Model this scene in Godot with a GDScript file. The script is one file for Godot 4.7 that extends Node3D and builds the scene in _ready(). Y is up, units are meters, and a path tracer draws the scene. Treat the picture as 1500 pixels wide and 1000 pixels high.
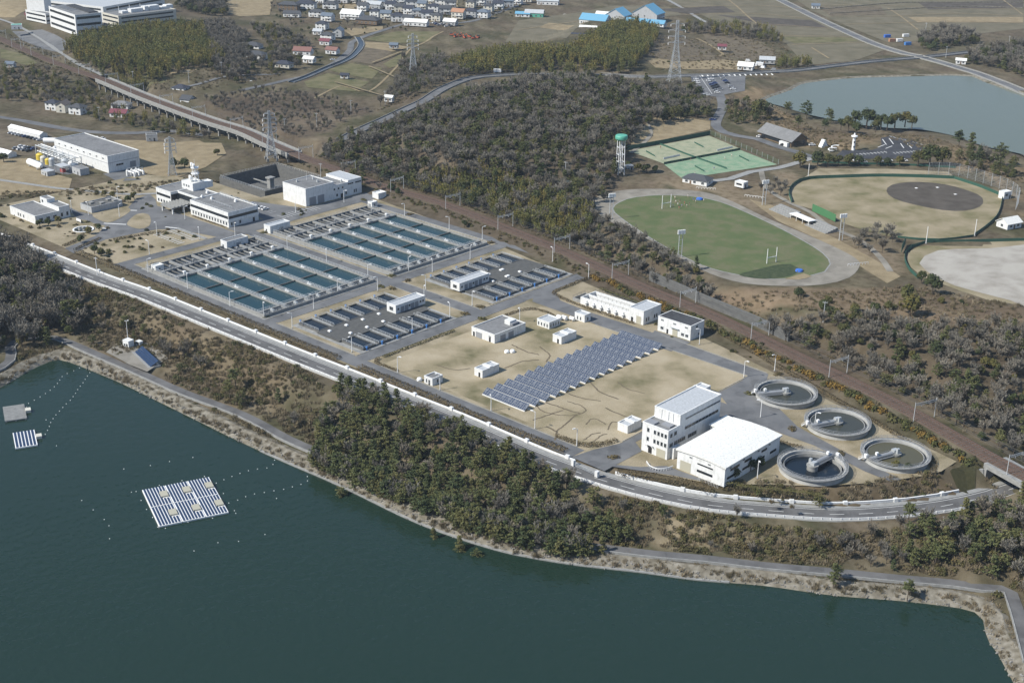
extends Node3D
# A waterworks beside a reservoir, seen from the air. Metres, y up. The works are laid out on their own
# square grid: ab(a, b) turns works coordinates (a runs south-east, b runs south-west) into the world.

const YAW := 0.737605
const LAKE := -11.0
var M := {}
var used := {}
var rng := RandomNumberGenerator.new()
var zones := []
var lines := []
var gx := []
var gz := []
var gh := PackedFloat32Array()
var marks := []
var solids := []
var tints := []
var noise := FastNoiseLite.new()
var noise2 := FastNoiseLite.new()


func _ready():
	rng.seed = 11
	set_camera_and_light()
	make_materials()
	make_zones()
	make_terrain()
	make_roads()
	make_railway()
	make_plant_ground()
	make_plant()
	make_sports()
	make_town()
	make_lake_things()
	make_vegetation()
	make_small_things()


func set_camera_and_light():
	var cam := Camera3D.new()
	cam.name = "camera"
	add_child(cam)
	cam.transform = Transform3D(Basis(Vector3(0.999894, 0.013464, -0.005551), Vector3(-0.014563, 0.924395, -0.381158), Vector3(0, 0.381199, 0.924493)), Vector3(0, 220, 0))
	cam.fov = 27.99
	cam.near = 1.0
	cam.far = 12000.0
	cam.current = true
	var sky := ProceduralSkyMaterial.new()
	sky.sky_top_color = Color(0.38, 0.5, 0.66)
	sky.sky_horizon_color = Color(0.7, 0.76, 0.8)
	sky.sky_curve = 0.12
	sky.ground_bottom_color = Color(0.22, 0.24, 0.22)
	sky.ground_horizon_color = Color(0.55, 0.60, 0.64)
	sky.sun_angle_max = 2.0
	var s := Sky.new()
	s.sky_material = sky
	var e := Environment.new()
	e.background_mode = Environment.BG_SKY
	e.sky = s
	e.background_energy_multiplier = 0.95
	e.tonemap_mode = Environment.TONE_MAPPER_LINEAR
	e.tonemap_exposure = 1.3
	e.fog_enabled = true
	e.fog_density = 0.00006
	e.fog_light_color = Color(0.74, 0.8, 0.86)
	e.sdfgi_enabled = true
	e.ssao_enabled = true
	e.ssil_enabled = true
	var w := WorldEnvironment.new()
	w.name = "world_environment"
	w.environment = e
	add_child(w)
	var sun := DirectionalLight3D.new()
	sun.name = "sun"
	sun.light_energy = 1.5
	sun.light_color = Color(1.0, 0.982, 0.945)
	sun.light_angular_distance = 0.5
	sun.shadow_enabled = true
	add_child(sun)
	# the sun stands to the left and a little behind the camera, 42 degrees high
	sun.look_at_from_position(Vector3(-0.93, 0.95, 0.42), Vector3.ZERO, Vector3.UP)


# ---------------------------------------------------------------- helpers
func ab(a: float, b: float, y := 0.0) -> Vector3:
	return Vector3(a * cos(YAW) - b * sin(YAW), y, a * sin(YAW) + b * cos(YAW))


func pts(flat: Array, h: float) -> PackedVector3Array:
	var o := PackedVector3Array()
	for i in range(0, flat.size(), 2):
		o.append(Vector3(flat[i], h, flat[i + 1]))
	return o


func pts3(flat: Array) -> PackedVector3Array:
	var o := PackedVector3Array()
	for i in range(0, flat.size(), 3):
		o.append(Vector3(flat[i], flat[i + 1], flat[i + 2]))
	return o


func abs_pts(flat: Array, h := 0.0) -> PackedVector3Array:
	var o := PackedVector3Array()
	for i in range(0, flat.size(), 2):
		o.append(ab(flat[i], flat[i + 1], h))
	return o


func flat2(p: PackedVector3Array) -> PackedVector2Array:
	var o := PackedVector2Array()
	for v in p:
		o.append(Vector2(v.x, v.z))
	return o


func numbered(called: String) -> String:
	var n: int = used.get(called, 0)
	used[called] = n + 1
	return called if n == 0 else "%s_%03d" % [called, n]


func thing(called: String, label: String, category: String, at := Vector3.ZERO, turn := 0.0, group := "") -> Node3D:
	var o := Node3D.new()
	o.name = numbered(called)
	add_child(o)
	o.position = at
	o.rotation.y = turn
	tag(o, label, category, group)
	return o


func tag(o: Node, label: String, category: String, group := "") -> void:
	o.set_meta("label", label)
	o.set_meta("category", category)
	if group:
		o.set_meta("group", group)


func copy(o: Node3D, at: Vector3, turn: float, label: String, group := "") -> Node3D:
	var c: Node3D = o.duplicate()
	var base: String = o.get_meta("base") if o.has_meta("base") else String(o.name)
	c.name = numbered(base)
	add_child(c)
	c.position = at
	c.rotation.y = turn
	c.set_meta("label", label)
	if group:
		c.set_meta("group", group)
	return c


func tool() -> SurfaceTool:
	var st := SurfaceTool.new()
	st.begin(Mesh.PRIMITIVE_TRIANGLES)
	return st


func obj(called: String, st: SurfaceTool, m: Material, parent: Node = self, at := Vector3.ZERO, turn := 0.0) -> MeshInstance3D:
	var o := MeshInstance3D.new()
	o.mesh = st.commit()
	o.material_override = null
	if o.mesh.get_surface_count():
		o.mesh.surface_set_material(0, m)
	o.name = numbered(called) if parent == self else called
	o.position = at
	o.rotation.y = turn
	parent.add_child(o, true)
	return o


func struct(called: String, st: SurfaceTool, m: Material) -> MeshInstance3D:
	var o := obj(called, st, m)
	o.set_meta("kind", "structure")
	return o


func tri(st: SurfaceTool, a: Vector3, b: Vector3, c: Vector3) -> void:
	st.set_normal((c - a).cross(b - a).normalized())
	st.add_vertex(a)
	st.add_vertex(b)
	st.add_vertex(c)


# corners run clockwise as seen from the front
func quad(st: SurfaceTool, a: Vector3, b: Vector3, c: Vector3, d: Vector3) -> void:
	tri(st, a, b, c)
	tri(st, a, c, d)


# a box from its centre, size and turn about y
func box(st: SurfaceTool, c: Vector3, s: Vector3, turn := 0.0) -> void:
	obox(st, c, Basis(Vector3.UP, turn), s)


func obox(st: SurfaceTool, c: Vector3, b: Basis, s: Vector3) -> void:
	var x := b.x * s.x * 0.5
	var y := b.y * s.y * 0.5
	var z := b.z * s.z * 0.5
	quad(st, c - x + y - z, c + x + y - z, c + x + y + z, c - x + y + z)
	quad(st, c - x - y + z, c + x - y + z, c + x - y - z, c - x - y - z)
	quad(st, c - x + y + z, c + x + y + z, c + x - y + z, c - x - y + z)
	quad(st, c + x + y - z, c - x + y - z, c - x - y - z, c + x - y - z)
	quad(st, c + x + y + z, c + x + y - z, c + x - y - z, c + x - y + z)
	quad(st, c - x + y - z, c - x + y + z, c - x - y + z, c - x - y - z)


# a box given by its lowest and highest corner
func bx(st: SurfaceTool, x0: float, y0: float, z0: float, x1: float, y1: float, z1: float) -> void:
	box(st, Vector3((x0 + x1) / 2, (y0 + y1) / 2, (z0 + z1) / 2), Vector3(absf(x1 - x0), absf(y1 - y0), absf(z1 - z0)))


# a bar between two points
func bar(st: SurfaceTool, p: Vector3, q: Vector3, w: float, h := 0.0) -> void:
	var d := q - p
	if d.length() < 0.001:
		return
	var z := d.normalized()
	var x := (Vector3.UP if absf(z.y) < 0.95 else Vector3.RIGHT).cross(z).normalized()
	obox(st, (p + q) / 2, Basis(x, z.cross(x), z), Vector3(w, h if h > 0 else w, d.length()))


# a round, tapering tube
func tube(st: SurfaceTool, p: Vector3, q: Vector3, r0: float, r1: float, n := 8, caps := true) -> void:
	var z := (q - p).normalized()
	var x := (Vector3.UP if absf(z.y) < 0.95 else Vector3.RIGHT).cross(z).normalized()
	var y := z.cross(x)
	for i in n:
		var a := TAU * i / n
		var b := TAU * (i + 1) / n
		var u := x * cos(a) + y * sin(a)
		var v := x * cos(b) + y * sin(b)
		var k := [p + u * r0, p + v * r0, q + v * r1, q + u * r1]
		for t in [[0, 2, 1], [0, 3, 2]]:
			for j in t:
				st.set_normal(u if j == 0 or j == 3 else v)
				st.add_vertex(k[j])
		if caps:
			if r1 > 0.0:
				tri(st, q, q + v * r1, q + u * r1)
			if r0 > 0.0:
				tri(st, p, p + u * r0, p + v * r0)


# a lathed shape: profile of (radius, height) pairs from the bottom up
func lathe(st: SurfaceTool, c: Vector3, prof: Array, n := 32) -> void:
	for k in prof.size() - 1:
		var p: Vector2 = prof[k]
		var q: Vector2 = prof[k + 1]
		if p.distance_to(q) < 0.0001:
			continue
		var nr := Vector2(q.y - p.y, p.x - q.x).normalized()
		for i in n:
			var a := TAU * i / n
			var b := TAU * (i + 1) / n
			var u := Vector3(cos(a), 0, sin(a))
			var v := Vector3(cos(b), 0, sin(b))
			var nu := u * nr.x + Vector3.UP * nr.y
			var nv := v * nr.x + Vector3.UP * nr.y
			var k4 := [c + u * p.x + Vector3.UP * p.y, c + v * p.x + Vector3.UP * p.y, c + v * q.x + Vector3.UP * q.y, c + u * q.x + Vector3.UP * q.y]
			var nn := [nu, nv, nv, nu]
			for t in [[0, 1, 2], [0, 2, 3]]:
				for j in t:
					st.set_normal(nn[j])
					st.add_vertex(k4[j])


func fan(st: SurfaceTool, p: PackedVector3Array) -> void:
	var f := flat2(p)
	var idx := Geometry2D.triangulate_polygon(f)
	for i in range(0, idx.size(), 3):
		var a := p[idx[i]]
		var b := p[idx[i + 1]]
		var c := p[idx[i + 2]]
		if (c - a).cross(b - a).y < 0:
			tri(st, a, c, b)
		else:
			tri(st, a, b, c)


# a flat sheet of ground
func sheet(called: String, p: PackedVector3Array, lift: float, m: Material) -> MeshInstance3D:
	var st := tool()
	var q := PackedVector3Array()
	for v in p:
		q.append(v + Vector3.UP * lift)
	fan(st, q)
	return struct(called, st, m)


# a sheet that follows the ground, cut along the terrain's own grid
func drape(called: String, p: PackedVector3Array, lift: float, m: Material) -> void:
	var st := tool()
	var f := flat2(p)
	var lo := f[0]
	var hi := f[0]
	for v in f:
		lo = lo.min(v)
		hi = hi.max(v)
	for j in gz.size() - 1:
		if gz[j + 1] < lo.y or gz[j] > hi.y:
			continue
		for i in gx.size() - 1:
			if gx[i + 1] < lo.x or gx[i] > hi.x:
				continue
			for t in [[0, 0, 1, 0, 1, 1], [0, 0, 1, 1, 0, 1]]:
				var cell := PackedVector2Array()
				for k in 3:
					cell.append(Vector2(gx[i + t[k * 2]], gz[j + t[k * 2 + 1]]))
				for piece in Geometry2D.intersect_polygons(f, cell):
					var q := PackedVector3Array()
					for v in piece:
						q.append(Vector3(v.x, height_at(v.x, v.y) + lift, v.y))
					fan(st, q)
	struct(called, st, m)


func smooth(p: PackedVector3Array, step := 6.0, closed := false) -> PackedVector3Array:
	var o := PackedVector3Array()
	var n := p.size()
	for i in (n if closed else n - 1):
		var a := p[(i - 1 + n) % n] if closed or i > 0 else p[0] * 2.0 - p[1]
		var b := p[i]
		var c := p[(i + 1) % n]
		var d := p[(i + 2) % n] if closed or i + 2 < n else c * 2.0 - b
		var k := maxi(1, int(b.distance_to(c) / step))
		for j in k:
			o.append(b.cubic_interpolate(c, a, d, float(j) / k))
	if not closed:
		o.append(p[n - 1])
	return o


# sideways direction (to the right of travel) at each point of a line
func sides(p: PackedVector3Array, closed := false) -> PackedVector3Array:
	var o := PackedVector3Array()
	var n := p.size()
	for i in n:
		var a := p[(i - 1 + n) % n] if closed else p[maxi(i - 1, 0)]
		var b := p[(i + 1) % n] if closed else p[mini(i + 1, n - 1)]
		var d := b - a
		d.y = 0
		d = d.normalized()
		o.append(Vector3(-d.z, 0, d.x))
	return o


func offset_line(p: PackedVector3Array, off: float, lift := 0.0, closed := false) -> PackedVector3Array:
	var s := sides(p, closed)
	var o := PackedVector3Array()
	for i in p.size():
		o.append(p[i] + s[i] * off + Vector3.UP * lift)
	return o


# a strip of ground along a line, from offset l to offset r (right is positive)
func ribbon(st: SurfaceTool, p: PackedVector3Array, l: float, r: float, ll := 0.0, rl := 0.0, closed := false) -> void:
	var s := sides(p, closed)
	var n := p.size()
	for i in (n if closed else n - 1):
		var j := (i + 1) % n
		quad(st, p[i] + s[i] * l + Vector3.UP * ll, p[j] + s[j] * l + Vector3.UP * ll, p[j] + s[j] * r + Vector3.UP * rl, p[i] + s[i] * r + Vector3.UP * rl)


# an upright wall along a line
func wall(st: SurfaceTool, p: PackedVector3Array, off: float, w: float, y0: float, y1: float, closed := false) -> void:
	ribbon(st, p, off - w / 2, off + w / 2, y1, y1, closed)
	var s := sides(p, closed)
	var n := p.size()
	for i in (n if closed else n - 1):
		var j := (i + 1) % n
		for e: float in [-1.0, 1.0]:
			var a := p[i] + s[i] * (off + e * w / 2)
			var b := p[j] + s[j] * (off + e * w / 2)
			if e > 0:
				quad(st, a + Vector3.UP * y1, b + Vector3.UP * y1, b + Vector3.UP * y0, a + Vector3.UP * y0)
			else:
				quad(st, b + Vector3.UP * y1, a + Vector3.UP * y1, a + Vector3.UP * y0, b + Vector3.UP * y0)
	if not closed:
		for i in [0, n - 1]:
			var c := p[i] + s[i] * off
			var d := s[i].cross(Vector3.UP)
			obox(st, c + Vector3.UP * (y0 + y1) / 2, Basis(s[i], Vector3.UP, d), Vector3(w - 0.01, y1 - y0 - 0.01, 0.02))


# points at even spacing along a line: [position, direction]
func along(p: PackedVector3Array, step: float, start := 0.0) -> Array:
	var o := []
	var left := start
	for i in p.size() - 1:
		var d := p[i].distance_to(p[i + 1])
		while left < d:
			o.append([p[i].lerp(p[i + 1], left / d), (p[i + 1] - p[i]).normalized()])
			left += step
		left -= d
	return o


func rect(c: Vector3, hx: float, hz: float, turn := 0.0) -> PackedVector3Array:
	var b := Basis(Vector3.UP, turn)
	return PackedVector3Array([c + b * Vector3(-hx, 0, -hz), c + b * Vector3(hx, 0, -hz), c + b * Vector3(hx, 0, hz), c + b * Vector3(-hx, 0, hz)])


func ab_rect(a0: float, b0: float, a1: float, b1: float, h := 0.0) -> PackedVector3Array:
	return abs_pts([a0, b0, a1, b0, a1, b1, a0, b1], h)


# ---------------------------------------------------------------- materials
func mat(called: String, r: float, g: float, b: float, rough := 0.8, metal := 0.0) -> StandardMaterial3D:
	var m := StandardMaterial3D.new()
	m.resource_name = called
	m.albedo_color = Color(r, g, b).linear_to_srgb()
	m.roughness = rough
	m.metallic = metal
	M[called] = m
	return m


func ramp(cols: Array) -> Gradient:
	var g := Gradient.new()
	var o := PackedFloat32Array()
	var c := PackedColorArray()
	for i in cols.size():
		o.append(float(i) / (cols.size() - 1))
		c.append(Color(cols[i][0], cols[i][1], cols[i][2]).linear_to_srgb())
	g.offsets = o
	g.colors = c
	return g


func noise_tex(freq: float, cols: Array, sd: int, size := 512, oct := 5, gain := 0.55) -> NoiseTexture2D:
	var n := FastNoiseLite.new()
	n.seed = sd
	n.noise_type = FastNoiseLite.TYPE_SIMPLEX_SMOOTH
	n.frequency = freq
	n.fractal_octaves = oct
	n.fractal_gain = gain
	var t := NoiseTexture2D.new()
	t.width = size
	t.height = size
	t.seamless = true
	t.noise = n
	t.color_ramp = ramp(cols)
	return t


# a ground surface: broad patches of colour, with a finer speckle multiplied over it
func ground_mat(called: String, cols: Array, metres: float, freq: float, sd: int, rough := 0.95, fine := 9.0) -> StandardMaterial3D:
	var m := StandardMaterial3D.new()
	m.resource_name = called
	m.roughness = rough
	m.metallic_specular = 0.2
	m.albedo_texture = noise_tex(freq, cols, sd, 1024 if metres > 100 else 512)
	m.uv1_triplanar = true
	m.uv1_world_triplanar = true
	m.uv1_scale = Vector3.ONE / metres
	m.detail_enabled = true
	m.detail_blend_mode = BaseMaterial3D.BLEND_MODE_MUL
	m.detail_uv_layer = BaseMaterial3D.DETAIL_UV_2
	m.detail_albedo = M.speckle
	m.uv2_triplanar = true
	m.uv2_world_triplanar = true
	m.uv2_scale = Vector3.ONE / fine
	M[called] = m
	return m


func make_materials():
	M.speckle = noise_tex(0.03, [[0.45, 0.45, 0.45], [0.86, 0.86, 0.86], [1, 1, 1], [1, 1, 1]], 3, 512, 4, 0.7)
	var patches := FastNoiseLite.new()
	patches.seed = 6
	patches.noise_type = FastNoiseLite.TYPE_CELLULAR
	patches.cellular_return_type = FastNoiseLite.RETURN_CELL_VALUE
	patches.cellular_distance_function = FastNoiseLite.DISTANCE_MANHATTAN
	patches.frequency = 0.02
	patches.fractal_octaves = 2
	var patch := NoiseTexture2D.new()
	patch.width = 512
	patch.height = 512
	patch.seamless = true
	patch.noise = patches
	patch.color_ramp = ramp([[0.7, 0.7, 0.7], [0.9, 0.9, 0.9], [0.95, 0.95, 0.95], [1, 1, 1]])
	M.patch = patch
	M.wear = noise_tex(0.012, [[0.6, 0.59, 0.57], [0.84, 0.84, 0.83], [0.97, 0.97, 0.97], [1, 1, 1], [1, 1, 1]], 5, 512, 5)
	ground_mat("lawn", [[0.13, 0.12, 0.065], [0.23, 0.195, 0.125], [0.3, 0.255, 0.175], [0.36, 0.305, 0.215], [0.26, 0.225, 0.145]], 150, 0.007, 21)
	ground_mat("meadow", [[0.12, 0.115, 0.06], [0.25, 0.215, 0.135], [0.35, 0.295, 0.2], [0.41, 0.35, 0.25], [0.36, 0.305, 0.21]], 170, 0.005, 22)
	ground_mat("soil", [[0.09, 0.077, 0.055], [0.13, 0.108, 0.077], [0.17, 0.14, 0.1], [0.14, 0.125, 0.08]], 120, 0.01, 23)
	ground_mat("paddy", [[0.115, 0.105, 0.075], [0.15, 0.135, 0.092], [0.175, 0.155, 0.11], [0.2, 0.178, 0.128]], 160, 0.006, 24)
	ground_mat("paddy_green", [[0.09, 0.1, 0.045], [0.13, 0.125, 0.065], [0.17, 0.155, 0.085], [0.2, 0.175, 0.11]], 90, 0.012, 25)
	ground_mat("straw", [[0.22, 0.175, 0.11], [0.28, 0.225, 0.14], [0.34, 0.28, 0.185]], 70, 0.014, 26)
	ground_mat("turf", [[0.088, 0.12, 0.052], [0.104, 0.134, 0.06], [0.122, 0.142, 0.068], [0.15, 0.152, 0.086], [0.112, 0.134, 0.062]], 120, 0.008, 27)
	ground_mat("practice", [[0.04, 0.058, 0.032], [0.06, 0.078, 0.042], [0.085, 0.1, 0.055]], 30, 0.02, 45)
	ground_mat("hedge_slope", [[0.03, 0.03, 0.015], [0.05, 0.048, 0.024], [0.07, 0.065, 0.034]], 20, 0.03, 47, 0.95, 3.0)
	ground_mat("court_pale", [[0.22, 0.25, 0.17], [0.3, 0.32, 0.22], [0.35, 0.355, 0.25], [0.38, 0.365, 0.24]], 60, 0.016, 28)
	ground_mat("court_green", [[0.15, 0.26, 0.17], [0.21, 0.32, 0.21], [0.27, 0.35, 0.24], [0.32, 0.35, 0.25]], 60, 0.016, 29)
	ground_mat("outfield", [[0.125, 0.125, 0.06], [0.23, 0.2, 0.12], [0.3, 0.255, 0.17], [0.36, 0.305, 0.21]], 200, 0.009, 30)
	ground_mat("infield", [[0.075, 0.065, 0.055], [0.1, 0.088, 0.075], [0.125, 0.11, 0.095]], 60, 0.01, 31)
	ground_mat("gravel", [[0.2, 0.185, 0.155], [0.26, 0.24, 0.205], [0.31, 0.29, 0.25]], 80, 0.012, 32)
	ground_mat("dirt", [[0.29, 0.265, 0.225], [0.36, 0.335, 0.295], [0.42, 0.395, 0.35], [0.4, 0.375, 0.33]], 120, 0.008, 33)
	ground_mat("bank", [[0.08, 0.072, 0.05], [0.16, 0.142, 0.108], [0.26, 0.238, 0.195], [0.36, 0.34, 0.295]], 40, 0.02, 34, 0.95, 3.0)
	ground_mat("red_soil", [[0.16, 0.105, 0.065], [0.22, 0.15, 0.095], [0.28, 0.2, 0.13]], 70, 0.014, 35)
	ground_mat("asphalt", [[0.115, 0.118, 0.124], [0.145, 0.148, 0.153], [0.17, 0.172, 0.176], [0.195, 0.195, 0.195]], 90, 0.009, 36, 0.9, 5.0)
	ground_mat("asphalt_dark", [[0.05, 0.052, 0.06], [0.065, 0.067, 0.075], [0.08, 0.082, 0.088]], 60, 0.012, 37, 0.9, 5.0)
	ground_mat("road_asphalt", [[0.11, 0.108, 0.108], [0.14, 0.138, 0.137], [0.165, 0.162, 0.16]], 70, 0.012, 41, 0.9, 5.0)
	ground_mat("pavement", [[0.24, 0.24, 0.235], [0.3, 0.3, 0.29], [0.35, 0.35, 0.338]], 30, 0.02, 38, 0.9, 4.0)
	ground_mat("ballast", [[0.08, 0.058, 0.046], [0.11, 0.08, 0.063], [0.14, 0.105, 0.085]], 40, 0.02, 39, 0.95, 2.0)
	ground_mat("concrete", [[0.2, 0.2, 0.192], [0.27, 0.27, 0.26], [0.33, 0.33, 0.318], [0.38, 0.378, 0.365]], 26, 0.02, 40, 0.85, 5.0)
	ground_mat("light_concrete", [[0.36, 0.36, 0.35], [0.46, 0.46, 0.445], [0.52, 0.52, 0.5]], 26, 0.02, 46, 0.85, 5.0)
	ground_mat("deck_grey", [[0.085, 0.086, 0.084], [0.11, 0.111, 0.108], [0.135, 0.135, 0.13]], 24, 0.02, 48, 0.9, 4.0)
	ground_mat("dark_concrete", [[0.1, 0.1, 0.097], [0.14, 0.14, 0.135], [0.19, 0.187, 0.18]], 24, 0.02, 42, 0.9, 4.0)
	ground_mat("roof_grey", [[0.17, 0.172, 0.175], [0.21, 0.212, 0.215], [0.25, 0.252, 0.255]], 22, 0.02, 43, 0.9, 4.0)
	ground_mat("roof_dark", [[0.055, 0.057, 0.062], [0.07, 0.072, 0.078], [0.09, 0.092, 0.098]], 18, 0.02, 44, 0.75, 3.0)
	for k in ["asphalt", "road_asphalt", "asphalt_dark", "roof_grey", "roof_dark", "gravel"]:
		M[k].detail_albedo = M.patch
		M[k].uv2_scale = Vector3.ONE / (60.0 if k != "gravel" else 90.0)
	for w in [["white_wall", 0.70, 0.705, 0.70], ["cream_wall", 0.6, 0.575, 0.5], ["grey_wall", 0.42, 0.43, 0.44], ["roof_white", 0.74, 0.735, 0.70], ["roof_light", 0.44, 0.46, 0.48]]:
		var m := mat(w[0], w[1], w[2], w[3], 0.75)
		m.albedo_texture = M.wear
		m.uv1_triplanar = true
		m.uv1_world_triplanar = true
		m.uv1_scale = Vector3(1.0 / 7.0, 1.0 / 26.0, 1.0 / 7.0)
	mat("white_paint", 0.78, 0.78, 0.77, 0.55)
	mat("line_paint", 0.62, 0.62, 0.6, 0.8)
	mat("duct_grey", 0.3, 0.31, 0.32, 0.5, 0.2)
	mat("steel", 0.48, 0.5, 0.51, 0.5, 0.3)
	mat("rail_steel", 0.55, 0.57, 0.58, 0.5, 0.2)
	mat("dark_steel", 0.13, 0.14, 0.15, 0.5, 0.3)
	mat("rust_rail", 0.16, 0.1, 0.075, 0.6, 0.3)
	mat("glass", 0.02, 0.025, 0.03, 0.12)
	mat("shutter", 0.4, 0.38, 0.3, 0.6)
	mat("grey_shutter", 0.24, 0.25, 0.27, 0.6)
	mat("blue", 0.06, 0.2, 0.5, 0.5)
	mat("blue_roof", 0.13, 0.33, 0.48, 0.6)
	mat("green_paint", 0.1, 0.38, 0.28, 0.5)
	mat("fence_green", 0.025, 0.085, 0.06, 0.7)
	mat("net_green", 0.055, 0.17, 0.07, 0.8)
	mat("red_roof", 0.2, 0.1, 0.082, 0.8)
	mat("maroon_roof", 0.16, 0.045, 0.06, 0.8)
	mat("orange_roof", 0.38, 0.2, 0.12, 0.8)
	mat("navy_roof", 0.035, 0.04, 0.058, 0.9)
	mat("tile_roof", 0.06, 0.064, 0.072, 0.9)
	mat("brown_roof", 0.14, 0.115, 0.1, 0.8)
	mat("slate_blue", 0.12, 0.15, 0.19, 0.9)
	mat("wood", 0.16, 0.11, 0.07, 0.8)
	mat("bark", 0.1, 0.08, 0.062, 0.9)
	mat("red", 0.4, 0.06, 0.05, 0.6)
	mat("orange_red", 0.5, 0.12, 0.06, 0.7)
	mat("yellow", 0.6, 0.45, 0.05, 0.6)
	mat("tyre", 0.02, 0.02, 0.02, 0.9)
	mat("black", 0.02, 0.02, 0.022, 0.5)
	mat("skin", 0.4, 0.26, 0.18, 0.7)
	mat("tarp_blue", 0.04, 0.14, 0.5, 0.6)
	var cell := mat("solar_cell", 0.022, 0.04, 0.085, 0.25)
	cell.metallic_specular = 0.5
	var wn := FastNoiseLite.new()
	wn.seed = 9
	wn.frequency = 0.05
	wn.fractal_octaves = 4
	var wt := NoiseTexture2D.new()
	wt.width = 1024
	wt.height = 1024
	wt.seamless = true
	wt.as_normal_map = true
	wt.bump_strength = 3.0
	wt.noise = wn
	for w in [["lake_water", 0.013, 0.029, 0.02, 0.2, 220.0], ["pond_water", 0.115, 0.135, 0.1, 0.1, 25.0], ["basin_water", 0.011, 0.04, 0.048, 0.06, 12.0], ["filter_water", 0.008, 0.014, 0.022, 0.08, 9.0], ["clarifier_water", 0.048, 0.05, 0.04, 0.1, 9.0], ["muddy_water", 0.085, 0.078, 0.045, 0.1, 9.0]]:
		var m := mat(w[0], w[1], w[2], w[3], w[4])
		m.normal_enabled = true
		m.normal_texture = wt
		m.normal_scale = 0.2
		m.metallic_specular = 0.36
		m.uv1_triplanar = true
		m.uv1_world_triplanar = true
		m.uv1_scale = Vector3.ONE / w[5]
		if w[5] > 100.0:
			m.roughness_texture = noise_tex(0.006, [[0.15, 0.15, 0.15], [0.3, 0.3, 0.3], [0.75, 0.75, 0.75], [1, 1, 1]], 14, 1024, 4)
			m.roughness_texture_channel = BaseMaterial3D.TEXTURE_CHANNEL_RED
			m.normal_scale = 0.2
	for v in [["leaf", 1.0, 1.0, 1.0], ["pine_leaf", 0.052, 0.066, 0.028], ["pine_olive", 0.085, 0.09, 0.034], ["pine_dark", 0.036, 0.05, 0.024], ["round_leaf", 0.09, 0.095, 0.036], ["round_dark", 0.034, 0.043, 0.018], ["hedge_leaf", 0.105, 0.1, 0.042], ["hedge_brown", 0.125, 0.1, 0.058], ["gold_leaf", 0.19, 0.125, 0.036], ["twig", 0.15, 0.125, 0.108], ["twig_pale", 0.21, 0.18, 0.15]]:
		var m := mat(v[0], v[1], v[2], v[3], 0.85)
		m.vertex_color_use_as_albedo = true
		m.metallic_specular = 0.25
		m.backlight_enabled = true
		m.backlight = Color(0.45, 0.45, 0.45)
	noise.seed = 4
	noise.frequency = 0.012
	noise.fractal_octaves = 4
	noise2.seed = 8
	noise2.frequency = 0.045
	noise2.fractal_octaves = 3


# ---------------------------------------------------------------- terrain
var main_road: PackedVector3Array
var lake_road: PackedVector3Array
var rail: PackedVector3Array
var shore: PackedVector3Array
var far_road: PackedVector3Array
var pond: PackedVector3Array


func zone(p: PackedVector3Array, h: float) -> void:
	var f := flat2(p)
	var lo := f[0]
	var hi := f[0]
	for v in f:
		lo = lo.min(v)
		hi = hi.max(v)
	zones.append([f, h, Rect2(lo, hi - lo)])


func hline(p: PackedVector3Array, half: float) -> void:
	var lo := Vector2(p[0].x, p[0].z)
	var hi := lo
	for v in p:
		lo = lo.min(Vector2(v.x, v.z))
		hi = hi.max(Vector2(v.x, v.z))
	lines.append([p, half, Rect2(lo, hi - lo)])


func box_distance(r: Rect2, p: Vector2) -> float:
	var d := (r.position - p).max(p - r.end).max(Vector2.ZERO)
	return d.length()


func raw_height(p: Vector2) -> float:
	var sw := 0.0
	var sh := 0.0
	for l in lines:
		var far := box_distance(l[2], p)
		if far > 120.0:
			continue
		var q: PackedVector3Array = l[0]
		var best := 1e9
		var h := 0.0
		for i in q.size() - 1:
			var a := Vector2(q[i].x, q[i].z)
			var b := Vector2(q[i + 1].x, q[i + 1].z)
			var c := Geometry2D.get_closest_point_to_segment(p, a, b)
			var e := p.distance_squared_to(c)
			if e < best:
				best = e
				h = lerpf(q[i].y, q[i + 1].y, a.distance_to(c) / maxf(a.distance_to(b), 0.01))
		var d := maxf(sqrt(best) - l[1], 0.0)
		if d == 0.0:
			return h - 0.25
		var w := 1.0 / (d * d * d + 4.0)
		sw += w
		sh += w * h
	for z in zones:
		var far := box_distance(z[2], p)
		var d := 1e9
		if far > 160.0:
			d = far
		else:
			var f: PackedVector2Array = z[0]
			if far == 0.0 and Geometry2D.is_point_in_polygon(p, f):
				return z[1]
			var n := f.size()
			for i in n:
				d = minf(d, p.distance_squared_to(Geometry2D.get_closest_point_to_segment(p, f[i], f[(i + 1) % n])))
			d = sqrt(d)
		var w := 1.0 / (d * d * d + 4.0)
		sw += w
		sh += w * z[1]
	return sh / sw


func height_at(x: float, z: float) -> float:
	var i: int = clampi(gx.bsearch(x) - 1, 0, gx.size() - 2)
	var j: int = clampi(gz.bsearch(z) - 1, 0, gz.size() - 2)
	var u := clampf((x - gx[i]) / (gx[i + 1] - gx[i]), 0, 1)
	var v := clampf((z - gz[j]) / (gz[j + 1] - gz[j]), 0, 1)
	var n := gx.size()
	var a := gh[j * n + i]
	var b := gh[j * n + i + 1]
	var c := gh[(j + 1) * n + i + 1]
	var d := gh[(j + 1) * n + i]
	return a + (b - a) * u + (c - b) * v if u > v else a + (c - d) * u + (d - a) * v


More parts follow.
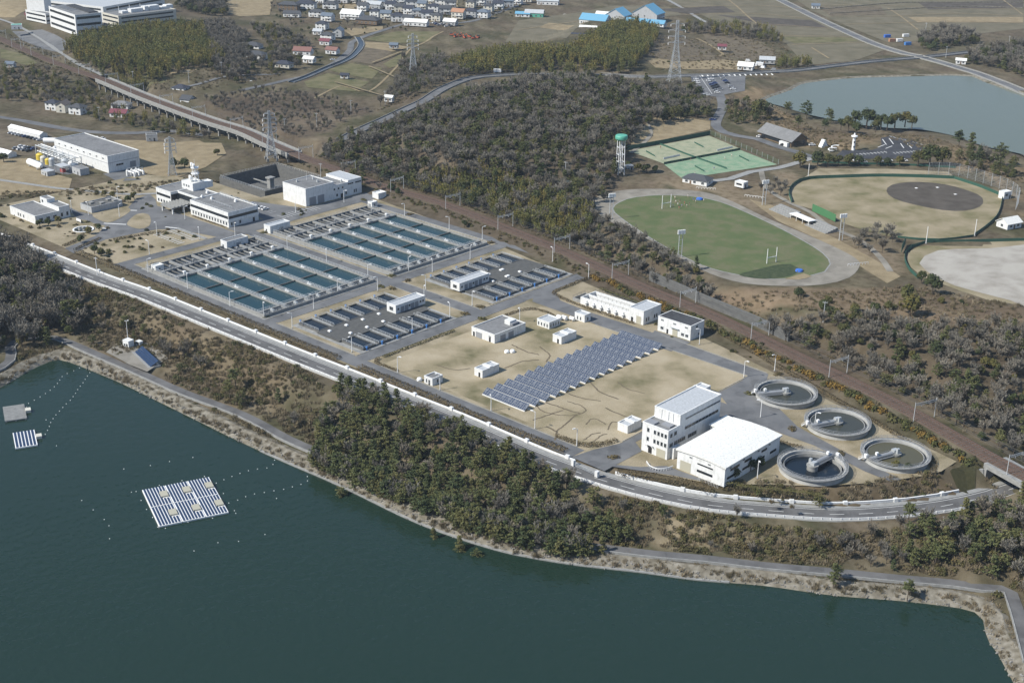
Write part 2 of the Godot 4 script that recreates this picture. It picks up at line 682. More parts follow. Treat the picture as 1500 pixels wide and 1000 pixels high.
func make_zones():
	main_road = smooth(pts3([-321.5, 0, -708.8, -279, 0, -673.5, -235.7, 0, -638.2, -194.8, 0, -603.3, -166.7, 0, -581.6, -135.8, 0, -554.9, -109, 0, -531.6, -84, 0, -510, -62.3, 0, -491.7, -41.8, 0, -473.9, -20.7, 0, -456.1, -1.9, 0, -438.7, 12.7, -0.3, -426, 33.6, -1, -412.5, 50.6, -1.6, -404.5, 67.4, -2.3, -399.7, 84.4, -3, -398.3, 107.1, -3.7, -397.4, 128.1, -4.3, -400.9, 147, -4.7, -406.4, 164.2, -5, -414.1, 175.8, -5, -420.8, 196.7, -5, -432.5, 224, -5, -452.1]), 7.0)
	lake_road = smooth(pts([-218, -505.3, -211.4, -518, -210.2, -525.2, -212.1, -532.4, -215, -539.1, -215, -545.9, -210.7, -550.8, -199.6, -551.2, -191.5, -546.1, -177.5, -534.5, -164.2, -524, -148.7, -511.2, -130.9, -496.3, -103.4, -476.4, -83, -456.5, -67.9, -444.2, -52.6, -431.4, -34.6, -416.9, -15.2, -402.3, -0.2, -392.4, 13.8, -385.8, 32.1, -381.2, 48.4, -377.9, 62.9, -375.9, 80.6, -372.3, 101.6, -369.2, 122.5, -365.8, 137.4, -363.7, 146, -361.4, 151.6, -360.8, 153.8, -358.6, 152.4, -348.2, 150.1, -335.5, 147.7, -322.8], -8.5), 6.0)
	rail = smooth(pts([-664, -1481, -526, -1307, -417, -1162, -351, -1082, -318, -1047, -268, -985, -209, -918, -180, -889, -158, -859, -132, -826, -107, -797, -76, -762.5, -39.2, -728.3, -0.8, -682, 30.1, -642.7, 60.9, -598.9, 88.5, -564.1, 106.8, -536.3, 118.1, -518.2, 134, -494.1, 148.4, -470.5, 156.7, -454.3, 168.3, -430.6, 175.9, -417.1, 189.8, -392.5], 1.5), 8.0)
	shore = smooth(pts([-210.6, -470.2, -208, -491.9, -206.5, -503.1, -203.9, -510, -200.1, -521.3, -195.2, -530.1, -192.2, -532.4, -186.7, -529.7, -175.4, -521.5, -159.2, -508.9, -141.1, -493, -120, -474.4, -107.9, -463.6, -92.4, -450.5, -78.7, -439.5, -64.7, -428.6, -50.6, -416.6, -37.2, -404.7, -24.3, -394.9, -10.4, -386.3, 1, -380.7, 8.9, -378, 22.7, -374.3, 41.9, -370.8, 58.6, -366.9, 79.4, -364.2, 99.8, -359.3, 120.5, -356.7, 136.6, -353.4, 140.7, -351.3, 141.9, -347.3, 140.6, -341.3, 140.1, -335.8, 140.8, -330.1, 140.7, -322, 140.8, -313.6, 143.3, -304.6], -11), 5.0)
	far_road = smooth(pts([-111, -857, -101, -885, -88, -917, -74, -953, -66, -973, -54, -1016, -35, -1055, -8, -1070, 24, -1078, 62, -1080, 88, -1072, 109, -1071, 137, -1078, 164, -1083, 199, -1096, 228, -1106, 260, -1126, 299, -1149, 338, -1167, 379, -1189, 423, -1215], 4), 8.0)
	pond = smooth(pts([181, -992, 188, -1004, 196, -1014, 209, -1032, 221, -1053, 236, -1064, 266, -1079, 295, -1085, 329, -1092, 351, -1095, 364, -1092, 368, -1068, 383, -1027, 401, -967, 361, -794, 330, -800, 321, -846, 305, -862, 297, -879, 290, -894, 272, -910, 252, -912, 231, -923, 217, -936, 208, -946, 200, -958, 193, -971, 186, -981], 4), 8.0, true)
	hline(offset_line(pond, -4.5, 0.6, true), 1.5)
	# level ground
	zone(abs_pts([-690, -327, -640, -327, -560, -327, -275, -331.5, -262, -334, -246, -341, -223, -349.5, -212, -359.7, -195.5, -373.5, -183.4, -389, -174.5, -404, -171.5, -412, -171, -424, -230, -440, -290, -458, -370, -476, -470, -493, -600, -504, -603, -450, -655, -450, -690, -430]), 0.0)
	zone(abs_pts([-653, -462, -611, -462, -611, -504, -653, -504]), -8.0)
	var bed := offset_line(shore, 1.0)
	bed.append_array(PackedVector3Array([Vector3(300, 0, -150), Vector3(300, 0, 900), Vector3(-1200, 0, 900), Vector3(-1200, 0, -520)]))
	zone(bed, -14.0)
	zone(pts([42.3, -708.9, 49.8, -731.4, 67.9, -746, 95.7, -754.4, 117.8, -745.8, 130.6, -728.9, 151.3, -680.2, 167.3, -626.6, 166, -606.9, 148.4, -592.1, 123.9, -586.5, 103.1, -592.9, 83.4, -613, 66.6, -642.8, 51.9, -675.4], 7), 7.0)
	zone(pts([64, -834, 129, -892, 163, -807, 110.5, -748.9, 81, -764.4], 8), 8.0)
	zone(pts([159.6, -754.3, 195.6, -767.7, 257.4, -776.8, 281.6, -753.7, 260.1, -694.2, 237.1, -660.7, 211.4, -655.1, 192.6, -661.9, 157.7, -713.9], 8), 8.0)
	zone(pts([194.7, -643.3, 214, -651.7, 278.8, -661.3, 240.5, -556.9, 212.4, -581.3, 198.9, -598.9, 191.3, -617.7], 7), 7.0)
	zone(pts([152, -893, 213, -843, 270, -864, 268, -813, 234, -795, 182, -800, 156, -839], 8), 8.0)
	zone(offset_line(pond, 4.0, 0.0, true), 2.0)
	zone(pts([131, -1010, 175, -1050, 175, -1013, 152, -977, 141, -987], 8), 7.0)
	zone(pts([-747, -1602, -434, -1766, -51, -1811, 413, -1942, 872, -1920, 593, -1274, 437, -1221, 320, -1186, 239, -1132, 186, -1241, 100, -1431, 2, -1226, -72, -1255, -150, -1285, -251, -1355], 3), 3.0)
	zone(pts([-175, -1076, -141, -1157, -94, -1218, -78, -1155, -86, -1043, -101, -949, -147, -991], 3), 1.0)
	zone(pts([-349, -995, -311, -1021, -268, -957, -206, -891, -186, -880, -202, -873, -258, -917, -311, -923], -6), -6.0)
	zone(pts([-359, -890, -306, -865, -249, -851, -184, -873, -178, -822, -185.9, -779.3, -216.7, -758.9, -266.2, -742.5, -301.5, -733.9], -1), -1.0)
	zone(pts([-359, -1137, -327, -1188, -273, -1209, -239, -1131, -254, -1072, -307, -1068], 8), 7.0)
	zone(pts([-494, -1386, -365, -1445, -350, -1275, -389, -1217, -447, -1305], 8), 8.0)
	zone(pts([-49, -851, -7, -932, 50, -958, 66, -896, 51, -790, 10.4, -771.9, -29.4, -777.3], 13), 15.0)
	zone(pts([79, -1300, 117, -1230, 79, -1101, 13, -1082], 10), 9.0)
	zone(pts([129.3, -566.5, 163.7, -559.5, 197.4, -552.6, 222.8, -557.8, 222.1, -522.6, 178, -506.6, 141.5, -527], 8), 9.0)
	zone(pts([-170.7, -532.3, -168.4, -545.3, -160.7, -547.1, -149.3, -536.9, -144, -526.7, -149.1, -513, -158, -519], -7.5), -7.5)
	zone(pts([129.4, -388.4, 150.1, -391.2, 169.7, -396.2, 159.5, -366.3, 143.1, -367.9], -4), -3.0)
	hline(main_road, 7.0)
	hline(lake_road, 4.0)
	hline(rail, 7.0)
	hline(far_road, 5.0)
	hline(offset_line(shore, -11.0, 2.4), 1.5)


func make_terrain():
	for v in [-9000.0, -4000.0, -2000.0, -1300.0]:
		gx.append(v)
	var x := -900.0
	while x < 910.0:
		gx.append(x)
		x += 5.0 if x > -300.0 and x < 205.0 else 9.0
	for v in [1300.0, 2000.0, 4000.0, 9000.0]:
		gx.append(v)
	for v in [-12000.0, -6000.0, -3000.0, -2100.0]:
		gz.append(v)
	var z := -1740.0
	while z < -225.0:
		gz.append(z)
		z += 12.0 if z < -900.0 else (9.0 if z < -600.0 else 5.5)
	for v in [-200.0, 100.0, 800.0, 3000.0, 9000.0]:
		gz.append(v)
	var n := gx.size()
	gh.resize(n * gz.size())
	for j in gz.size():
		for i in n:
			gh[j * n + i] = raw_height(Vector2(gx[i], gz[j]))
	# the land dips gently to the water's edge
	for k in along(shore, 3.0):
		var s := Vector3(-k[1].z, 0, k[1].x)
		for j in range(maxi(gz.bsearch(k[0].z - 12.0) - 1, 0), mini(gz.bsearch(k[0].z + 12.0) + 1, gz.size())):
			for i in range(maxi(gx.bsearch(k[0].x - 12.0) - 1, 0), mini(gx.bsearch(k[0].x + 12.0) + 1, n)):
				var v := Vector3(gx[i] - k[0].x, 0, gz[j] - k[0].z)
				if v.length() < 9.0 and absf(v.dot(k[1])) < 4.0:
					gh[j * n + i] = minf(gh[j * n + i], LAKE - 1.6 + 0.42 * maxf(-v.dot(s), 0.0))
	# where the railway runs on its viaduct the valley passes below
	for k in along(rail, 4.0):
		var p: Vector3 = k[0]
		if p.x < -137.0 and p.x > -320.0:
			for j in gz.size():
				if absf(gz[j] - p.z) < 14.0:
					for i in n:
						if absf(gx[i] - p.x) < 14.0:
							gh[j * n + i] = minf(gh[j * n + i], -6.0 if p.x < -190.0 else -4.5)
	for q in [
			[pts([92.8, -587, 131.8, -579.7, 170.7, -587.6, 187.2, -591, 225.6, -566.2, 214.5, -533.6, 166, -534, 126.9, -553.9, 92.9, -565], 8), Vector3(0.21, 0.155, 0.105), 0.75],
			[pts([151, -988, 189, -1039, 187, -968, 195, -906, 218, -888, 258, -887, 287, -847, 308, -807, 259.2, -665.1, 284, -760.9, 261, -789, 270, -864, 236, -871, 204, -825, 182, -841, 158, -904, 145, -943], 8), Vector3(0.27, 0.2, 0.125), 0.75],
			[pts([39.2, -708, 52.8, -751.4, 81.3, -767.3, 119, -755, 139.3, -760.3, 161.7, -776.1, 168.3, -769.1, 148.9, -726.5, 152.8, -707.3, 171.6, -660.9, 191.8, -645.5, 182.9, -604.8, 165.2, -604.1, 158.3, -638.7, 131.6, -690.3, 114.9, -724.7, 79.1, -743.1, 55.6, -735, 42.6, -701.8], 8), Vector3(0.21, 0.165, 0.115), 0.7],
			[pts([-123, -808, -99, -871, -33, -999, 38, -1029, 133, -1003, 131, -915, 87, -882, 57.3, -763.2, 38.9, -688.5, 62.2, -632.8, 88.6, -580.3, 90.6, -550.2, 60.5, -574.6, -0.8, -657.1, -73.5, -738.9], 12), Vector3(0.12, 0.095, 0.07), 0.7],
			[pts([92.5, -560.3, 139.7, -543.6, 214.9, -533.4, 178.3, -425.6, 156.2, -453.9, 117.3, -517.1], 5), Vector3(0.12, 0.095, 0.068), 0.7],
			[pts([-226, -986, -165, -1013, -95, -961, -123, -880, -143, -867, -206, -939], -2), Vector3(0.14, 0.11, 0.085), 0.7],
			[pts([-174.5, -583.1, -136.4, -551.2, -104.6, -522, -80.9, -495.1, -91.2, -475.6, -111.2, -484.3, -135, -506.7, -153.1, -535], -3), Vector3(0.23, 0.18, 0.12), 0.5],
			[pts([33.5, -378.4, 56.3, -387.5, 77.2, -379.6, 55, -375.6], -6), Vector3(0.27, 0.22, 0.15), 0.6],
			[pts([103.2, -415.2, 116.8, -413.1, 142.2, -421.4, 157.4, -416.8, 159.8, -409.6, 124.9, -399.1, 91.3, -400.5, 58.5, -411.4, 72.8, -414.2], 0), Vector3(0.16, 0.12, 0.075), 0.7]]:
		var f := flat2(q[0])
		var lo := f[0]
		var hi := f[0]
		for v in f:
			lo = lo.min(v)
			hi = hi.max(v)
		tints.append([f, q[1], Rect2(lo, hi - lo), q[2]])
	var st := tool()
	var sage := Vector3(0.085, 0.08, 0.045)
	var dry := Vector3(0.215, 0.18, 0.125)
	var brown := Vector3(0.13, 0.105, 0.074)
	var cols := PackedColorArray()
	var vs := PackedVector3Array()
	for j in gz.size():
		for i in n:
			x = gx[i]
			var zz: float = gz[j]
			var a := noise.get_noise_2d(x, zz) * 1.6
			var b := noise2.get_noise_2d(x + 300, zz) * 1.5
			var c := brown.lerp(sage, clampf(0.45 + a, 0, 1)).lerp(dry, clampf(b * 0.9 + 0.12, 0, 0.8))
			for q in tints:
				var at := Vector2(x + 9.0 * b, zz + 9.0 * a)
				if q[2].has_point(at) and Geometry2D.is_point_in_polygon(at, q[0]):
					c = c * (1.0 - q[3]) + q[1] * q[3] * (1.0 + 0.5 * a)
			cols.append(Color(c.x, c.y, c.z))
			var h := gh[j * n + i]
			vs.append(Vector3(x, h, zz))
	for j in gz.size() - 1:
		for i in n - 1:
			var q := [j * n + i, j * n + i + 1, (j + 1) * n + i + 1, (j + 1) * n + i]
			for t in [[0, 1, 2], [0, 2, 3]]:
				for k in t:
					st.set_color(cols[q[k]])
					st.set_smooth_group(0)
					st.add_vertex(vs[q[k]])
	st.index()
	st.generate_normals()
	var m := ground_mat("earth", [[0.5, 0.48, 0.42], [0.8, 0.79, 0.76], [1, 1, 1], [0.85, 0.86, 0.8]], 60, 0.02, 50, 0.95, 7.0)
	m.vertex_color_use_as_albedo = true
	struct("ground", st, m)
	# the reservoir and the park pond
	var w := tool()
	var p := offset_line(shore, -1.5)
	p.append_array(PackedVector3Array([Vector3(420, LAKE, -150), Vector3(420, LAKE, 900), Vector3(-1250, LAKE, 900), Vector3(-1250, LAKE, -560)]))
	for i in p.size():
		p[i].y = LAKE
	fan(w, p)
	struct("reservoir_water", w, M.lake_water)
	sheet("pond_water", pond, 0.0, M.pond_water)
	# banks
	var bk := tool()
	var ss := sides(shore)
	var rows := []
	for off: float in [0.3, -0.9, -2.3, -4.0, -5.6, -7.6]:
		var row := PackedVector3Array()
		for i in shore.size():
			var q := shore[i] + ss[i] * off
			var rise: float = {0.3: -0.35, -0.9: 0.5, -2.3: 1.1, -4.0: 1.6, -5.6: 2.1}.get(off, 0.0)
			q.y = maxf(LAKE + rise, height_at(q.x, q.z) + 0.12) if off < -1.0 else LAKE + rise
			row.append(q)
		rows.append(row)
	for r in rows.size() - 1:
		for i in shore.size() - 1:
			quad(bk, rows[r + 1][i], rows[r + 1][i + 1], rows[r][i + 1], rows[r][i])
	struct("reservoir_bank", bk, M.bank)
	var kerb := tool()
	var edge := PackedVector3Array()
	for v in shore:
		if v.x > -95.0 and v.x < 70.0:
			edge.append(v)
	wall(kerb, edge, -0.4, 1.0, -0.5, 0.4)
	struct("shore_kerb", kerb, M.concrete)
	var pk := tool()
	ribbon(pk, pond, -3.0, 0.4, 0.7, -0.3, true)
	struct("pond_bank", pk, M.bank)


func make_roads():
	# main road: the lake side is on the right of travel
	var st := tool()
	ribbon(st, main_road, -3.0, 4.4, 0.06, 0.06)
	struct("main_road", st, M.road_asphalt)
	st = tool()
	wall(st, main_road, -3.1, 0.2, -0.1, 0.2)
	struct("road_kerb", st, M.concrete)
	st = tool()
	ribbon(st, main_road, -5.2, -3.2, 0.19, 0.19)
	struct("pavement", st, M.pavement)
	st = tool()
	for off in [3.7, -2.5]:
		ribbon(st, main_road, off - 0.09, off + 0.09, 0.066, 0.066)
	struct("road_edge_line", st, M.line_paint)
	st = tool()
	for k in along(main_road, 10.0):
		var d: Vector3 = k[1]
		ribbon(st, PackedVector3Array([k[0] - d * 2.5, k[0] + d * 2.5]), 0.5, 0.7, 0.066, 0.066)
	struct("road_centre_line", st, M.line_paint)
	# lake side: footing, guard rail and posts
	st = tool()
	wall(st, main_road, 4.85, 0.75, -1.0, 0.3)
	var curb := obj("road_footing", st, M.light_concrete)
	curb.set_meta("kind", "structure")
	var gr := thing("guard_rail", "long white guard rail on the lake side of the main road", "guard rail")
	var bm := tool()
	for y in [0.55, 0.95]:
		wall(bm, main_road, 4.7, 0.12, y - 0.1, y + 0.1)
	obj("rail_beam", bm, M.white_paint, gr)
	var po := tool()
	for k in along(main_road, 3.0):
		var s: Vector3 = Vector3(-k[1].z, 0, k[1].x)
		box(po, k[0] + s * 4.85 + Vector3.UP * 0.55, Vector3(0.15, 1.1, 0.15))
	var posts := obj("post", po, M.white_paint, gr)
	posts.set_meta("kind", "stuff")
	# works side: low white wall with pillars, open at the gate
	var cut := []
	for i in main_road.size():
		cut.append(main_road[i].distance_to(Vector3(26.1, 0, -416.8)) > 8.0)
	var runs := []
	var run := PackedVector3Array()
	for i in main_road.size():
		if cut[i] and main_road[i].x < 160.5:
			run.append(main_road[i])
		elif run.size():
			runs.append(run)
			run = PackedVector3Array()
	if run.size():
		runs.append(run)
	for r in runs:
		if r.size() < 2:
			continue
		var here: String = "from the wooded corner to the works gate" if r[0].x < 0 else "curving round the clarifiers to the underpass"
		var t := thing("boundary_wall", "low white concrete wall along the main road, " + here, "wall")
		var ws := tool()
		var top := 0.7 if r[0].x < 0 else 1.15
		wall(ws, r, -5.5, 0.4, -0.6, top)
		obj("wall_panel", ws, M.white_wall, t)
		var cp := tool()
		wall(cp, r, -5.5, 0.5, top + 0.002, top + 0.1)
		obj("coping", cp, M.white_paint, t)
		for k in along(r, 19.0, 6.0):
			var s: Vector3 = Vector3(-k[1].z, 0, k[1].x)
			var ps := tool()
			box(ps, k[0] - s * 5.5 + Vector3.UP * 0.5, Vector3(1.5, 2.0, 1.1), atan2(-k[1].z, k[1].x))
			obj("pillar", ps, M.white_wall, t)
	# gate in the gap
	var g := thing("works_gate", "steel sliding gate between white posts at the works entrance", "gate", ab(-262.5, -327.2, -0.4), -YAW - 0.06)
	for s in [-1, 1]:
		var gs := tool()
		bx(gs, s * 5.6 - 0.6, 0, -0.6, s * 5.6 + 0.6, 2.1, 0.6)
		obj("gate_post", gs, M.white_wall, g)
	var gs := tool()
	for y in [0.3, 0.8, 1.3]:
		bx(gs, -5, y, -0.05, 5, y + 0.09, 0.05)
	for i in 17:
		bx(gs, -5 + i * 0.62, 0.1, -0.04, -4.93 + i * 0.62, 1.35, 0.04)
	obj("gate_leaf", gs, M.steel, g)
	# lakeside road
	st = tool()
	ribbon(st, lake_road, -2.0, 2.0, 0.06, 0.06)
	struct("lakeside_road", st, M.road_asphalt)
	st = tool()
	wall(st, lake_road, 2.2, 0.35, -0.6, 0.35)
	struct("lakeside_kerb", st, M.concrete)
	# the road across the railway and past the wood
	st = tool()
	ribbon(st, far_road, -3.6, 3.6, 0.08, 0.08)
	struct("country_road", st, M.asphalt)
	for e in [["left", -3.9], ["right", 3.9]]:
		st = tool()
		wall(st, far_road, e[1], 0.35, -0.5, 0.8)
		var t := obj("parapet", st, M.concrete)
		tag(t, "low concrete parapet on the %s of the road past the wooded hill" % ("wood side" if e[0] == "right" else "field side"), "parapet", "country road parapets")
	for spec in [
			["town_road", pts([-205, -1011, -187, -1037, -177, -1053, -161, -1075, -152, -1109, -146, -1145, -143, -1182, -145, -1215, -138, -1237, -123, -1270, -107, -1305, -88, -1315, -69, -1313, -44, -1327, -25, -1369, -5, -1414, 13, -1462], 4), 2.8, "asphalt"],
			["arterial_road", pts([277, -1527, 295, -1390, 309, -1299, 323, -1226, 345, -1170, 362, -1130, 375, -1082, 385, -1032, 396, -977], 4), 4.6, "asphalt"],
			["field_road", pts([156, -1507, 170, -1428, 181, -1353, 191, -1322], 3), 2.0, "pavement"],
			["park_road", pts([148, -1018, 149, -990, 146, -956, 139, -924, 133, -894, 136, -876, 143, -867, 155, -859, 165, -840, 175, -826, 181, -815], 7.5), 3.4, "asphalt"],
			["park_path", pts([181, -813, 171, -803, 156, -789, 138.3, -779.3, 124.1, -763.8, 111.6, -757.4], 8), 2.4, "pavement"],
			["park_path", pts([145, -783, 143.1, -764.8, 142.4, -746.4, 145.8, -730.3, 150.7, -716.1, 158.4, -698.9, 163, -677.6, 171.6, -660.9, 176.4, -644.8, 178.1, -624.2, 177.7, -609.4], 8), 1.6, "gravel"],
			["valley_road", pts([-374, -942, -337, -932, -309, -917, -288, -907, -273, -904, -255, -907, -234, -914, -209, -904], -5), 3.6, "asphalt"],
			["hamlet_road", pts([-258, -1016, -240, -1027, -223, -1048, -205, -1065, -186, -1077], 0), 2.2, "asphalt"],
			["lane", pts([-313.2, -776.1, -271.9, -759.5, -240.8, -747.2, -212.4, -741.9, -191.2, -749.8, -183.6, -768.4], -2), 1.6, "pavement"],
			["railside_road", pts([-550, -1372, -474, -1288, -415, -1203, -383, -1151, -355, -1105, -321, -1061], 4), 2.5, "pavement"],
			["farm_track", pts([138, -1143, 163, -1156, 176, -1170, 169, -1227, 163, -1251], 4), 1.2, "straw"],
			["wood_path", pts([71, -819, 82, -847, 88, -870, 86, -889, 90, -911, 103, -926], 9), 1.4, "gravel"],
			["field_path", pts([-147, -991, -132, -1035, -110, -1017, -97, -1110, -92, -1186, -80, -1226, -67, -1270], 3), 1.0, "straw"]]:
		var line := smooth(spec[1], 8.0)
		for i in line.size():
			line[i].y = maxf(height_at(line[i].x, line[i].z), line[i].y - 3.0) + 0.25
		st = tool()
		ribbon(st, line, -spec[2], spec[2])
		struct(spec[0], st, M[spec[3]])
		if spec[0] == "arterial_road":
			for e in [-1, 1]:
				st = tool()
				wall(st, line, e * 4.9, 0.4, -1.0, 0.8)
				var t := obj("road_barrier", st, M.concrete)
				tag(t, "white concrete barrier on the %s side of the road beside the pond" % ("field" if e < 0 else "pond"), "barrier", "arterial road barriers")


func make_railway():
	var st := tool()
	ribbon(st, rail, -3.3, 3.3, 0.1, 0.1)
	ribbon(st, rail, -4.4, -3.3, -0.45, 0.1)
	ribbon(st, rail, 3.3, 4.4, 0.1, -0.45)
	struct("track_bed", st, M.ballast)
	for k in [-1, 1]:
		var t := thing("railway_track", "rusty railway track, the one nearer the %s" % ("wood" if k < 0 else "waterworks"), "railway track", Vector3.ZERO, 0, "railway tracks")
		for s in [-0.55, 0.55]:
			var r := tool()
			wall(r, rail, k * 1.95 + s, 0.16, 0.1, 0.36)
			obj("rail", r, M.rust_rail, t)
		var sl := tool()
		for q in along(rail, 1.6):
			box(sl, q[0] + Vector3(-q[1].z, 0, q[1].x) * k * 1.95 + Vector3.UP * 0.14, Vector3(0.3, 0.12, 2.3), atan2(-q[1].z, q[1].x))
		var so := obj("sleepers", sl, M.dark_concrete, t)
		so.set_meta("kind", "stuff")
	# viaduct
	var via := PackedVector3Array()
	for p in rail:
		if p.x < -137.0 and p.x > -320.0:
			via.append(p)
	var v := thing("railway_viaduct", "concrete railway viaduct on tall piers across the valley", "viaduct")
	st = tool()
	wall(st, via, 0.0, 11.0, -1.9, 0.05)
	obj("deck", st, M.concrete, v)
	for e in [-5.3, 5.3]:
		st = tool()
		wall(st, via, e, 0.3, 0.0, 1.0)
		obj("parapet", st, M.concrete, v)
	for k in along(via, 11.5, 3.0):
		var turn := atan2(-k[1].z, k[1].x)
		var ps := tool()
		var g := height_at(k[0].x, k[0].z) - 1.0
		var h: float = k[0].y - 1.9 - g
		box(ps, Vector3(0, h / 2, 3.6), Vector3(1.1, h, 1.3))
		box(ps, Vector3(0, h / 2, -3.6), Vector3(1.1, h, 1.3))
		box(ps, Vector3(0, h - 0.6, 0), Vector3(1.3, 1.2, 10.2))
		obj("pier", ps, M.concrete, v, Vector3(k[0].x, g, k[0].z), turn)
	# masts carrying the overhead line
	var first: Node3D = null
	var n := 0
	for k in along(rail, 46.0, 22.0):
		var turn := atan2(-k[1].z, k[1].x)
		var label := "steel overhead line mast beside the track %s" % near(k[0])
		if first == null:
			first = thing("catenary_mast", label, "mast", k[0], turn, "railway overhead line masts")
			first.set_meta("base", "catenary_mast")
			for s in [-5.0, 5.0]:
				var ps := tool()
				tube(ps, Vector3(0, -0.6, s), Vector3(0, 7.6, s), 0.16, 0.12, 6)
				obj("pole", ps, M.rail_steel, first)
			var tr := tool()
			for y in [6.2, 7.0]:
				bar(tr, Vector3(0, y, -5.0), Vector3(0, y, 5.0), 0.1)
			for i in 10:
				bar(tr, Vector3(0, 6.2, -5.0 + i), Vector3(0, 7.0, -4.5 + i), 0.07)
				bar(tr, Vector3(0, 7.0, -4.5 + i), Vector3(0, 6.2, -4.0 + i), 0.07)
			obj("truss", tr, M.rail_steel, first)
			for s in [-1.95, 1.95]:
				var ins := tool()
				tube(ins, Vector3(0, 5.5, s), Vector3(0, 6.2, s), 0.09, 0.09, 6)
				obj("insulator", ins, M.white_paint, first)
		else:
			copy(first, k[0], turn, label)
		n += 1
	for s in [-1, 1]:
		var ws := tool()
		for y in [5.5, 6.3]:
			wall(ws, rail, s * 1.95, 0.05, y, y + 0.05)
		var w := obj("overhead_wire", ws, M.dark_steel)
		tag(w, "overhead wires above the railway track nearer the %s" % ("wood" if s < 0 else "waterworks"), "wire", "railway overhead wires")
	# retaining wall cut into the slope below the sports ground
	st = tool()
	var cutting := smooth(pts([59.8, -604.4, 70.2, -590.2, 79.6, -576.5, 90.1, -562.5, 100.1, -549.2, 107.1, -538.6, 111.7, -531.2], 1.5), 6.0)
	wall(st, cutting, -5.8, 0.8, -1.0, 4.6)
	var rw := obj("retaining_wall", st, M.dark_concrete)
	tag(rw, "stained concrete retaining wall beside the railway below the playing field", "wall")
	# underpass at the right edge
	var up := thing("railway_underpass", "concrete railway bridge over the main road at the right edge", "bridge")
	st = tool()
	var c1 := Vector3(174.2, 0, -419.6)
	var dir := Vector3(0.47, 0, 0.883)
	var turn := atan2(-dir.z, dir.x)
	box(st, c1 + Vector3(0, 0.55, 0), Vector3(19, 1.7, 10.6), turn)
	obj("deck", st, M.concrete, up)
	st = tool()
	var side := Vector3(dir.z, 0, -dir.x)
	for e in [-1.0, 1.0]:
		box(st, c1 + dir * e * 8.2 + Vector3(0, -2.9, 0), Vector3(1.4, 5.2, 11.6), turn)
	for e in [[-1.0, -1.0], [-1.0, 1.0], [1.0, -1.0]]:
		bar(st, c1 + dir * e[0] * 8.4 + side * e[1] * 5.8 + Vector3(0, -2.6, 0), c1 + dir * e[0] * 13.5 + side * e[1] * 11.0 + Vector3(0, -4.0, 0), 0.7, 4.6)
	obj("abutment", st, M.concrete, up)


# ---------------------------------------------------------------- the waterworks
func near(p: Vector3) -> String:
	if marks.is_empty():
		for k in [[-500, -338, "along the front of the lower settling basin"], [-500, -402, "between the two settling basins"], [-500, -487, "behind the upper settling basin"], [-449, -350, "at the lake end of the basin cross road"], [-449, -385, "beside the lower filter bed"], [-449, -440, "between the upper basin and upper filter bed"], [-415, -405, "between the two filter beds"], [-392, -365, "at the near corner of the lower filter bed"], [-392, -410, "beside the pump house above the tan field"], [-400, -480, "behind the upper filter bed"], [-340, -337, "along the lake side of the tan field"], [-285, -337, "near the works gate"], [-340, -446, "beside the long white sedimentation tank"], [-315, -460, "behind the black roofed white building"], [-280, -445, "near the end of the tan field"], [-240, -440, "behind the first clarifier"], [-215, -430, "behind the second clarifier"], [-185, -420, "behind the third clarifier"], [-190, -375, "by the clarifier nearest the road"], [-232, -345, "in front of the white warehouse"], [-570, -440, "beside the office block"], [-575, -500, "behind the tall white chemical building"], [-560, -350, "by the entrance lawn"], [-610, -370, "at the forked entrance drive"], [-640, -400, "behind the office block canopy"], [-660, -350, "by the stepped white building"], [-720, -420, "near the gas works hall"], [-750, -530, "above the valley houses"], [-650, -520, "where the viaduct ends"], [-900, -560, "at the far end of the viaduct"], [-1010, -570, "by the bamboo hill"], [-380, -520, "below the bamboo slope"], [-300, -480, "below the concrete retaining wall"], [-200, -450, "opposite the clarifiers"], [-150, -430, "at the underpass"], [-460, -520, "beside the brushy bank"]]:
			marks.append([ab(k[0], k[1]), k[2]])
	var best := 1e9
	var s := ""
	for k in marks:
		var d: float = Vector2(k[0].x - p.x, k[0].z - p.z).length()
		if d < best:
			best = d
			s = k[1]
	return s


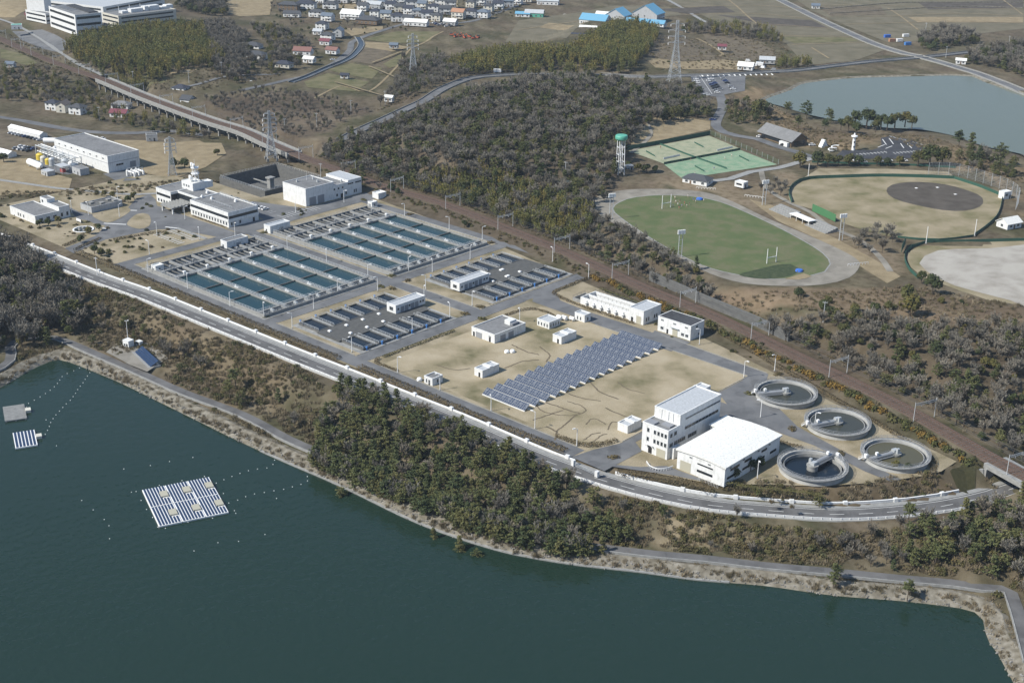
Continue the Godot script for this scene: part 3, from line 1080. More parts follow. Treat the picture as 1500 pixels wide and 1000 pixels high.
func make_plant_ground():
	var lawn := abs_pts([-690, -329, -640, -329, -560, -328, -275, -331.5, -262, -334, -246, -341, -223, -350, -213, -360.5, -197, -374, -185, -389.5, -176, -404.5, -173, -412, -172.5, -423, -230, -436, -290, -452, -370, -470, -470, -488, -600, -500, -603, -452, -655, -452, -690, -432])
	sheet("lawn", lawn, 0.06, M.lawn)
	sheet("field", abs_pts([-380, -341, -276, -341, -266.5, -350, -266.5, -434, -377, -434, -379, -400]), 0.12, M.meadow)
	# worn tracks in the field, where the grass has gone
	var tracks := tool()
	for l in [pts([8, -457, 13.1, -461.3, 19.6, -466.3], 0), pts([8.6, -472.6, 12.7, -464.3, 22.3, -461.6, 28.1, -466, 26.2, -470.7, 21.2, -474.3], 0), pts([13, -452, 16.6, -447.6, 15.7, -440.9], 0), pts([16.6, -447.6, 20.6, -455.1, 24.9, -462.9], 0), pts([26.3, -441.3, 29.7, -446.4, 32.7, -447.6], 0), pts([27.8, -438.6, 31, -442, 32.6, -445.4, 35.1, -446.6], 0), pts([27.6, -454.2, 29.8, -458.9, 32.3, -458.4, 35.1, -454.5], 0), pts([35.9, -468.7, 40, -464, 44.8, -459.4], 0), pts([13.3, -472.8, 20.9, -466.9, 25.9, -463.5], 0), pts([21.4, -482.4, 26.5, -477.5, 34.2, -474.7], 0), pts([31.1, -492.4, 34.6, -482.9, 40.9, -476.8], 0), pts([41.9, -492.8, 45.5, -486.4, 51.8, -482.2], 0), pts([0, -529.8, 5.7, -522.6, 11.3, -519.2], 0), pts([11.4, -528, 15.5, -519.4, 14, -512.2], 0), pts([-2.6, -504.7, 4.3, -511.9, 11.2, -513.5], 0), pts([-30.2, -507.1, -23.1, -502.5, -16.3, -504.2], 0), pts([22, -500.1, 27.2, -494.9, 34.1, -497.2], 0), pts([35.3, -449.9, 37.8, -456.9, 41.9, -454.7, 44.9, -460.6], 0)]:
		var line := smooth(l, 1.2)
		for i in line.size():
			line[i] += Vector3(rng.randf_range(-0.25, 0.25), 0.15, rng.randf_range(-0.25, 0.25))
		ribbon(tracks, line, -rng.randf_range(0.25, 0.45), rng.randf_range(0.2, 0.4))
	struct("worn_track", tracks, M.soil)
	var y := 0.10
	for r in [
			[-453, -330.5, -439.5, -490, "cross"], [-398, -333, -385.5, -483, "cross2"], [-556, -331, -272, -338.4, "front"], [-556, -405.5, -388, -412.3, "mid"], [-556, -485.5, -388, -491.5, "rear"],
			[-562, -331, -555, -412, "west"]]:
		y += 0.006
		sheet("works_road", ab_rect(r[0] if r[4] != "cross" else -452.0, r[1], r[2] if r[4] != "cross" else -446.0, r[3]) if r[4] != "cross2" else ab_rect(-393.5, r[1], -387.0, r[3]), y, M.asphalt)
	for p in [
			[-388, -441, -384, -436, -346, -434.8, -267, -434.5, -263, -410, -255, -404, -246, -399, -215, -398.6, -192, -393.5, -182, -393, -180, -397, -206, -402, -228, -408, -254, -425, -262, -441.5, -318, -444.5, -356, -444, -376, -446, -383, -452, -388, -455],
			[-276, -332, -263, -334, -256, -338, -250, -342, -244, -349, -224, -350, -238, -345, -248, -340, -258, -335, -263, -333],
			[-272, -331, -257, -331, -257, -352, -263, -356, -263, -434, -266, -434, -266.2, -352, -270, -341],
			[-259.5, -386.5, -244, -386.5, -244, -401, -252, -406, -264, -406],
			[-662, -367, -638, -358, -628, -360, -618, -362.5, -607, -350, -600, -328, -590, -327, -598, -350, -594, -378, -586, -385, -562, -392, -562, -403, -570, -403, -612, -402, -630, -402, -640, -408, -652, -412, -648, -400, -634, -385, -634, -370, -650, -366],
			[-600, -428, -569.5, -428, -569.5, -404, -556, -404, -556, -510, -568.5, -500, -569, -456, -600, -444],
			[-318, -433, -304, -433, -304, -447, -323, -447]]:
		y += 0.006
		sheet("works_road", abs_pts(p), y, M.asphalt)
	for p in [pts([-203.2, -687, -202.6, -704.7, -196.8, -704.9, -192.4, -694.1, -191, -683.5, -194.7, -679], 0), pts([-225.7, -702.3, -216.9, -690.6, -211.6, -690.8, -207.5, -709.4, -212, -716.8, -219.1, -711.4], 0), pts([-223.5, -667, -220.3, -675.1, -218.8, -684.5, -229.3, -693.6, -234.6, -683.8, -231.1, -666.6], 0)]:
		sheet("lawn_island", smooth(p, 2.0, true), 0.26, M.lawn)
	# kerbs along the drives
	var kerb := tool()
	for k in [[-445.6, -412.6, -445.6, -485], [-445.6, -338.8, -445.6, -405], [-386.6, -338.8, -386.6, -434], [-393.9, -338.8, -393.9, -405], [-393.9, -412.6, -393.9, -485], [-452.4, -338.8, -452.4, -405], [-452.4, -412.6, -452.4, -485], [-552, -405.2, -453, -405.2], [-552, -412.6, -453, -412.6], [-444, -412.6, -395, -412.6], [-444, -405.2, -395, -405.2], [-379, -338.7, -276, -338.7], [-346, -434.4, -267, -434.3], [-266.6, -353, -266.6, -434], [-555, -338.8, -453, -338.8], [-444, -338.8, -395, -338.8], [-318, -444.9, -263, -442]]:
		wall(kerb, PackedVector3Array([ab(k[0], k[1]), ab(k[2], k[3])]), 0, 0.22, 0.0, 0.25)
	struct("kerb", kerb, M.concrete)
	drape("ivy_bank", pts([152.6, -422.6, 163.8, -431.1, 159.3, -412.9, 154.8, -415.7], -1), 0.3, M.hedge_slope)
	# parking bays and markings by the office
	var ln := tool()
	for i in 12:
		bar(ln, ab(-604 + i * 2.6, -436, 0.2), ab(-604 + i * 2.6, -441, 0.2), 0.14, 0.02)
	for i in 11:
		bar(ln, ab(-569 + 0.0, -437 - i * 2.4, 0.2), ab(-562, -437 - i * 2.4, 0.2), 0.18, 0.02)
	struct("parking_line", ln, M.line_paint)
	var zebra := tool()
	for i in 10:
		bar(zebra, ab(-587 + i * 2.3, -379.5, 0.17), ab(-587 + i * 2.3, -384, 0.17), 0.5, 0.03)
		bar(zebra, ab(-587 + i * 2.3, -371, 0.17), ab(-587 + i * 2.3, -375.5, 0.17), 0.5, 0.03)
	struct("parking_grid", zebra, M.line_paint)
	var sl := tool()
	box(sl, ab(-576, -386.4, 0.1), Vector3(26, 0.2, 2.2), -YAW)
	struct("paved_strip", sl, M.concrete)
	ln = tool()
	for q in [[-622, -364, -612, -371], [-618, -357.5, -613, -360], [-633, -386, -629.5, -389], [-594, -383, -588, -386]]:
		bar(ln, ab(q[0], q[1], 0.24), ab(q[2], q[3], 0.24), 1.1, 0.03)
	struct("road_marking", ln, M.line_paint)


func window(parent: Node, c: Vector3, n: Vector3, w: float, h: float, panes := 1, glass := "glass") -> void:
	var turn := atan2(n.x, n.z)
	var f := tool()
	var b := 0.09
	box(f, Vector3(0, h / 2, 0.03), Vector3(w + 2 * b, b, 0.14))
	box(f, Vector3(0, -h / 2, 0.05), Vector3(w + 2 * b, b, 0.2))
	for s in panes + 1:
		box(f, Vector3(-w / 2 + w * s / panes, 0, 0.03), Vector3(b, h, 0.12))
	var fr := obj("window", f, M.steel, parent, c, turn)
	var p := tool()
	box(p, Vector3(0, 0, 0.0), Vector3(w, h, 0.08))
	obj("pane", p, M[glass], fr)


# a flat roofed block: walls, parapet, roof; its base centre is the local origin
func block(t: Node, c: Vector3, w: float, d: float, h: float, wm := "white_wall", rm := "roof_grey", para := 0.45) -> void:
	var st := tool()
	bx(st, c.x - w / 2, c.y, c.z - d / 2, c.x + w / 2, c.y + h - para, c.z + d / 2)
	obj("wall", st, M[wm], t)
	if para > 0.02:
		st = tool()
		var e := 0.3
		var y0 := c.y + h - para
		var y1 := c.y + h
		bx(st, c.x - w / 2 - 0.06, y0, c.z - d / 2 - 0.06, c.x + w / 2 + 0.06, y1, c.z - d / 2 + e)
		bx(st, c.x - w / 2 - 0.06, y0, c.z + d / 2 - e, c.x + w / 2 + 0.06, y1, c.z + d / 2 + 0.06)
		bx(st, c.x - w / 2 - 0.06, y0, c.z - d / 2 + e, c.x - w / 2 + e, y1, c.z + d / 2 - e)
		bx(st, c.x + w / 2 - e, y0, c.z - d / 2 + e, c.x + w / 2 + 0.06, y1, c.z + d / 2 - e)
		obj("parapet", st, M[wm], t)
	st = tool()
	bx(st, c.x - w / 2 + 0.3, c.y + h - para, c.z - d / 2 + 0.3, c.x + w / 2 - 0.3, c.y + h - para + 0.06, c.z + d / 2 - 0.3)
	obj("roof", st, M[rm], t)


func panel(t: Node, called: String, c: Vector3, n: Vector3, w: float, h: float, m: String, depth := 0.1) -> MeshInstance3D:
	var st := tool()
	box(st, Vector3.ZERO, Vector3(w, h, depth))
	return obj(called, st, M[m], t, c, atan2(n.x, n.z))


const FZ := Vector3(0, 0, 1)
const BZ := Vector3(0, 0, -1)
const RX := Vector3(1, 0, 0)
const LX := Vector3(-1, 0, 0)


func handrail(st: SurfaceTool, p: Vector3, q: Vector3, h := 1.0) -> void:
	bar(st, p + Vector3.UP * h, q + Vector3.UP * h, 0.09)
	bar(st, p + Vector3.UP * h * 0.5, q + Vector3.UP * h * 0.5, 0.06)
	var n := maxi(1, int(p.distance_to(q) / 2.2))
	for i in n + 1:
		var c := p.lerp(q, float(i) / n)
		bar(st, c, c + Vector3.UP * h, 0.08)


func basin(a0: float, b0: float, label: String) -> void:
	var t := thing("settling_basin", label, "water basin", ab(a0, b0), -YAW, "settling basins")
	var L := 91.0
	var D := 65.0
	var lane := D / 5.0
	var top := 1.5
	var st := tool()
	bx(st, 0, 0, 0, L, top, -0.6)
	bx(st, 0, 0, -D, L, top, -D + 0.6)
	bx(st, 0, 0, -0.6, 0.6, top, -D + 0.6)
	bx(st, L - 0.6, 0, -0.6, L, top, -D + 0.6)
	obj("outer_wall", st, M.concrete, t)
	st = tool()
	bx(st, -2.0, 0.0, 1.2, L + 1.5, 0.14, -D - 1.2)
	obj("apron", st, M.concrete, t)
	st = tool()
	bx(st, 0.6, 0.14, -0.6, L - 0.6, 0.3, -D + 0.6)
	obj("floor", st, M.dark_concrete, t)
	var fx := 23.5
	var ex := 85.5
	for i in 5:
		var z0 := -lane * i - 0.6
		var z1 := -lane * (i + 1) + 0.6
		# three cells of water
		for c in 3:
			var x0 := fx + (ex - fx) * c / 3.0 + 0.25
			var x1 := fx + (ex - fx) * (c + 1) / 3.0 - 0.25
			st = tool()
			quad(st, Vector3(x0, 0.72, z1), Vector3(x1, 0.72, z1), Vector3(x1, 0.72, z0), Vector3(x0, 0.72, z0))
			obj("water", st, M.basin_water, t)
			if c < 2:
				st = tool()
				bx(st, x1, 0.3, z0, x1 + 0.5, top - 0.25, z1)
				obj("cell_beam", st, M.dark_concrete, t)
		# outlet trough
		st = tool()
		quad(st, Vector3(ex + 1.2, 0.62, z1), Vector3(L - 0.6, 0.62, z1), Vector3(L - 0.6, 0.62, z0), Vector3(ex + 1.2, 0.62, z0))
		obj("water", st, M.filter_water, t)
		st = tool()
		for k in 4:
			bx(st, ex + 1.2, 0.62, z0 - 2.2 - k * 2.6, L - 1.2, 0.95, z0 - 2.5 - k * 2.6)
		obj("launder", st, M.dark_steel, t)
		# mixing bays with baffles
		for c in 2:
			var x0 := 1.0 + c * 11.0
			for k in 4:
				var wz := (z0 - z1) / 4.0
				st = tool()
				quad(st, Vector3(x0, 0.55, z0 - wz * (k + 1)), Vector3(x0 + 9.6, 0.55, z0 - wz * (k + 1)), Vector3(x0 + 9.6, 0.55, z0 - wz * k), Vector3(x0, 0.55, z0 - wz * k))
				obj("water", st, M.filter_water, t)
				if k:
					st = tool()
					bx(st, x0, 0.5, z0 - wz * k - 0.22, x0 + 9.6, 1.1, z0 - wz * k + 0.22)
					obj("baffle", st, M.concrete if (k + c) % 2 == 0 else M.dark_concrete, t)
			st = tool()
			bx(st, x0 + 9.6, 0.4, z0, x0 + 11.0, top, z1)
			obj("walkway", st, M.pavement, t)
		# gate motors
		st = tool()
		for k in 1:
			var zc := lerpf(z0, z1, 0.5)
			bx(st, 22.2, top, zc - 0.35, 22.9, top + 1.2, zc + 0.35)
			bx(st, 21.9, top + 1.2, zc - 0.6, 23.2, top + 1.75, zc + 0.6)
		obj("gate_motor", st, M.white_paint, t)
		st = tool()
		tube(st, Vector3(11.2, top, (z0 + z1) / 2), Vector3(11.2, top + 1.4, (z0 + z1) / 2), 0.35, 0.3, 8)
		bx(st, 10.6, top + 1.4, (z0 + z1) / 2 - 0.4, 11.8, top + 1.8, (z0 + z1) / 2 + 0.4)
		obj("mixer", st, M.duct_grey, t)
		st = tool()
		var zc := (z0 + z1) / 2
		bx(st, ex + 2.0, 0.9, zc - 0.5, ex + 4.2, 1.9, zc + 0.5)
		tube(st, Vector3(ex + 3.0, 1.9, zc), Vector3(ex + 3.0, 2.6, zc), 0.3, 0.2, 8)
		obj("outlet_valve", st, M.steel, t)
	# lane walks
	for i in range(1, 5):
		st = tool()
		bx(st, 1.0, 0.3, -lane * i - 0.6, L - 0.6, top, -lane * i + 0.6)
		obj("walkway", st, M.concrete, t)
		st = tool()
		for s in [-0.55, 0.55]:
			handrail(st, Vector3(fx, top, -lane * i + s), Vector3(L - 1, top, -lane * i + s))
		obj("handrail", st, M.rail_steel, t)
		for c in 3:
			st = tool()
			box(st, Vector3(fx + 10 + c * 20.5, top + 0.25, -lane * i), Vector3(2.6, 0.5, 0.7))
			tube(st, Vector3(fx + 9.4 + c * 20.5, top + 0.5, -lane * i), Vector3(fx + 9.4 + c * 20.5, top + 1.1, -lane * i), 0.25, 0.25, 8)
			obj("scraper_drive", st, M.white_paint, t)
	# cross walks
	for xx in [fx - 0.9, ex]:
		st = tool()
		bx(st, xx, 0.3, -0.6, xx + 1.2, top + 0.003, -D + 0.6)
		obj("walkway", st, M.concrete, t)
		st = tool()
		handrail(st, Vector3(xx + 0.1, top, -0.6), Vector3(xx + 0.1, top, -D + 0.6))
		handrail(st, Vector3(xx + 1.1, top, -0.6), Vector3(xx + 1.1, top, -D + 0.6))
		obj("handrail", st, M.rail_steel, t)
	st = tool()
	for s in [[0.2, -0.3, L - 0.2, -0.3], [0.2, -D + 0.3, L - 0.2, -D + 0.3], [0.3, -0.3, 0.3, -D + 0.3], [L - 0.3, -0.3, L - 0.3, -D + 0.3], [11.0, -0.5, 11.0, -D + 0.5]]:
		handrail(st, Vector3(s[0], top, s[1]), Vector3(s[2], top, s[3]))
	obj("handrail", st, M.rail_steel, t)


func filter_bed(a0: float, b0: float, label: String, house_a: float, house_b0: float, house_b1: float, house_label: String) -> void:
	var t := thing("filter_bed", label, "filter bed", ab(a0, b0), -YAW, "filter beds")
	var L := 42.0
	var D := 53.0
	var st := tool()
	bx(st, -1.5, 0, 1.5, L + 1.5, 0.18, -D - 1.5)
	obj("apron", st, M.concrete, t)
	st = tool()
	bx(st, 13.6, 0.18, 0, L - 14.0, 1.0, -D)
	obj("deck", st, M.deck_grey, t)
	for side in 2:
		var x0 := 0.0 if side == 0 else L - 13.8
		for k in 6:
			var z0 := -1.0 - k * 8.6
			var z1 := z0 - 7.1
			var cell := tool()
			bx(cell, x0, 0.18, z0, x0 + 13.4, 1.15, z0 - 0.3)
			bx(cell, x0, 0.18, z1, x0 + 13.4, 1.15, z1 + 0.3)
			bx(cell, x0, 0.18, z0 - 0.4, x0 + 0.4, 1.15, z1 + 0.4)
			bx(cell, x0 + 13.0, 0.18, z0 - 0.4, x0 + 13.4, 1.15, z1 + 0.4)
			obj("cell_wall", cell, M.dark_concrete, t)
			st = tool()
			quad(st, Vector3(x0 + 0.4, 0.78, z1 + 0.3), Vector3(x0 + 13.0, 0.78, z1 + 0.3), Vector3(x0 + 13.0, 0.78, z0 - 0.3), Vector3(x0 + 0.4, 0.78, z0 - 0.3))
			obj("water", st, M.filter_water, t)
			st = tool()
			bx(st, x0 + 0.2, 0.18, z1 - 0.1, x0 + 13.2, 0.85, z1 - 1.4)
			obj("walkway", st, M.pavement, t)
			st = tool()
			handrail(st, Vector3(x0 + 0.3, 1.1, z0 - 0.2), Vector3(x0 + 13.1, 1.1, z0 - 0.2), 0.9)
			handrail(st, Vector3(x0 + 0.3, 1.1, z1 + 0.2), Vector3(x0 + 13.1, 1.1, z1 + 0.2), 0.9)
			var ex := x0 + 0.2 if side == 0 else x0 + 13.2
			handrail(st, Vector3(ex, 1.1, z0 - 0.2), Vector3(ex, 1.1, z1 + 0.2), 0.9)
			obj("handrail", st, M.rail_steel, t)
			st = tool()
			var vx := x0 - 0.6 if side == 0 else x0 + 14.0
			tube(st, Vector3(vx, 0.18, z0 - 1.5), Vector3(vx, 1.3, z0 - 1.5), 0.3, 0.3, 8)
			bx(st, vx - 0.35, 1.3, z0 - 1.9, vx + 0.35, 1.8, z0 - 1.1)
			obj("valve", st, M.blue, t)
	for k in 8:
		var p := Vector3(17.0 + 8.0 * (k % 2), 1.0, -4.0 - 4.7 * k)
		if house_b1 - b0 > -30 and p.z > house_b1 - b0:
			p.z -= 20.0
		elif house_b0 - b0 < -30 and p.z < house_b0 - b0 + 1:
			continue
		st = tool()
		box(st, p + Vector3(0, 0.2, 0), Vector3(1.5, 0.4, 1.2))
		box(st, p + Vector3(0, 0.48, 0), Vector3(1.2, 0.18, 0.9))
		obj("roof_light", st, M.white_paint, t)
	var h := thing("filter_house", house_label, "building", ab(house_a, (house_b0 + house_b1) / 2, 1.0), -YAW, "filter houses")
	var d := house_b0 - house_b1
	block(h, Vector3.ZERO, 5.8, d, 4.0, "white_wall", "roof_light")
	var doors := [0.22, 0.36, 0.56, 0.7]
	for k in 4:
		panel(h, "shutter_door", Vector3(2.92, 1.35, d * (0.5 - doors[k])), RX, 2.1, 2.5, "grey_shutter")
	for k in [0.08, 0.46, 0.83, 0.92]:
		window(h, Vector3(2.92, 1.9, d * (0.5 - k)), RX, 1.0, 1.0)
	window(h, Vector3(0, 1.9, d / 2 + 0.02), FZ, 2.2, 1.6, 2)


func clarifier(a: float, b: float, aim: float, label: String, wm: String, level: float) -> void:
	var t := thing("clarifier", label, "water tank", ab(a, b), 0.0, "round clarifiers")
	var R := 11.7
	var st := tool()
	lathe(st, Vector3.ZERO, [Vector2(R - 0.3, 0), Vector2(R - 0.3, 2.3), Vector2(R - 0.9, 2.3), Vector2(R - 0.9, 0.05)], 72)
	obj("tank_wall", st, M.light_concrete, t)
	st = tool()
	lathe(st, Vector3.ZERO, [Vector2(R - 0.28, 1.95), Vector2(R + 0.45, 2.1), Vector2(R + 0.45, 2.34), Vector2(R - 0.3, 2.34)], 72)
	obj("walkway", st, M.pavement, t)
	st = tool()
	lathe(st, Vector3.ZERO, [Vector2(R - 2.1, 0.05), Vector2(R - 2.1, 1.75), Vector2(R - 1.8, 1.75), Vector2(R - 1.8, 0.05)], 72)
	obj("weir_ring", st, M.concrete, t)
	st = tool()
	lathe(st, Vector3.ZERO, [Vector2(R - 0.9, level - 0.25), Vector2(R - 1.8, level - 0.25)], 72)
	obj("launder_water", st, M.filter_water, t)
	st = tool()
	lathe(st, Vector3.ZERO, [Vector2(R - 2.1, level), Vector2(0.0, level)], 72)
	obj("water", st, M[wm], t)
	st = tool()
	for rr: float in [R + 0.35, R - 0.75]:
		for k in 72:
			var u := Vector3(cos(TAU * k / 72), 0, sin(TAU * k / 72)) * rr
			var v := Vector3(cos(TAU * (k + 1) / 72), 0, sin(TAU * (k + 1) / 72)) * rr
			for y in [2.85, 3.35]:
				bar(st, u + Vector3.UP * y, v + Vector3.UP * y, 0.08)
			if k % 2 == 0:
				bar(st, u + Vector3.UP * 2.3, u + Vector3.UP * 3.35, 0.08)
	obj("handrail", st, M.duct_grey, t)
	# central column with its drive
	st = tool()
	lathe(st, Vector3.ZERO, [Vector2(1.9, 0.0), Vector2(1.9, 1.9), Vector2(2.1, 2.0), Vector2(2.1, 2.5), Vector2(0, 2.5)], 24)
	obj("column", st, M.concrete, t)
	var d := Vector3(cos(aim), 0, sin(aim))
	var s := Vector3(-d.z, 0, d.x)
	st = tool()
	obox(st, Vector3(0, 3.1, 0) + s * 0.4, Basis(d, Vector3.UP, s), Vector3(2.0, 1.1, 1.6))
	obox(st, Vector3(0, 3.5, 0) - s * 1.0, Basis(d, Vector3.UP, s), Vector3(1.0, 1.9, 0.9))
	obj("drive_unit", st, M.steel, t)
	# covered bridge from the column to the rim
	st = tool()
	tube(st, d * 1.6 + Vector3.UP * 2.5, d * (R - 0.2) + Vector3.UP * 2.5, 0.8, 0.8, 14)
	obj("bridge_cover", st, M.duct_grey, t)
	st = tool()
	obox(st, d * R * 0.5 + Vector3.UP * 1.9, Basis(d, Vector3.UP, s), Vector3(R, 0.3, 2.4))
	for e in [-1.15, 1.15]:
		handrail(st, d * 2.0 + s * e + Vector3.UP * 2.05, d * R + s * e + Vector3.UP * 2.05, 1.1)
	obj("bridge", st, M.duct_grey, t)
	st = tool()
	obox(st, d * (R - 3.0) + Vector3.UP * 4.0, Basis(d, Vector3.UP, s), Vector3(0.9, 1.0, 0.9))
	obox(st, d * (R + 0.2) + s * 1.9 + Vector3.UP * 3.0, Basis(d, Vector3.UP, s), Vector3(0.8, 1.3, 1.2))
	obj("control_box", st, M.white_paint, t)
	# stair outside the wall
	st = tool()
	for k in 8:
		obox(st, d.rotated(Vector3.UP, -0.2 - k * 0.028) * (R + 0.95) + Vector3.UP * (2.2 - k * 0.28), Basis(d, Vector3.UP, s).rotated(Vector3.UP, -0.2 - k * 0.028), Vector3(0.9, 0.1, 0.36))
	handrail(st, d.rotated(Vector3.UP, -0.18) * (R + 1.4) + Vector3.UP * 2.2, d.rotated(Vector3.UP, -0.42) * (R + 1.4), 1.0)
	obj("stair", st, M.white_paint, t)


func hut(a: float, b: float, w: float, d: float, h: float, label: String, rm := "roof_light", extra := "") -> Node3D:
	var t := thing("works_hut", label, "building", ab(a, b), -YAW, "small white works huts")
	block(t, Vector3.ZERO, w, d, h, "white_wall", rm)
	if extra.contains("tall"):
		for k in 4:
			window(t, Vector3(-w / 2 + w * (k + 0.6) / 4.3, h * 0.45, d / 2 + 0.02), FZ, 0.6, 1.4)
			window(t, Vector3(w / 2 + 0.02, h * 0.45, d / 2 - d * (k + 0.6) / 4.3), RX, 0.6, 1.4)
	if extra.contains("door"):
		panel(t, "door", Vector3(w * 0.12, 1.05, d / 2 + 0.02), FZ, 0.95, 2.1, "black")
	if extra.contains("wide"):
		panel(t, "shutter_door", Vector3(w / 2 + 0.02, 1.3, -d * 0.05), RX, 2.6, 2.1, "grey_shutter")
		window(t, Vector3(-w * 0.1, 1.5, d / 2 + 0.02), FZ, 0.8, 1.2)
	if extra.contains("slit"):
		window(t, Vector3(w * 0.1, 1.5, d / 2 + 0.02), FZ, 0.55, 1.5)
		window(t, Vector3(-w * 0.2, 1.5, d / 2 + 0.02), FZ, 0.55, 1.5)
		window(t, Vector3(w / 2 + 0.02, 1.5, 0), RX, 0.8, 1.5)
	if extra.contains("duct"):
		var st := tool()
		bx(st, -w * 0.48, h - 0.4, -d * 0.1, w * 0.48, h + 0.25, d * 0.06)
		obj("roof_duct", st, M.white_wall, t)
	return t


func make_plant():
	basin(-545, -338.5, "lower settling basin of five dark blue water lanes beside the main road")
	basin(-545.5, -415.5, "upper settling basin of five dark blue water lanes beside the railway")
	filter_bed(-437.2, -343.0, "lower filter bed of twelve black cells, nearest the main road", -418, -380.6, -398.6, "white filter house with grey shutters at the far end of the lower filter bed")
	filter_bed(-438.5, -423.0, "upper filter bed of twelve dark cells, nearest the railway", -418, -420.4, -440.2, "white filter house with grey shutters at the near end of the upper filter bed")
	clarifier(-245.2, -427.3, 2.9, "round clarifier with grey water, farthest from the road", "clarifier_water", 1.55)
	clarifier(-217.2, -418.0, 2.75, "round clarifier with grey green water, the middle one along the railway", "clarifier_water", 1.55)
	clarifier(-189.3, -409.6, 2.65, "round clarifier with muddy olive water, rightmost beside the railway", "muddy_water", 1.55)
	clarifier(-205.6, -381.3, -0.75, "half drained round clarifier with dark water, nearest the road", "filter_water", 0.5)
	admin_building()
	chemical_building()
	sludge_building()
	warehouse()
	long_tank()
	# building with the black roof beside it
	var t := thing("workshop", "white building with a black roof and roller door beside the long tank", "building", ab(-313.8, -453), -YAW)
	block(t, Vector3.ZERO, 17.2, 9.8, 6.8, "white_wall", "roof_dark", 0.12)
	panel(t, "roller_door", Vector3(0.6, 1.7, 4.95), FZ, 2.6, 3.4, "shutter")
	panel(t, "canopy", Vector3(0.6, 3.7, 5.2), FZ, 4.2, 0.25, "steel", 1.0)
	panel(t, "door", Vector3(-3.4, 1.1, 4.95), FZ, 0.9, 2.1, "black")
	for x in [-6.3, 4.6, 6.8]:
		window(t, Vector3(x, 1.9, 4.93), FZ, 1.4, 1.2, 2)
	for x in [-6.3, 0.2, 6.3]:
		window(t, Vector3(x, 5.5, 4.93), FZ, 1.4, 0.5, 2)
	for k in [[-1.2, 1.7], [0.6, 5.4]]:
		window(t, Vector3(8.63, k[1], k[0]), RX, 1.3, 0.9, 2)
	# pump house at the corner of the field
	t = thing("pump_house", "low white pump house with a grey roof and rooftop unit beside the field", "building", ab(-369, -397.5), -YAW)
	block(t, Vector3.ZERO, 13.4, 19.4, 4.1, "white_wall", "roof_grey")
	for z in [4.5, -0.5]:
		panel(t, "shutter_door", Vector3(6.74, 1.4, z), RX, 3.2, 2.5, "grey_shutter")
	panel(t, "shutter_door", Vector3(-2.4, 1.4, 9.74), FZ, 3.6, 2.5, "grey_shutter")
	panel(t, "door", Vector3(-5.3, 1.1, 9.74), FZ, 1.0, 2.1, "black")
	panel(t, "door", Vector3(4.0, 1.1, 9.74), FZ, 1.0, 2.1, "black")
	window(t, Vector3(4.0, 2.6, 9.73), FZ, 1.2, 0.4)
	var st := tool()
	bx(st, 0.4, 3.65, -7.2, 3.6, 5.6, -3.2)
	obj("rooftop_unit", st, M.white_wall, t)
	st = tool()
	bx(st, 3.5, 4.0, -7.0, 4.8, 4.8, -3.4)
	obj("louvre", st, M.grey_shutter, t)
	hut(-360, -419.6, 7.0, 7.2, 3.3, "square white hut with a row of tall slit windows on both faces", "roof_light", "tall")
	hut(-353.4, -434.8, 5.6, 4.2, 3.6, "narrow white hut with two slit windows beside the service road", "roof_light", "slit")
	hut(-344, -411.6, 4.8, 9.8, 3.5, "long white hut with a black door between pump house and solar rows", "roof_light", "door duct")
	hut(-343.4, -363.2, 4.4, 9.6, 3.4, "long white hut standing alone left of the solar rows", "roof_light", "door duct")
	hut(-352.3, -342.2, 4.6, 5.6, 3.2, "small square white hut near the main road edge of the field", "roof_grey", "slit door")
	hut(-271.5, -363.4, 4.6, 8.2, 3.3, "plain white hut just left of the tall sludge building", "roof_light", "duct")
	hut(-270.4, -405, 4.6, 9.6, 3.4, "white hut half hidden behind the tall sludge building", "roof_light", "duct")
	hut(-538.5, -341.0, 3.6, 4.6, 3.6, "tiny white hut on the lake corner of the lower basin", "roof_white", "slit")
	hut(-544, -390, 5.2, 13.0, 4.2, "white gatehouse with a wide grey door behind the lower basin", "roof_grey", "wide")
	hut(-549, -421, 5.2, 13.0, 4.2, "white valve house with a wide grey door at the corner of the upper basin", "roof_light", "wide")
	hut(-545, -484, 3.4, 4.0, 3.4, "tiny white hut at the railway corner of the upper basin", "roof_white", "slit")
	hut(-556, -499, 5.0, 6.0, 3.4, "small white cabin beside the railway past the chemical building", "roof_white")
	for k in [[-358.8, -428.8, 1.2], [-355.8, -430.5, 1.0], [-360.6, -427.6, 1.3]]:
		var tk := thing("white_tank", "white horizontal tank on saddles between two small huts, %s" % ("the left one" if k[2] > 1.25 else ("the middle one" if k[2] > 1.1 else "the right one")), "tank", ab(k[0], k[1]), -YAW, "small white tanks")
		st = tool()
		tube(st, Vector3(-1.2, 1.3, 0), Vector3(1.2, 1.3, 0), k[2] * 0.8, k[2] * 0.8, 14)
		obj("shell", st, M.white_paint, tk)
		st = tool()
		for x in [-0.8, 0.8]:
			bx(st, x - 0.15, 0.05, -0.7, x + 0.15, 0.8, 0.7)
		obj("saddle", st, M.concrete, tk)
	for k in [[-352, -384.3, "the pair's left one below the pump house"], [-350.6, -386.2, "the pair's right one below the pump house"], [-357.5, -339.6, "beside the small hut near the main road"]]:
		var dm := thing("vent_dome", "white concrete vent dome in the grass, " + k[2], "vent", ab(k[0], k[1]), 0, "vent domes")
		st = tool()
		lathe(st, Vector3.ZERO, [Vector2(1.1, 0), Vector2(1.1, 0.7), Vector2(0.8, 1.2), Vector2(0, 1.4)], 16)
		obj("dome", st, M.white_paint, dm)
		st = tool()
		bx(st, -0.3, 0.3, 0.95, 0.3, 0.8, 1.2)
		obj("vent_hatch", st, M.steel, dm)
	solar_rows()
	gate_buildings()
	sludge_pit()
	lamp_posts()


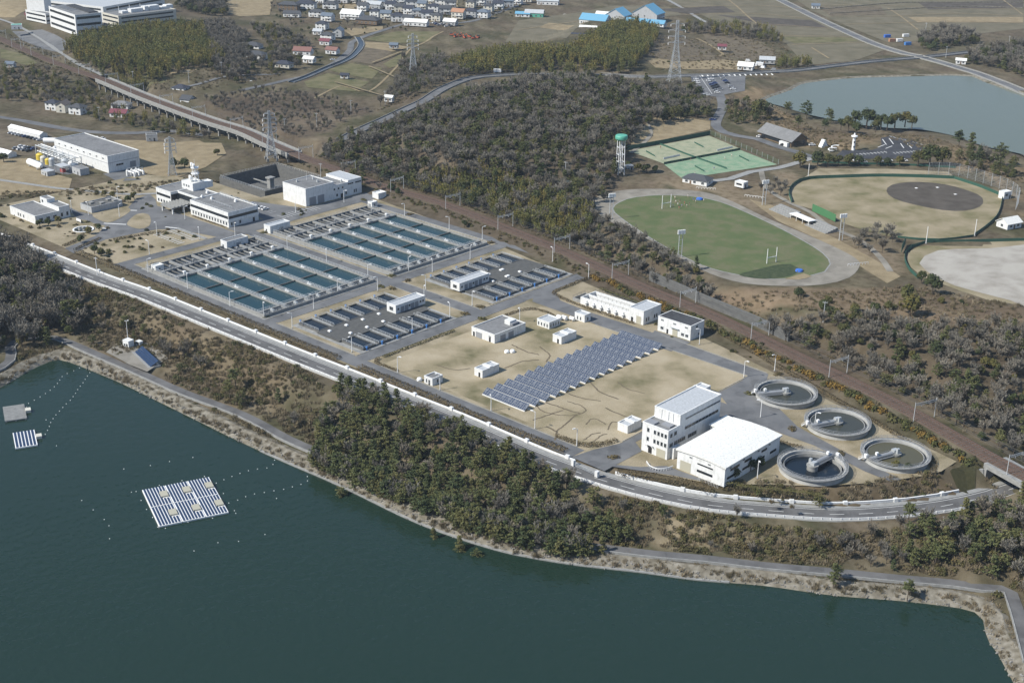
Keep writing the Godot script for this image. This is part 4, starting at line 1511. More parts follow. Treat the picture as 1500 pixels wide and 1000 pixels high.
func admin_building():
	var t := thing("office_block", "two storey white office block with dark window bands and rooftop aerials", "building", ab(-603.5, -415.5), -YAW)
	# front is z = +; a from -637 to -570, b from -406 to -425
	block(t, Vector3(16.7, 0, 0), 33.6, 19.4, 8.2, "white_wall", "roof_grey", 0.5)
	block(t, Vector3(-26.5, 0, 0), 14.0, 17.4, 8.2, "white_wall", "roof_grey", 0.5)
	block(t, Vector3(-9.8, 0, -2.2), 19.4, 13.0, 8.195, "white_wall", "roof_grey", 0.5)
	for z in [9.72]:
		for k in [[16.7, 33.0, 5.3]]:
			panel(t, "window_band", Vector3(k[0], k[2], z), FZ, k[1], 1.5, "glass")
		for k in 13:
			window(t, Vector3(2.2 + k * 2.45, 1.9, z), FZ, 1.0, 1.6)
		panel(t, "sun_ledge", Vector3(16.7, 3.7, z + 0.1), FZ, 33.7, 1.3, "white_wall", 0.36)
	panel(t, "window_band", Vector3(33.52, 5.3, 0), RX, 18.6, 1.5, "glass")
	panel(t, "sun_ledge", Vector3(33.6, 3.7, 0), RX, 19.7, 1.3, "white_wall", 0.36)
	for k in [7.8, 6.0, 2.4]:
		window(t, Vector3(33.53, 1.8, k), RX, 1.1, 1.7)
	panel(t, "door", Vector3(33.53, 1.2, -6.5), RX, 1.3, 2.3, "black")
	panel(t, "window_band", Vector3(-26.5, 5.0, 8.72), FZ, 13.0, 1.4, "glass")
	panel(t, "window_band", Vector3(-19.48, 5.0, 4), RX, 9.0, 3.4, "glass")
	panel(t, "glass_wall", Vector3(-9.8, 3.8, 4.35), FZ, 18.6, 6.4, "glass")
	for k in 4:
		window(t, Vector3(-31.5 + k * 2.6, 1.6, 8.72), FZ, 1.2, 1.6)
	# entrance canopy
	var st := tool()
	bx(st, -17, 3.2, 3.5, -6, 3.8, 17.5)
	for k in 6:
		bx(st, -17.2, 3.8, 4.5 + k * 2.2, -5.8, 4.3, 5.1 + k * 2.2)
	obj("canopy", st, M.concrete, t)
	st = tool()
	for x in [-16.2, -6.8]:
		for z in [16.6, 10.0]:
			bx(st, x - 0.3, 0, z - 0.3, x + 0.3, 3.2, z + 0.3)
	obj("canopy_post", st, M.white_wall, t)
	# penthouse and mast
	block(t, Vector3(-18.5, 7.7, -5.5), 10.5, 7.6, 4.4, "white_wall", "roof_white", 0.3)
	block(t, Vector3(-16.5, 7.7, -12.4), 5.0, 6.0, 3.4, "white_wall", "roof_white", 0.3)
	for x in [-21.5, -19.2, -17.0]:
		window(t, Vector3(x, 10.0, -1.68), FZ, 0.9, 1.2)
	st = tool()
	for e in [[-1, -1], [1, -1], [1, 1], [-1, 1]]:
		bar(st, Vector3(-16.5 + e[0] * 1.2, 11.8, -6 + e[1] * 1.2), Vector3(-16.5 + e[0] * 0.9, 20, -6 + e[1] * 0.9), 0.25)
	for y in [13.5, 15.5, 17.5]:
		for e in [-1, 1]:
			bar(st, Vector3(-17.6, y, -6 + e * 1.1), Vector3(-15.4, y, -6 + e * 1.1), 0.15)
			bar(st, Vector3(-16.5 + e * 1.1, y, -7.1), Vector3(-16.5 + e * 1.1, y, -4.9), 0.15)
	obj("aerial_frame", st, M.white_paint, t)
	for y in [16.2, 19.6]:
		st = tool()
		lathe(st, Vector3(-16.5, y, -6), [Vector2(0.2, 0), Vector2(2.2, 0), Vector2(2.2, 0.3), Vector2(0.2, 0.3)], 20)
		for k in 12:
			var u := Vector3(cos(TAU * k / 12), 0, sin(TAU * k / 12)) * 2.1
			bar(st, Vector3(-16.5, y + 0.3, -6) + u, Vector3(-16.5, y + 1.2, -6) + u, 0.09)
		obj("aerial_platform", st, M.white_paint, t)
	for k in [[-18.2, 14.0, -4.4, 1.7], [-17.6, 21.6, -5.4, 1.1], [-15.4, 21.4, -5.2, 1.1]]:
		st = tool()
		tube(st, Vector3(k[0], k[1], k[2]), Vector3(k[0] - 0.3, k[1], k[2] + 0.9), k[3] * 0.75, k[3], 18)
		obj("dish_aerial", st, M.white_paint, t)
	st = tool()
	tube(st, Vector3(-16.5, 19.8, -6), Vector3(-16.5, 24.5, -6), 0.14, 0.06, 6)
	obj("whip_aerial", st, M.white_paint, t)
	for k in [[0, 7.75, 2], [6, 7.75, 0], [19, 7.75, -6], [-5, 7.75, -5]]:
		st = tool()
		box(st, Vector3(k[0], k[1] + 0.5, k[2]), Vector3(1.3, 1.0, 1.1))
		tube(st, Vector3(k[0], k[1] + 1.0, k[2]), Vector3(k[0], k[1] + 1.5, k[2]), 0.35, 0.5, 8)
		obj("rooftop_vent", st, M.white_paint, t)
	st = tool()
	for k in [[1, 9.3, 33, 9.3], [33.2, 9.3, 33.2, -9.3], [33, -9.3, 1, -9.3], [8, 3, 28, 3], [4, -6.5, 20, -6.5]]:
		handrail(st, Vector3(k[0], 8.0, k[1]), Vector3(k[2], 8.0, k[3]), 1.0)
	obj("roof_rail", st, M.rail_steel, t)


func chemical_building():
	var t := thing("chemical_building", "tall windowless white block joined to a pale roofed hall beside the railway", "building", ab(-580.6, -478.5), -YAW)
	block(t, Vector3(0, 0, 10.2), 19.8, 20.0, 10.3, "white_wall", "roof_grey")
	block(t, Vector3(1.5, 0, -5.0), 16.8, 10.4, 8.2, "white_wall", "roof_grey")
	block(t, Vector3(0.6, 0, -15.2), 19.0, 10.0, 9.2, "white_wall", "roof_light", 0.15)
	for z in [15.5, 9.6]:
		panel(t, "roller_door", Vector3(9.94, 2.4, z), RX, 4.6, 4.6, "grey_shutter")
	for k in 3:
		window(t, Vector3(9.93, 5.8, 3.0 - k * 3.0 - 3.2), RX, 1.1, 1.1)
	for z in [-2.0, -8.6]:
		window(t, Vector3(9.93, 2.2, z), RX, 1.2, 1.5)
	panel(t, "door", Vector3(9.94, 1.2, -5.5), RX, 1.6, 2.4, "black")
	window(t, Vector3(10.13, 7.0, -12.0), RX, 4.0, 0.8, 3)
	window(t, Vector3(10.13, 7.0, -17.6), RX, 4.4, 0.8, 3)
	for z in [-14.6, -16.0]:
		window(t, Vector3(10.13, 2.2, z), RX, 0.8, 1.9)
	for k in [[-5, 10.0, 14], [3, 10.0, 6], [5, 8.0, -3], [-3, 10.0, 4], [7, 8.0, -8]]:
		var st := tool()
		box(st, Vector3(k[0], k[1] + 0.3, k[2]), Vector3(0.9, 1.0, 0.9))
		tube(st, Vector3(k[0], k[1] + 0.8, k[2]), Vector3(k[0], k[1] + 1.4, k[2]), 0.4, 0.5, 8)
		obj("rooftop_vent", st, M.steel, t)
	var st := tool()
	tube(st, Vector3(7, 9, -10), Vector3(7, 14.5, -10), 0.12, 0.08, 6)
	tube(st, Vector3(-4, 10, 8), Vector3(-4, 14, 8), 0.1, 0.07, 6)
	obj("aerial", st, M.white_paint, t)


func sludge_building():
	var t := thing("sludge_building", "tall stepped white sludge building with window bands beside the flat white warehouse", "building", ab(-252.2, -352.7), -YAW)
	block(t, Vector3(0, 0, -3.35), 11.2, 6.7, 11.3, "white_wall", "roof_grey")
	block(t, Vector3(0, 0, -19.1), 11.2, 24.8, 15.1, "white_wall", "roof_light")
	for y in [5.4, 8.9]:
		for k in 5:
			window(t, Vector3(-2.6 + k * 1.55 + (1.0 if k > 0 else -0.4), y, 0.02), FZ, 0.95, 1.5)
	panel(t, "roller_door", Vector3(2.9, 1.7, 0.02), FZ, 3.8, 3.2, "shutter")
	panel(t, "door", Vector3(-1.8, 1.5, 0.02), FZ, 1.6, 2.6, "black")
	var st := tool()
	for k in 8:
		var u := PI * k / 8
		var v := PI * (k + 1) / 8
		bar(st, Vector3(-1.8 - cos(u) * 1.5, 3.0 + sin(u) * 0.7, 0.5), Vector3(-1.8 - cos(v) * 1.5, 3.0 + sin(v) * 0.7, 0.5), 1.0, 0.16)
	obj("entrance_arch", st, M.white_wall, t)
	for k in [[-1.8, 8.9, 1.3], [-4.2, 9.0, 1.6], [-2.0, 5.2, 2.0], [-4.8, 5.2, 2.2], [-8.0, 5.2, 4.6], [-14.6, 5.0, 5.2]]:
		window(t, Vector3(5.62, k[1], k[0]), RX, k[2], 1.5, maxi(1, int(k[2])))
	window(t, Vector3(5.62, 9.0, -20.0), RX, 20.5, 1.1, 10)
	window(t, Vector3(5.62, 12.6, -20.5), RX, 21.0, 0.6, 10)
	for k in [[-3.0, -2.0], [2.4, -4.0]]:
		st = tool()
		bx(st, k[0] - 1.9, 10.85, k[1] - 1.4, k[0] + 1.9, 11.5, k[1] + 1.4)
		obj("rooftop_unit", st, M.grey_shutter, t)
	st = tool()
	for x in [-2.4, 0.6, 2.6]:
		tube(st, Vector3(x, 11.0, -6.55), Vector3(x, 14.8, -6.55), 0.13, 0.13, 6)
	obj("downpipe", st, M.white_paint, t)
	st = tool()
	bx(st, 5.6, 0.05, -6.0, 7.0, 4.2, -2.0)
	obj("side_porch", st, M.white_wall, t)


func warehouse():
	var t := thing("warehouse", "broad low warehouse with a bright flat white roof and roller door", "building", ab(-230.7, -350.2), -YAW)
	var st := tool()
	bx(st, -9.8, 0, -34.0, 9.8, 7.2, 0)
	bx(st, -13.0, 0, -34.0, -9.8, 7.0, -24.0)
	obj("wall", st, M.white_wall, t)
	st = tool()
	# roof in three gently folded planes, overhanging
	var x := [-10.3, -3.0, 4.0, 10.3]
	var h := [7.6, 8.1, 8.1, 7.5]
	for k in 3:
		var p0 := Vector3(x[k], h[k], 0.5)
		var p1 := Vector3(x[k + 1], h[k + 1], 0.5)
		var back := Vector3(0, 0, -35.0)
		quad(st, p0 + back, p1 + back, p1, p0)
		quad(st, p0, p1, p1 - Vector3(0, 0.6, 0), p0 - Vector3(0, 0.6, 0))
		quad(st, p1 + back, p0 + back, p0 + back - Vector3(0, 0.6, 0), p1 + back - Vector3(0, 0.6, 0))
	quad(st, Vector3(-10.3, 7.6, -34.5), Vector3(-10.3, 7.6, 0.5), Vector3(-10.3, 7.0, 0.5), Vector3(-10.3, 7.0, -34.5))
	quad(st, Vector3(10.3, 7.5, 0.5), Vector3(10.3, 7.5, -34.5), Vector3(10.3, 6.9, -34.5), Vector3(10.3, 6.9, 0.5))
	bx(st, -13.4, 7.0, -34.4, -10.3, 7.45, -23.6)
	obj("roof", st, M.roof_white, t)
	panel(t, "roller_door", Vector3(-6.2, 1.9, 0.03), FZ, 4.4, 3.8, "shutter")
	panel(t, "window_band", Vector3(1.8, 2.3, 0.03), FZ, 6.4, 0.9, "glass")
	panel(t, "window_band", Vector3(1.8, 4.9, 0.03), FZ, 6.4, 0.5, "glass")
	for xx in [-4.2, 3.4]:
		window(t, Vector3(xx, 6.2, 0.03), FZ, 1.0, 0.4)
	for k in [[-4, 2.6, 5], [-13, 2.6, 4.5], [-22, 2.6, 5], [-30, 2.6, 4], [-6, 5.2, 5.5], [-14, 5.2, 4.5], [-24, 5.2, 3.5]]:
		panel(t, "window_band", Vector3(9.83, k[1], k[0]), RX, k[2], 0.9, "glass")
	for z in [-3.0, -11.0, -20.0, -27.0]:
		panel(t, "gutter_box", Vector3(10.0, 6.5, z), RX, 0.7, 0.7, "dark_steel", 0.3)
	st = tool()
	for k in 14:
		bx(st, 0.8 + k * 0.62, 0.0, 2.2, 0.86 + k * 0.62, 1.5, 2.26)
	bx(st, 0.8, 1.4, 2.2, 9.5, 1.5, 2.28)
	var f := obj("yard_fence", st, M.white_paint)
	f.transform = t.transform
	tag(f, "short white railing in front of the white warehouse", "fence")
	# curved white railing round the forecourt of the tall building
	var curve := smooth(abs_pts([-250, -345.5, -247, -343.6, -244, -343.6, -242, -346, -241.2, -349]), 1.0)
	var r := thing("forecourt_railing", "curved white railing round the forecourt of the tall sludge building", "railing")
	st = tool()
	wall(st, curve, 0, 0.15, 0.9, 1.25)
	obj("top_rail", st, M.white_paint, r)
	for k in along(curve, 1.0):
		st = tool()
		box(st, k[0] + Vector3.UP * 0.6, Vector3(0.16, 1.2, 0.16))
		obj("rail_post", st, M.white_paint, r)


func long_tank():
	var t := thing("wash_water_tank", "long narrow open white concrete tank joined to a boxy white house", "water tank", ab(-352, -449.5), -YAW)
	# a -372 .. -338 (x -20 .. 14), b -449 .. -461 (z 0.5 .. -11.5)
	var st := tool()
	bx(st, -15, 0, -0.6, 13.5, 3.4, 0)
	bx(st, -15, 0, -10.6, 13.5, 3.4, -10.0)
	bx(st, -15, 0, -10.0, -14.4, 3.4, -0.6)
	bx(st, -14.4, 0, -5.5, 13.5, 3.4, -5.0)
	obj("tank_wall", st, M.white_wall, t)
	st = tool()
	bx(st, -14.4, 0.06, -5.0, 13.5, 1.2, -0.6)
	bx(st, -14.4, 0.06, -10.0, 13.5, 1.2, -5.5)
	obj("tank_floor", st, M.concrete, t)
	st = tool()
	bx(st, -20, 0.05, -9.5, -15, 1.6, -9.0)
	bx(st, -20, 0.05, -1.0, -15, 1.6, -0.5)
	bx(st, -20, 0.05, -9.0, -19.5, 1.6, -1.0)
	obj("inlet_box", st, M.concrete, t)
	st = tool()
	for z in [-0.3, -5.25, -10.3]:
		handrail(st, Vector3(-15, 3.4, z), Vector3(13.4, 3.4, z), 1.0)
	handrail(st, Vector3(-20, 1.6, -0.7), Vector3(-20, 1.6, -9.3), 1.0)
	obj("handrail", st, M.dark_steel, t)
	for k in 6:
		st = tool()
		bx(st, -11.5 + k * 4.2, 0, 0, -10.9 + k * 4.2, 2.6, 0.8)
		bx(st, -12.0 + k * 4.2, 1.6, 0.1, -10.4 + k * 4.2, 1.9, 1.4)
		obj("buttress", st, M.white_wall, t)
	block(t, Vector3(17.6, 0, -5.2), 8.0, 12.6, 6.6, "white_wall", "roof_light")
	panel(t, "roller_door", Vector3(19.0, 1.9, 1.12), FZ, 2.6, 3.4, "shutter")
	panel(t, "door", Vector3(15.4, 1.2, 1.12), FZ, 1.1, 2.2, "black")
	for z in [-1.0, -2.6, -6.8, -8.4]:
		window(t, Vector3(21.63, 2.2, z), RX, 0.8, 1.7)


func solar_rows():
	# fifteen tilted rows of panels facing south
	var proto: Node3D = null
	var words := ["first", "second", "third", "fourth", "fifth", "sixth", "seventh", "eighth", "ninth", "tenth", "eleventh", "twelfth", "thirteenth", "fourteenth", "fifteenth"]
	for r in 15:
		var label := "tilted row of blue solar panels, %s from the lake end of the field" % words[r]
		var at := ab(-319.5, -347.2 - 5.93 * r, 0.12)
		if proto:
			copy(proto, at, -YAW, label)
			continue
		proto = thing("solar_row", label, "solar panels", at, -YAW, "rows of solar panels in the field")
		proto.set_meta("base", "solar_row")
		var tilt := deg_to_rad(33)
		var up := Vector3(0, sin(tilt), -cos(tilt))
		var nrm := Vector3(0, cos(tilt), sin(tilt))
		var base := Vector3(0, 0.45, 0)
		var bs := Basis(Vector3.RIGHT, nrm, up.cross(Vector3.RIGHT).normalized() * -1.0)
		var cells := tool()
		var frames := tool()
		for i in 22:
			for j in 3:
				var c := base + Vector3(-10.5 + i, 0, 0) + up * (0.54 + j * 1.08)
				obox(frames, c, Basis(Vector3.RIGHT, nrm, Vector3.RIGHT.cross(nrm)), Vector3(0.97, 0.05, 1.05))
				for q in 2:
					obox(cells, c + nrm * 0.03 + up * (q * 0.5 - 0.25), Basis(Vector3.RIGHT, nrm, Vector3.RIGHT.cross(nrm)), Vector3(0.84, 0.03, 0.43))
		var fr := obj("panel_frame", frames, M.duct_grey, proto)
		fr.set_meta("kind", "stuff")
		var ce := obj("solar_cell", cells, M.solar_cell, proto)
		ce.set_meta("kind", "stuff")
		var f := tool()
		bx(f, -11, 0, -0.1, 11, 0.3, 0.25)
		bx(f, -11, 0, -2.7, 11, 0.3, -2.2)
		obj("footing", f, M.white_wall, proto)
		for i in 8:
			var l := tool()
			bar(l, Vector3(-10.5 + i * 3, 0.2, -2.4), Vector3(-10.5 + i * 3, 2.05, -2.4), 0.12)
			bar(l, Vector3(-10.5 + i * 3, 0.4, 0.0), Vector3(-10.5 + i * 3, 2.05, -2.4), 0.1)
			obj("support", l, M.steel, proto)


func gate_buildings():
	var t := thing("stepped_building", "stepped white building with grey flat roofs by the entrance garden", "building", ab(-658.5, -348.5), -YAW)
	block(t, Vector3(0, 0, 3.2), 26.0, 14.0, 4.6, "white_wall", "roof_grey")
	block(t, Vector3(-2.0, 0, -6.0), 7.0, 4.6, 8.4, "white_wall", "roof_grey")
	block(t, Vector3(7.4, 0, -6.8), 11.6, 6.2, 6.6, "white_wall", "roof_grey")
	for x in [-4.5, -2.2, 1.0]:
		window(t, Vector3(x, 2.0, 10.23), FZ, 0.9, 1.6)
	for z in [7.0, 3.0, -1.0]:
		window(t, Vector3(13.03, 2.0, z), RX, 2.0, 1.5, 2)
	for z in [-5.0, -8.2]:
		window(t, Vector3(13.23, 2.2, z), RX, 1.2, 2.0)
	window(t, Vector3(-3.2, 6.6, -3.67), FZ, 1.4, 1.4)
	t = thing("concrete_cistern", "low weathered concrete cistern with roof hatches by the drive", "cistern", ab(-648, -379), -YAW)
	block(t, Vector3.ZERO, 11.0, 19.0, 3.4, "grey_wall", "dark_concrete", 0.5)
	for k in [[-2, 5], [2, 1], [-1, -5], [2.5, -6.5]]:
		var st := tool()
		box(st, Vector3(k[0], 3.2, k[1]), Vector3(2.2, 0.9, 2.0))
		box(st, Vector3(k[0], 3.72, k[1]), Vector3(2.5, 0.14, 2.3))
		obj("hatch", st, M.concrete, t)
	var f := thing("round_fountain", "round white rimmed garden pool in the entrance lawn", "fountain", Vector3(-223.1, 0, -676.7))
	var st := tool()
	lathe(st, Vector3.ZERO, [Vector2(5.4, 0), Vector2(5.4, 0.5), Vector2(4.6, 0.5), Vector2(4.6, 0.1)], 40)
	obj("rim", st, M.white_paint, f)
	st = tool()
	lathe(st, Vector3.ZERO, [Vector2(4.6, 0.3), Vector2(0, 0.3)], 40)
	obj("water", st, M.clarifier_water, f)
	for k in 6:
		st = tool()
		lathe(st, Vector3(cos(k * 1.1) * 2.2, 0.2, sin(k * 1.1) * 2.2), [Vector2(0.8, 0), Vector2(0.6, 0.7), Vector2(0, 0.9)], 8)
		obj("rock", st, M.concrete, f)
	var sg := thing("notice_board", "white notice board on two posts beside the entrance drive", "sign", Vector3(-228.8, 0, -688.2), -YAW)
	st = tool()
	bx(st, -2.2, 0.9, -0.08, 2.2, 2.3, 0.08)
	obj("board", st, M.white_paint, sg)
	for x in [-1.8, 1.8]:
		st = tool()
		bx(st, x - 0.1, 0, -0.1, x + 0.1, 0.9, 0.1)
		obj("post", st, M.steel, sg)


func sludge_pit():
	var t := thing("sludge_pit", "deep rectangular concrete pit with dark water behind the office block", "pit", ab(-632, -482, -8), -YAW)
	var st := tool()
	bx(st, -21.5, 0.1, 21.2, 21.5, 8.15, 20.2)
	bx(st, -21.5, 0.1, -21.2, 21.5, 8.15, -20.2)
	bx(st, -21.5, 0.1, -20.2, -20.5, 8.15, 20.2)
	bx(st, 20.5, 0.1, -20.2, 21.5, 8.15, 20.2)
	obj("pit_wall", st, M.dark_concrete, t)
	st = tool()
	bx(st, -20.5, 0, -20.2, 20.5, 0.6, 20.2)
	obj("floor", st, M.dark_concrete, t)
	st = tool()
	quad(st, Vector3(2, 0.7, -18), Vector3(19, 0.7, -18), Vector3(19, 0.7, 18), Vector3(2, 0.7, 18))
	obj("water", st, M.filter_water, t)
	st = tool()
	bx(st, -4, 0.6, -3, -1, 6.5, 0)
	bx(st, -4.6, 6.5, -3.6, -0.4, 7.4, 0.6)
	bx(st, -20.5, 3.0, -1.6, -4, 3.5, -1.0)
	obj("intake_tower", st, M.concrete, t)
	st = tool()
	for k in [[-21, 20.7, 21, 20.7], [-21, -20.7, 21, -20.7], [-21, -20.7, -21, 20.7], [21, -20.7, 21, 20.7]]:
		handrail(st, Vector3(k[0], 8.1, k[1]), Vector3(k[2], 8.1, k[3]), 1.1)
	obj("handrail", st, M.rail_steel, t)


func lamp_posts():
	var proto: Node3D = null
	for k in [[-540, -336.6], [-508, -336.6], [-476, -336.6], [-520, -404.4], [-490, -404.4], [-460, -404.4], [-455.5, -339.4], [-447, -360.5], [-454.6, -381], [-436, -339.5], [-444, -396], [-421, -403.5], [-398, -340], [-395.6, -372], [-396, -395], [-430, -413.2], [-400, -413.2], [-444.8, -432], [-454, -425], [-444.8, -458], [-520, -484.6], [-486, -484.6], [-462, -484.6], [-414, -484.4], [-385.8, -478], [-371, -413], [-369, -338.6], [-345, -338.6], [-318, -338.8], [-296, -338.8], [-276, -338.8], [-267.4, -432], [-262, -446], [-300, -447.5], [-258.6, -356], [-242, -405], [-222, -410], [-216, -363], [-564, -383], [-586, -372.5], [-562, -352], [-557, -400], [-598, -398], [-566, -447], [-562, -478], [-640, -366], [-626, -376], [-656, -394], [-650, -362]]:
		var at := ab(k[0], k[1], 0.05)
		var label := "tall white lamp post %s" % near(at)
		if proto:
			copy(proto, at, rng.randf_range(0, TAU), label)
			continue
		proto = thing("lamp_post", label, "lamp post", at, 0.0, "lamp posts in the waterworks")
		proto.set_meta("base", "lamp_post")
		var st := tool()
		tube(st, Vector3.ZERO, Vector3(0, 7.0, 0), 0.16, 0.11, 8)
		bar(st, Vector3(0, 6.95, 0), Vector3(1.1, 7.25, 0), 0.12)
		obj("pole", st, M.white_paint, proto)
		st = tool()
		bx(st, 0.8, 7.15, -0.2, 1.9, 7.4, 0.2)
		obj("lamp_head", st, M.white_paint, proto)
		st = tool()
		bx(st, -0.3, 0, -0.3, 0.3, 0.3, 0.3)
		obj("footing", st, M.concrete, proto)


# ---------------------------------------------------------------- sports ground and park
func fence(label: String, p: PackedVector3Array, h: float, m: String, called := "fence", category := "fence", mesh := false) -> Node3D:
	var t := thing(called, label, category)
	var st := tool()
	if mesh:
		for k in int(h / 0.9):
			wall(st, p, 0, 0.05, k * 0.9 + 0.85, k * 0.9 + 0.9)
		for k in along(p, 0.9):
			bar(st, k[0], k[0] + Vector3.UP * h, 0.04)
	else:
		wall(st, p, 0, 0.12, 0.05, h)
	obj("fence_panel" if not mesh else "netting", st, M[m], t)
	for k in along(p, 6.0 if mesh else 8.0):
		st = tool()
		box(st, k[0] + Vector3.UP * (h / 2 + 0.05), Vector3(0.2, h + 0.1, 0.2))
		obj("post", st, M[m if not mesh else "steel"], t)
	return t


func make_sports():
	var track := smooth(pts([41, -712.7, 47.8, -730, 63, -741.6, 84.2, -744.1, 104.8, -739.7, 117.3, -725.6, 133.1, -692.4, 147.9, -666.3, 158.1, -647, 165.3, -629.6, 165.2, -617.5, 156.1, -599.9, 141.7, -590, 124.1, -587.4, 105.8, -590.3, 92.1, -602.7, 80.7, -623.7, 66.3, -654.6, 53.6, -675.5, 44.8, -694.1], 7), 6.0, true)
	var turf := smooth(pts([53, -704.4, 57.9, -717.4, 67.2, -727, 83, -731.8, 98.3, -729.9, 112.4, -720.1, 128.4, -692.2, 142.2, -661.5, 150.9, -635.1, 151.2, -618.9, 146.4, -608, 137, -600.9, 121.6, -596.5, 109.2, -599.7, 93.1, -610.5, 79.6, -631.9, 66.8, -660.2, 56.3, -688.6], 7), 6.0, true)
	sheet("running_track", track, 0.12, M.gravel)
	sheet("playing_field", turf, 0.18, M.turf)
	var st := tool()
	ribbon(st, turf, -0.6, 0.1, 0.2, 0.2, true)
	struct("track_kerb", st, M.pavement)
	# darker patch of netting on the turf
	sheet("practice_turf", smooth(pts([105.3, -601.4, 115.2, -609.5, 126.1, -616.8, 132.2, -618.1, 135.4, -611.3, 129.8, -601.5, 116.2, -596.3], 7), 4.0, true), 0.22, M.practice)
	sheet("bare_patch", smooth(pts([125.7, -596.7, 131.4, -601.6, 136.1, -604.7, 139.2, -601, 131.9, -596], 7), 4.0, true), 0.24, M.straw)
	for k in [[Vector3(81.8, 7, -707.1), "rugby goal posts near the group of players"], [Vector3(123.4, 7, -619.6), "rugby goal posts at the near end of the field"]]:
		var g := thing("rugby_goal", k[1], "goal posts", k[0], 0.517, "rugby goal posts")
		for s in [-2.8, 2.8]:
			st = tool()
			tube(st, Vector3(s, 0, 0), Vector3(s, 7.5, 0), 0.2, 0.16, 8)
			obj("goal_post", st, M.white_paint, g)
		st = tool()
		bar(st, Vector3(-2.8, 3.0, 0), Vector3(2.8, 3.0, 0), 0.24)
		obj("crossbar", st, M.white_paint, g)
	# floodlight masts
	var fl: Node3D = null
	for k in [[Vector3(50.8, 7, -686), "floodlight mast at the far left of the running track"], [Vector3(80.3, 7, -625.8), "floodlight mast beside the track nearest the railway"], [Vector3(135.6, 7, -716.1), "floodlight mast near the small pavilion"], [Vector3(164.4, 7, -655.9), "floodlight mast beside the stone terraces"]]:
		if fl:
			copy(fl, k[0], 0.35, k[1])
			continue
		fl = thing("floodlight_mast", k[1], "floodlight", k[0], 0.35, "floodlight masts")
		fl.set_meta("base", "floodlight_mast")
		for s in [-0.9, 0.9]:
			st = tool()
			tube(st, Vector3(s, 0, 0), Vector3(s, 12.5, 0), 0.22, 0.16, 8)
			obj("pole", st, M.rail_steel, fl)
		st = tool()
		for y in [3.0, 6.0, 9.0, 12.0]:
			bar(st, Vector3(-0.9, y, 0), Vector3(0.9, y, 0), 0.14)
		obj("cross_bar", st, M.rail_steel, fl)
		for i in 6:
			st = tool()
			box(st, Vector3(-1.4 + (i % 3) * 1.4, 12.4 + (i / 3) * 1.1, 0.3), Vector3(1.1, 0.9, 0.6))
			obj("lamp_head", st, M.white_paint, fl)
	# terraces with a dugout between
	for k in [[Vector3(143.7, 7, -701.5), "grey stepped terrace left of the white dugout"], [Vector3(157.6, 7, -674.7), "grey stepped terrace right of the white dugout"]]:
		var g := thing("stone_terrace", k[1], "terrace", k[0], -1.083, "stepped terraces")
		for i in 5:
			st = tool()
			bx(st, -8.5, 0, 3.2 - i * 1.6, 8.5, 0.5 + i * 0.45, 1.6 - i * 1.6)
			obj("step", st, M.pavement, g)
	var dg := thing("dugout", "long white dugout shelter between the stone terraces", "shelter", Vector3(151, 7, -686.1), -1.083)
	st = tool()
	bx(st, -8, 2.6, -2.2, 8, 2.95, 2.6)
	obj("roof", st, M.white_paint, dg)
	st = tool()
	bx(st, -7.6, 0, -2.0, 7.6, 2.6, -1.7)
	obj("back_wall", st, M.fence_green, dg)
	for x in [-7.4, -2.5, 2.5, 7.4]:
		st = tool()
		bx(st, x - 0.12, 0, 2.0, x + 0.12, 2.6, 2.3)
		obj("post", st, M.white_paint, dg)
	# tennis courts
	sheet("tennis_court", pts([70, -824, 125, -866, 141, -832, 89, -795], 8), 0.14, M.court_pale)
	sheet("tennis_court", pts([89, -793, 140, -830, 157, -797, 96.5, -762.3], 8), 0.14, M.court_green)
	fence("dark green fence along the far side of the tennis courts", pts([69, -826, 96, -846, 126, -869], 8), 2.6, "fence_green", "court_fence")
	fence("dark green fence between the pale and green tennis courts", pts([89, -794, 114, -812, 140, -831], 8), 1.4, "fence_green", "court_fence")
	fence("dark green fence across the middle of the tennis courts", pts([91, -841, 106, -815, 125, -785], 8), 1.2, "fence_green", "court_fence")
	fence("green mesh fence on the road side of the tennis courts", pts([126, -869, 142, -835, 158, -797], 8), 3.0, "net_green", "court_fence", "fence", true)
	for k in [[Vector3(82.9, 8, -816.9), "the far left court"], [Vector3(115.4, 8, -840.5), "the far right court"], [Vector3(108.9, 8, -783.7), "the near left court"], [Vector3(138.8, 8, -808.7), "the near right court"]]:
		var n := thing("tennis_net", "dark tennis net across %s" % k[1], "net", k[0], -1.210, "tennis nets")
		st = tool()
		bx(st, -6.2, 0.2, -0.05, 6.2, 1.05, 0.05)
		obj("netting", st, M.fence_green, n)
		for x in [-6.3, 6.3]:
			st = tool()
			tube(st, Vector3(x, 0.14, 0), Vector3(x, 1.25, 0), 0.08, 0.08, 6)
			obj("net_post", st, M.steel, n)
	for k in [[Vector3(95.1, 8, -809.4), "on the left pale court"], [Vector3(130.3, 8, -831.2), "on the right pale court"]]:
		var b := thing("court_screen", "long white screen %s" % k[1], "screen", k[0], 0.687, "court screens")
		st = tool()
		bx(st, -7, 0.2, -0.08, 7, 1.3, 0.08)
		obj("panel", st, M.white_wall, b)
		for x in [-6.5, 0, 6.5]:
			st = tool()
			bx(st, x - 0.1, 0.14, -0.4, x + 0.1, 0.3, 0.4)
			obj("foot", st, M.steel, b)
	# clubhouse and pavilion
	house(Vector3(104.4, 7.5, -756), -0.553, 15.0, 8.5, 3.0, "hip", "tile_roof", "white_wall", "low clubhouse with a wide dark hipped roof below the tennis courts", "clubhouse")
	var pv := thing("pavilion", "small white flat roofed pavilion beside the path", "pavilion", Vector3(128.1, 8, -748.4), -0.742)
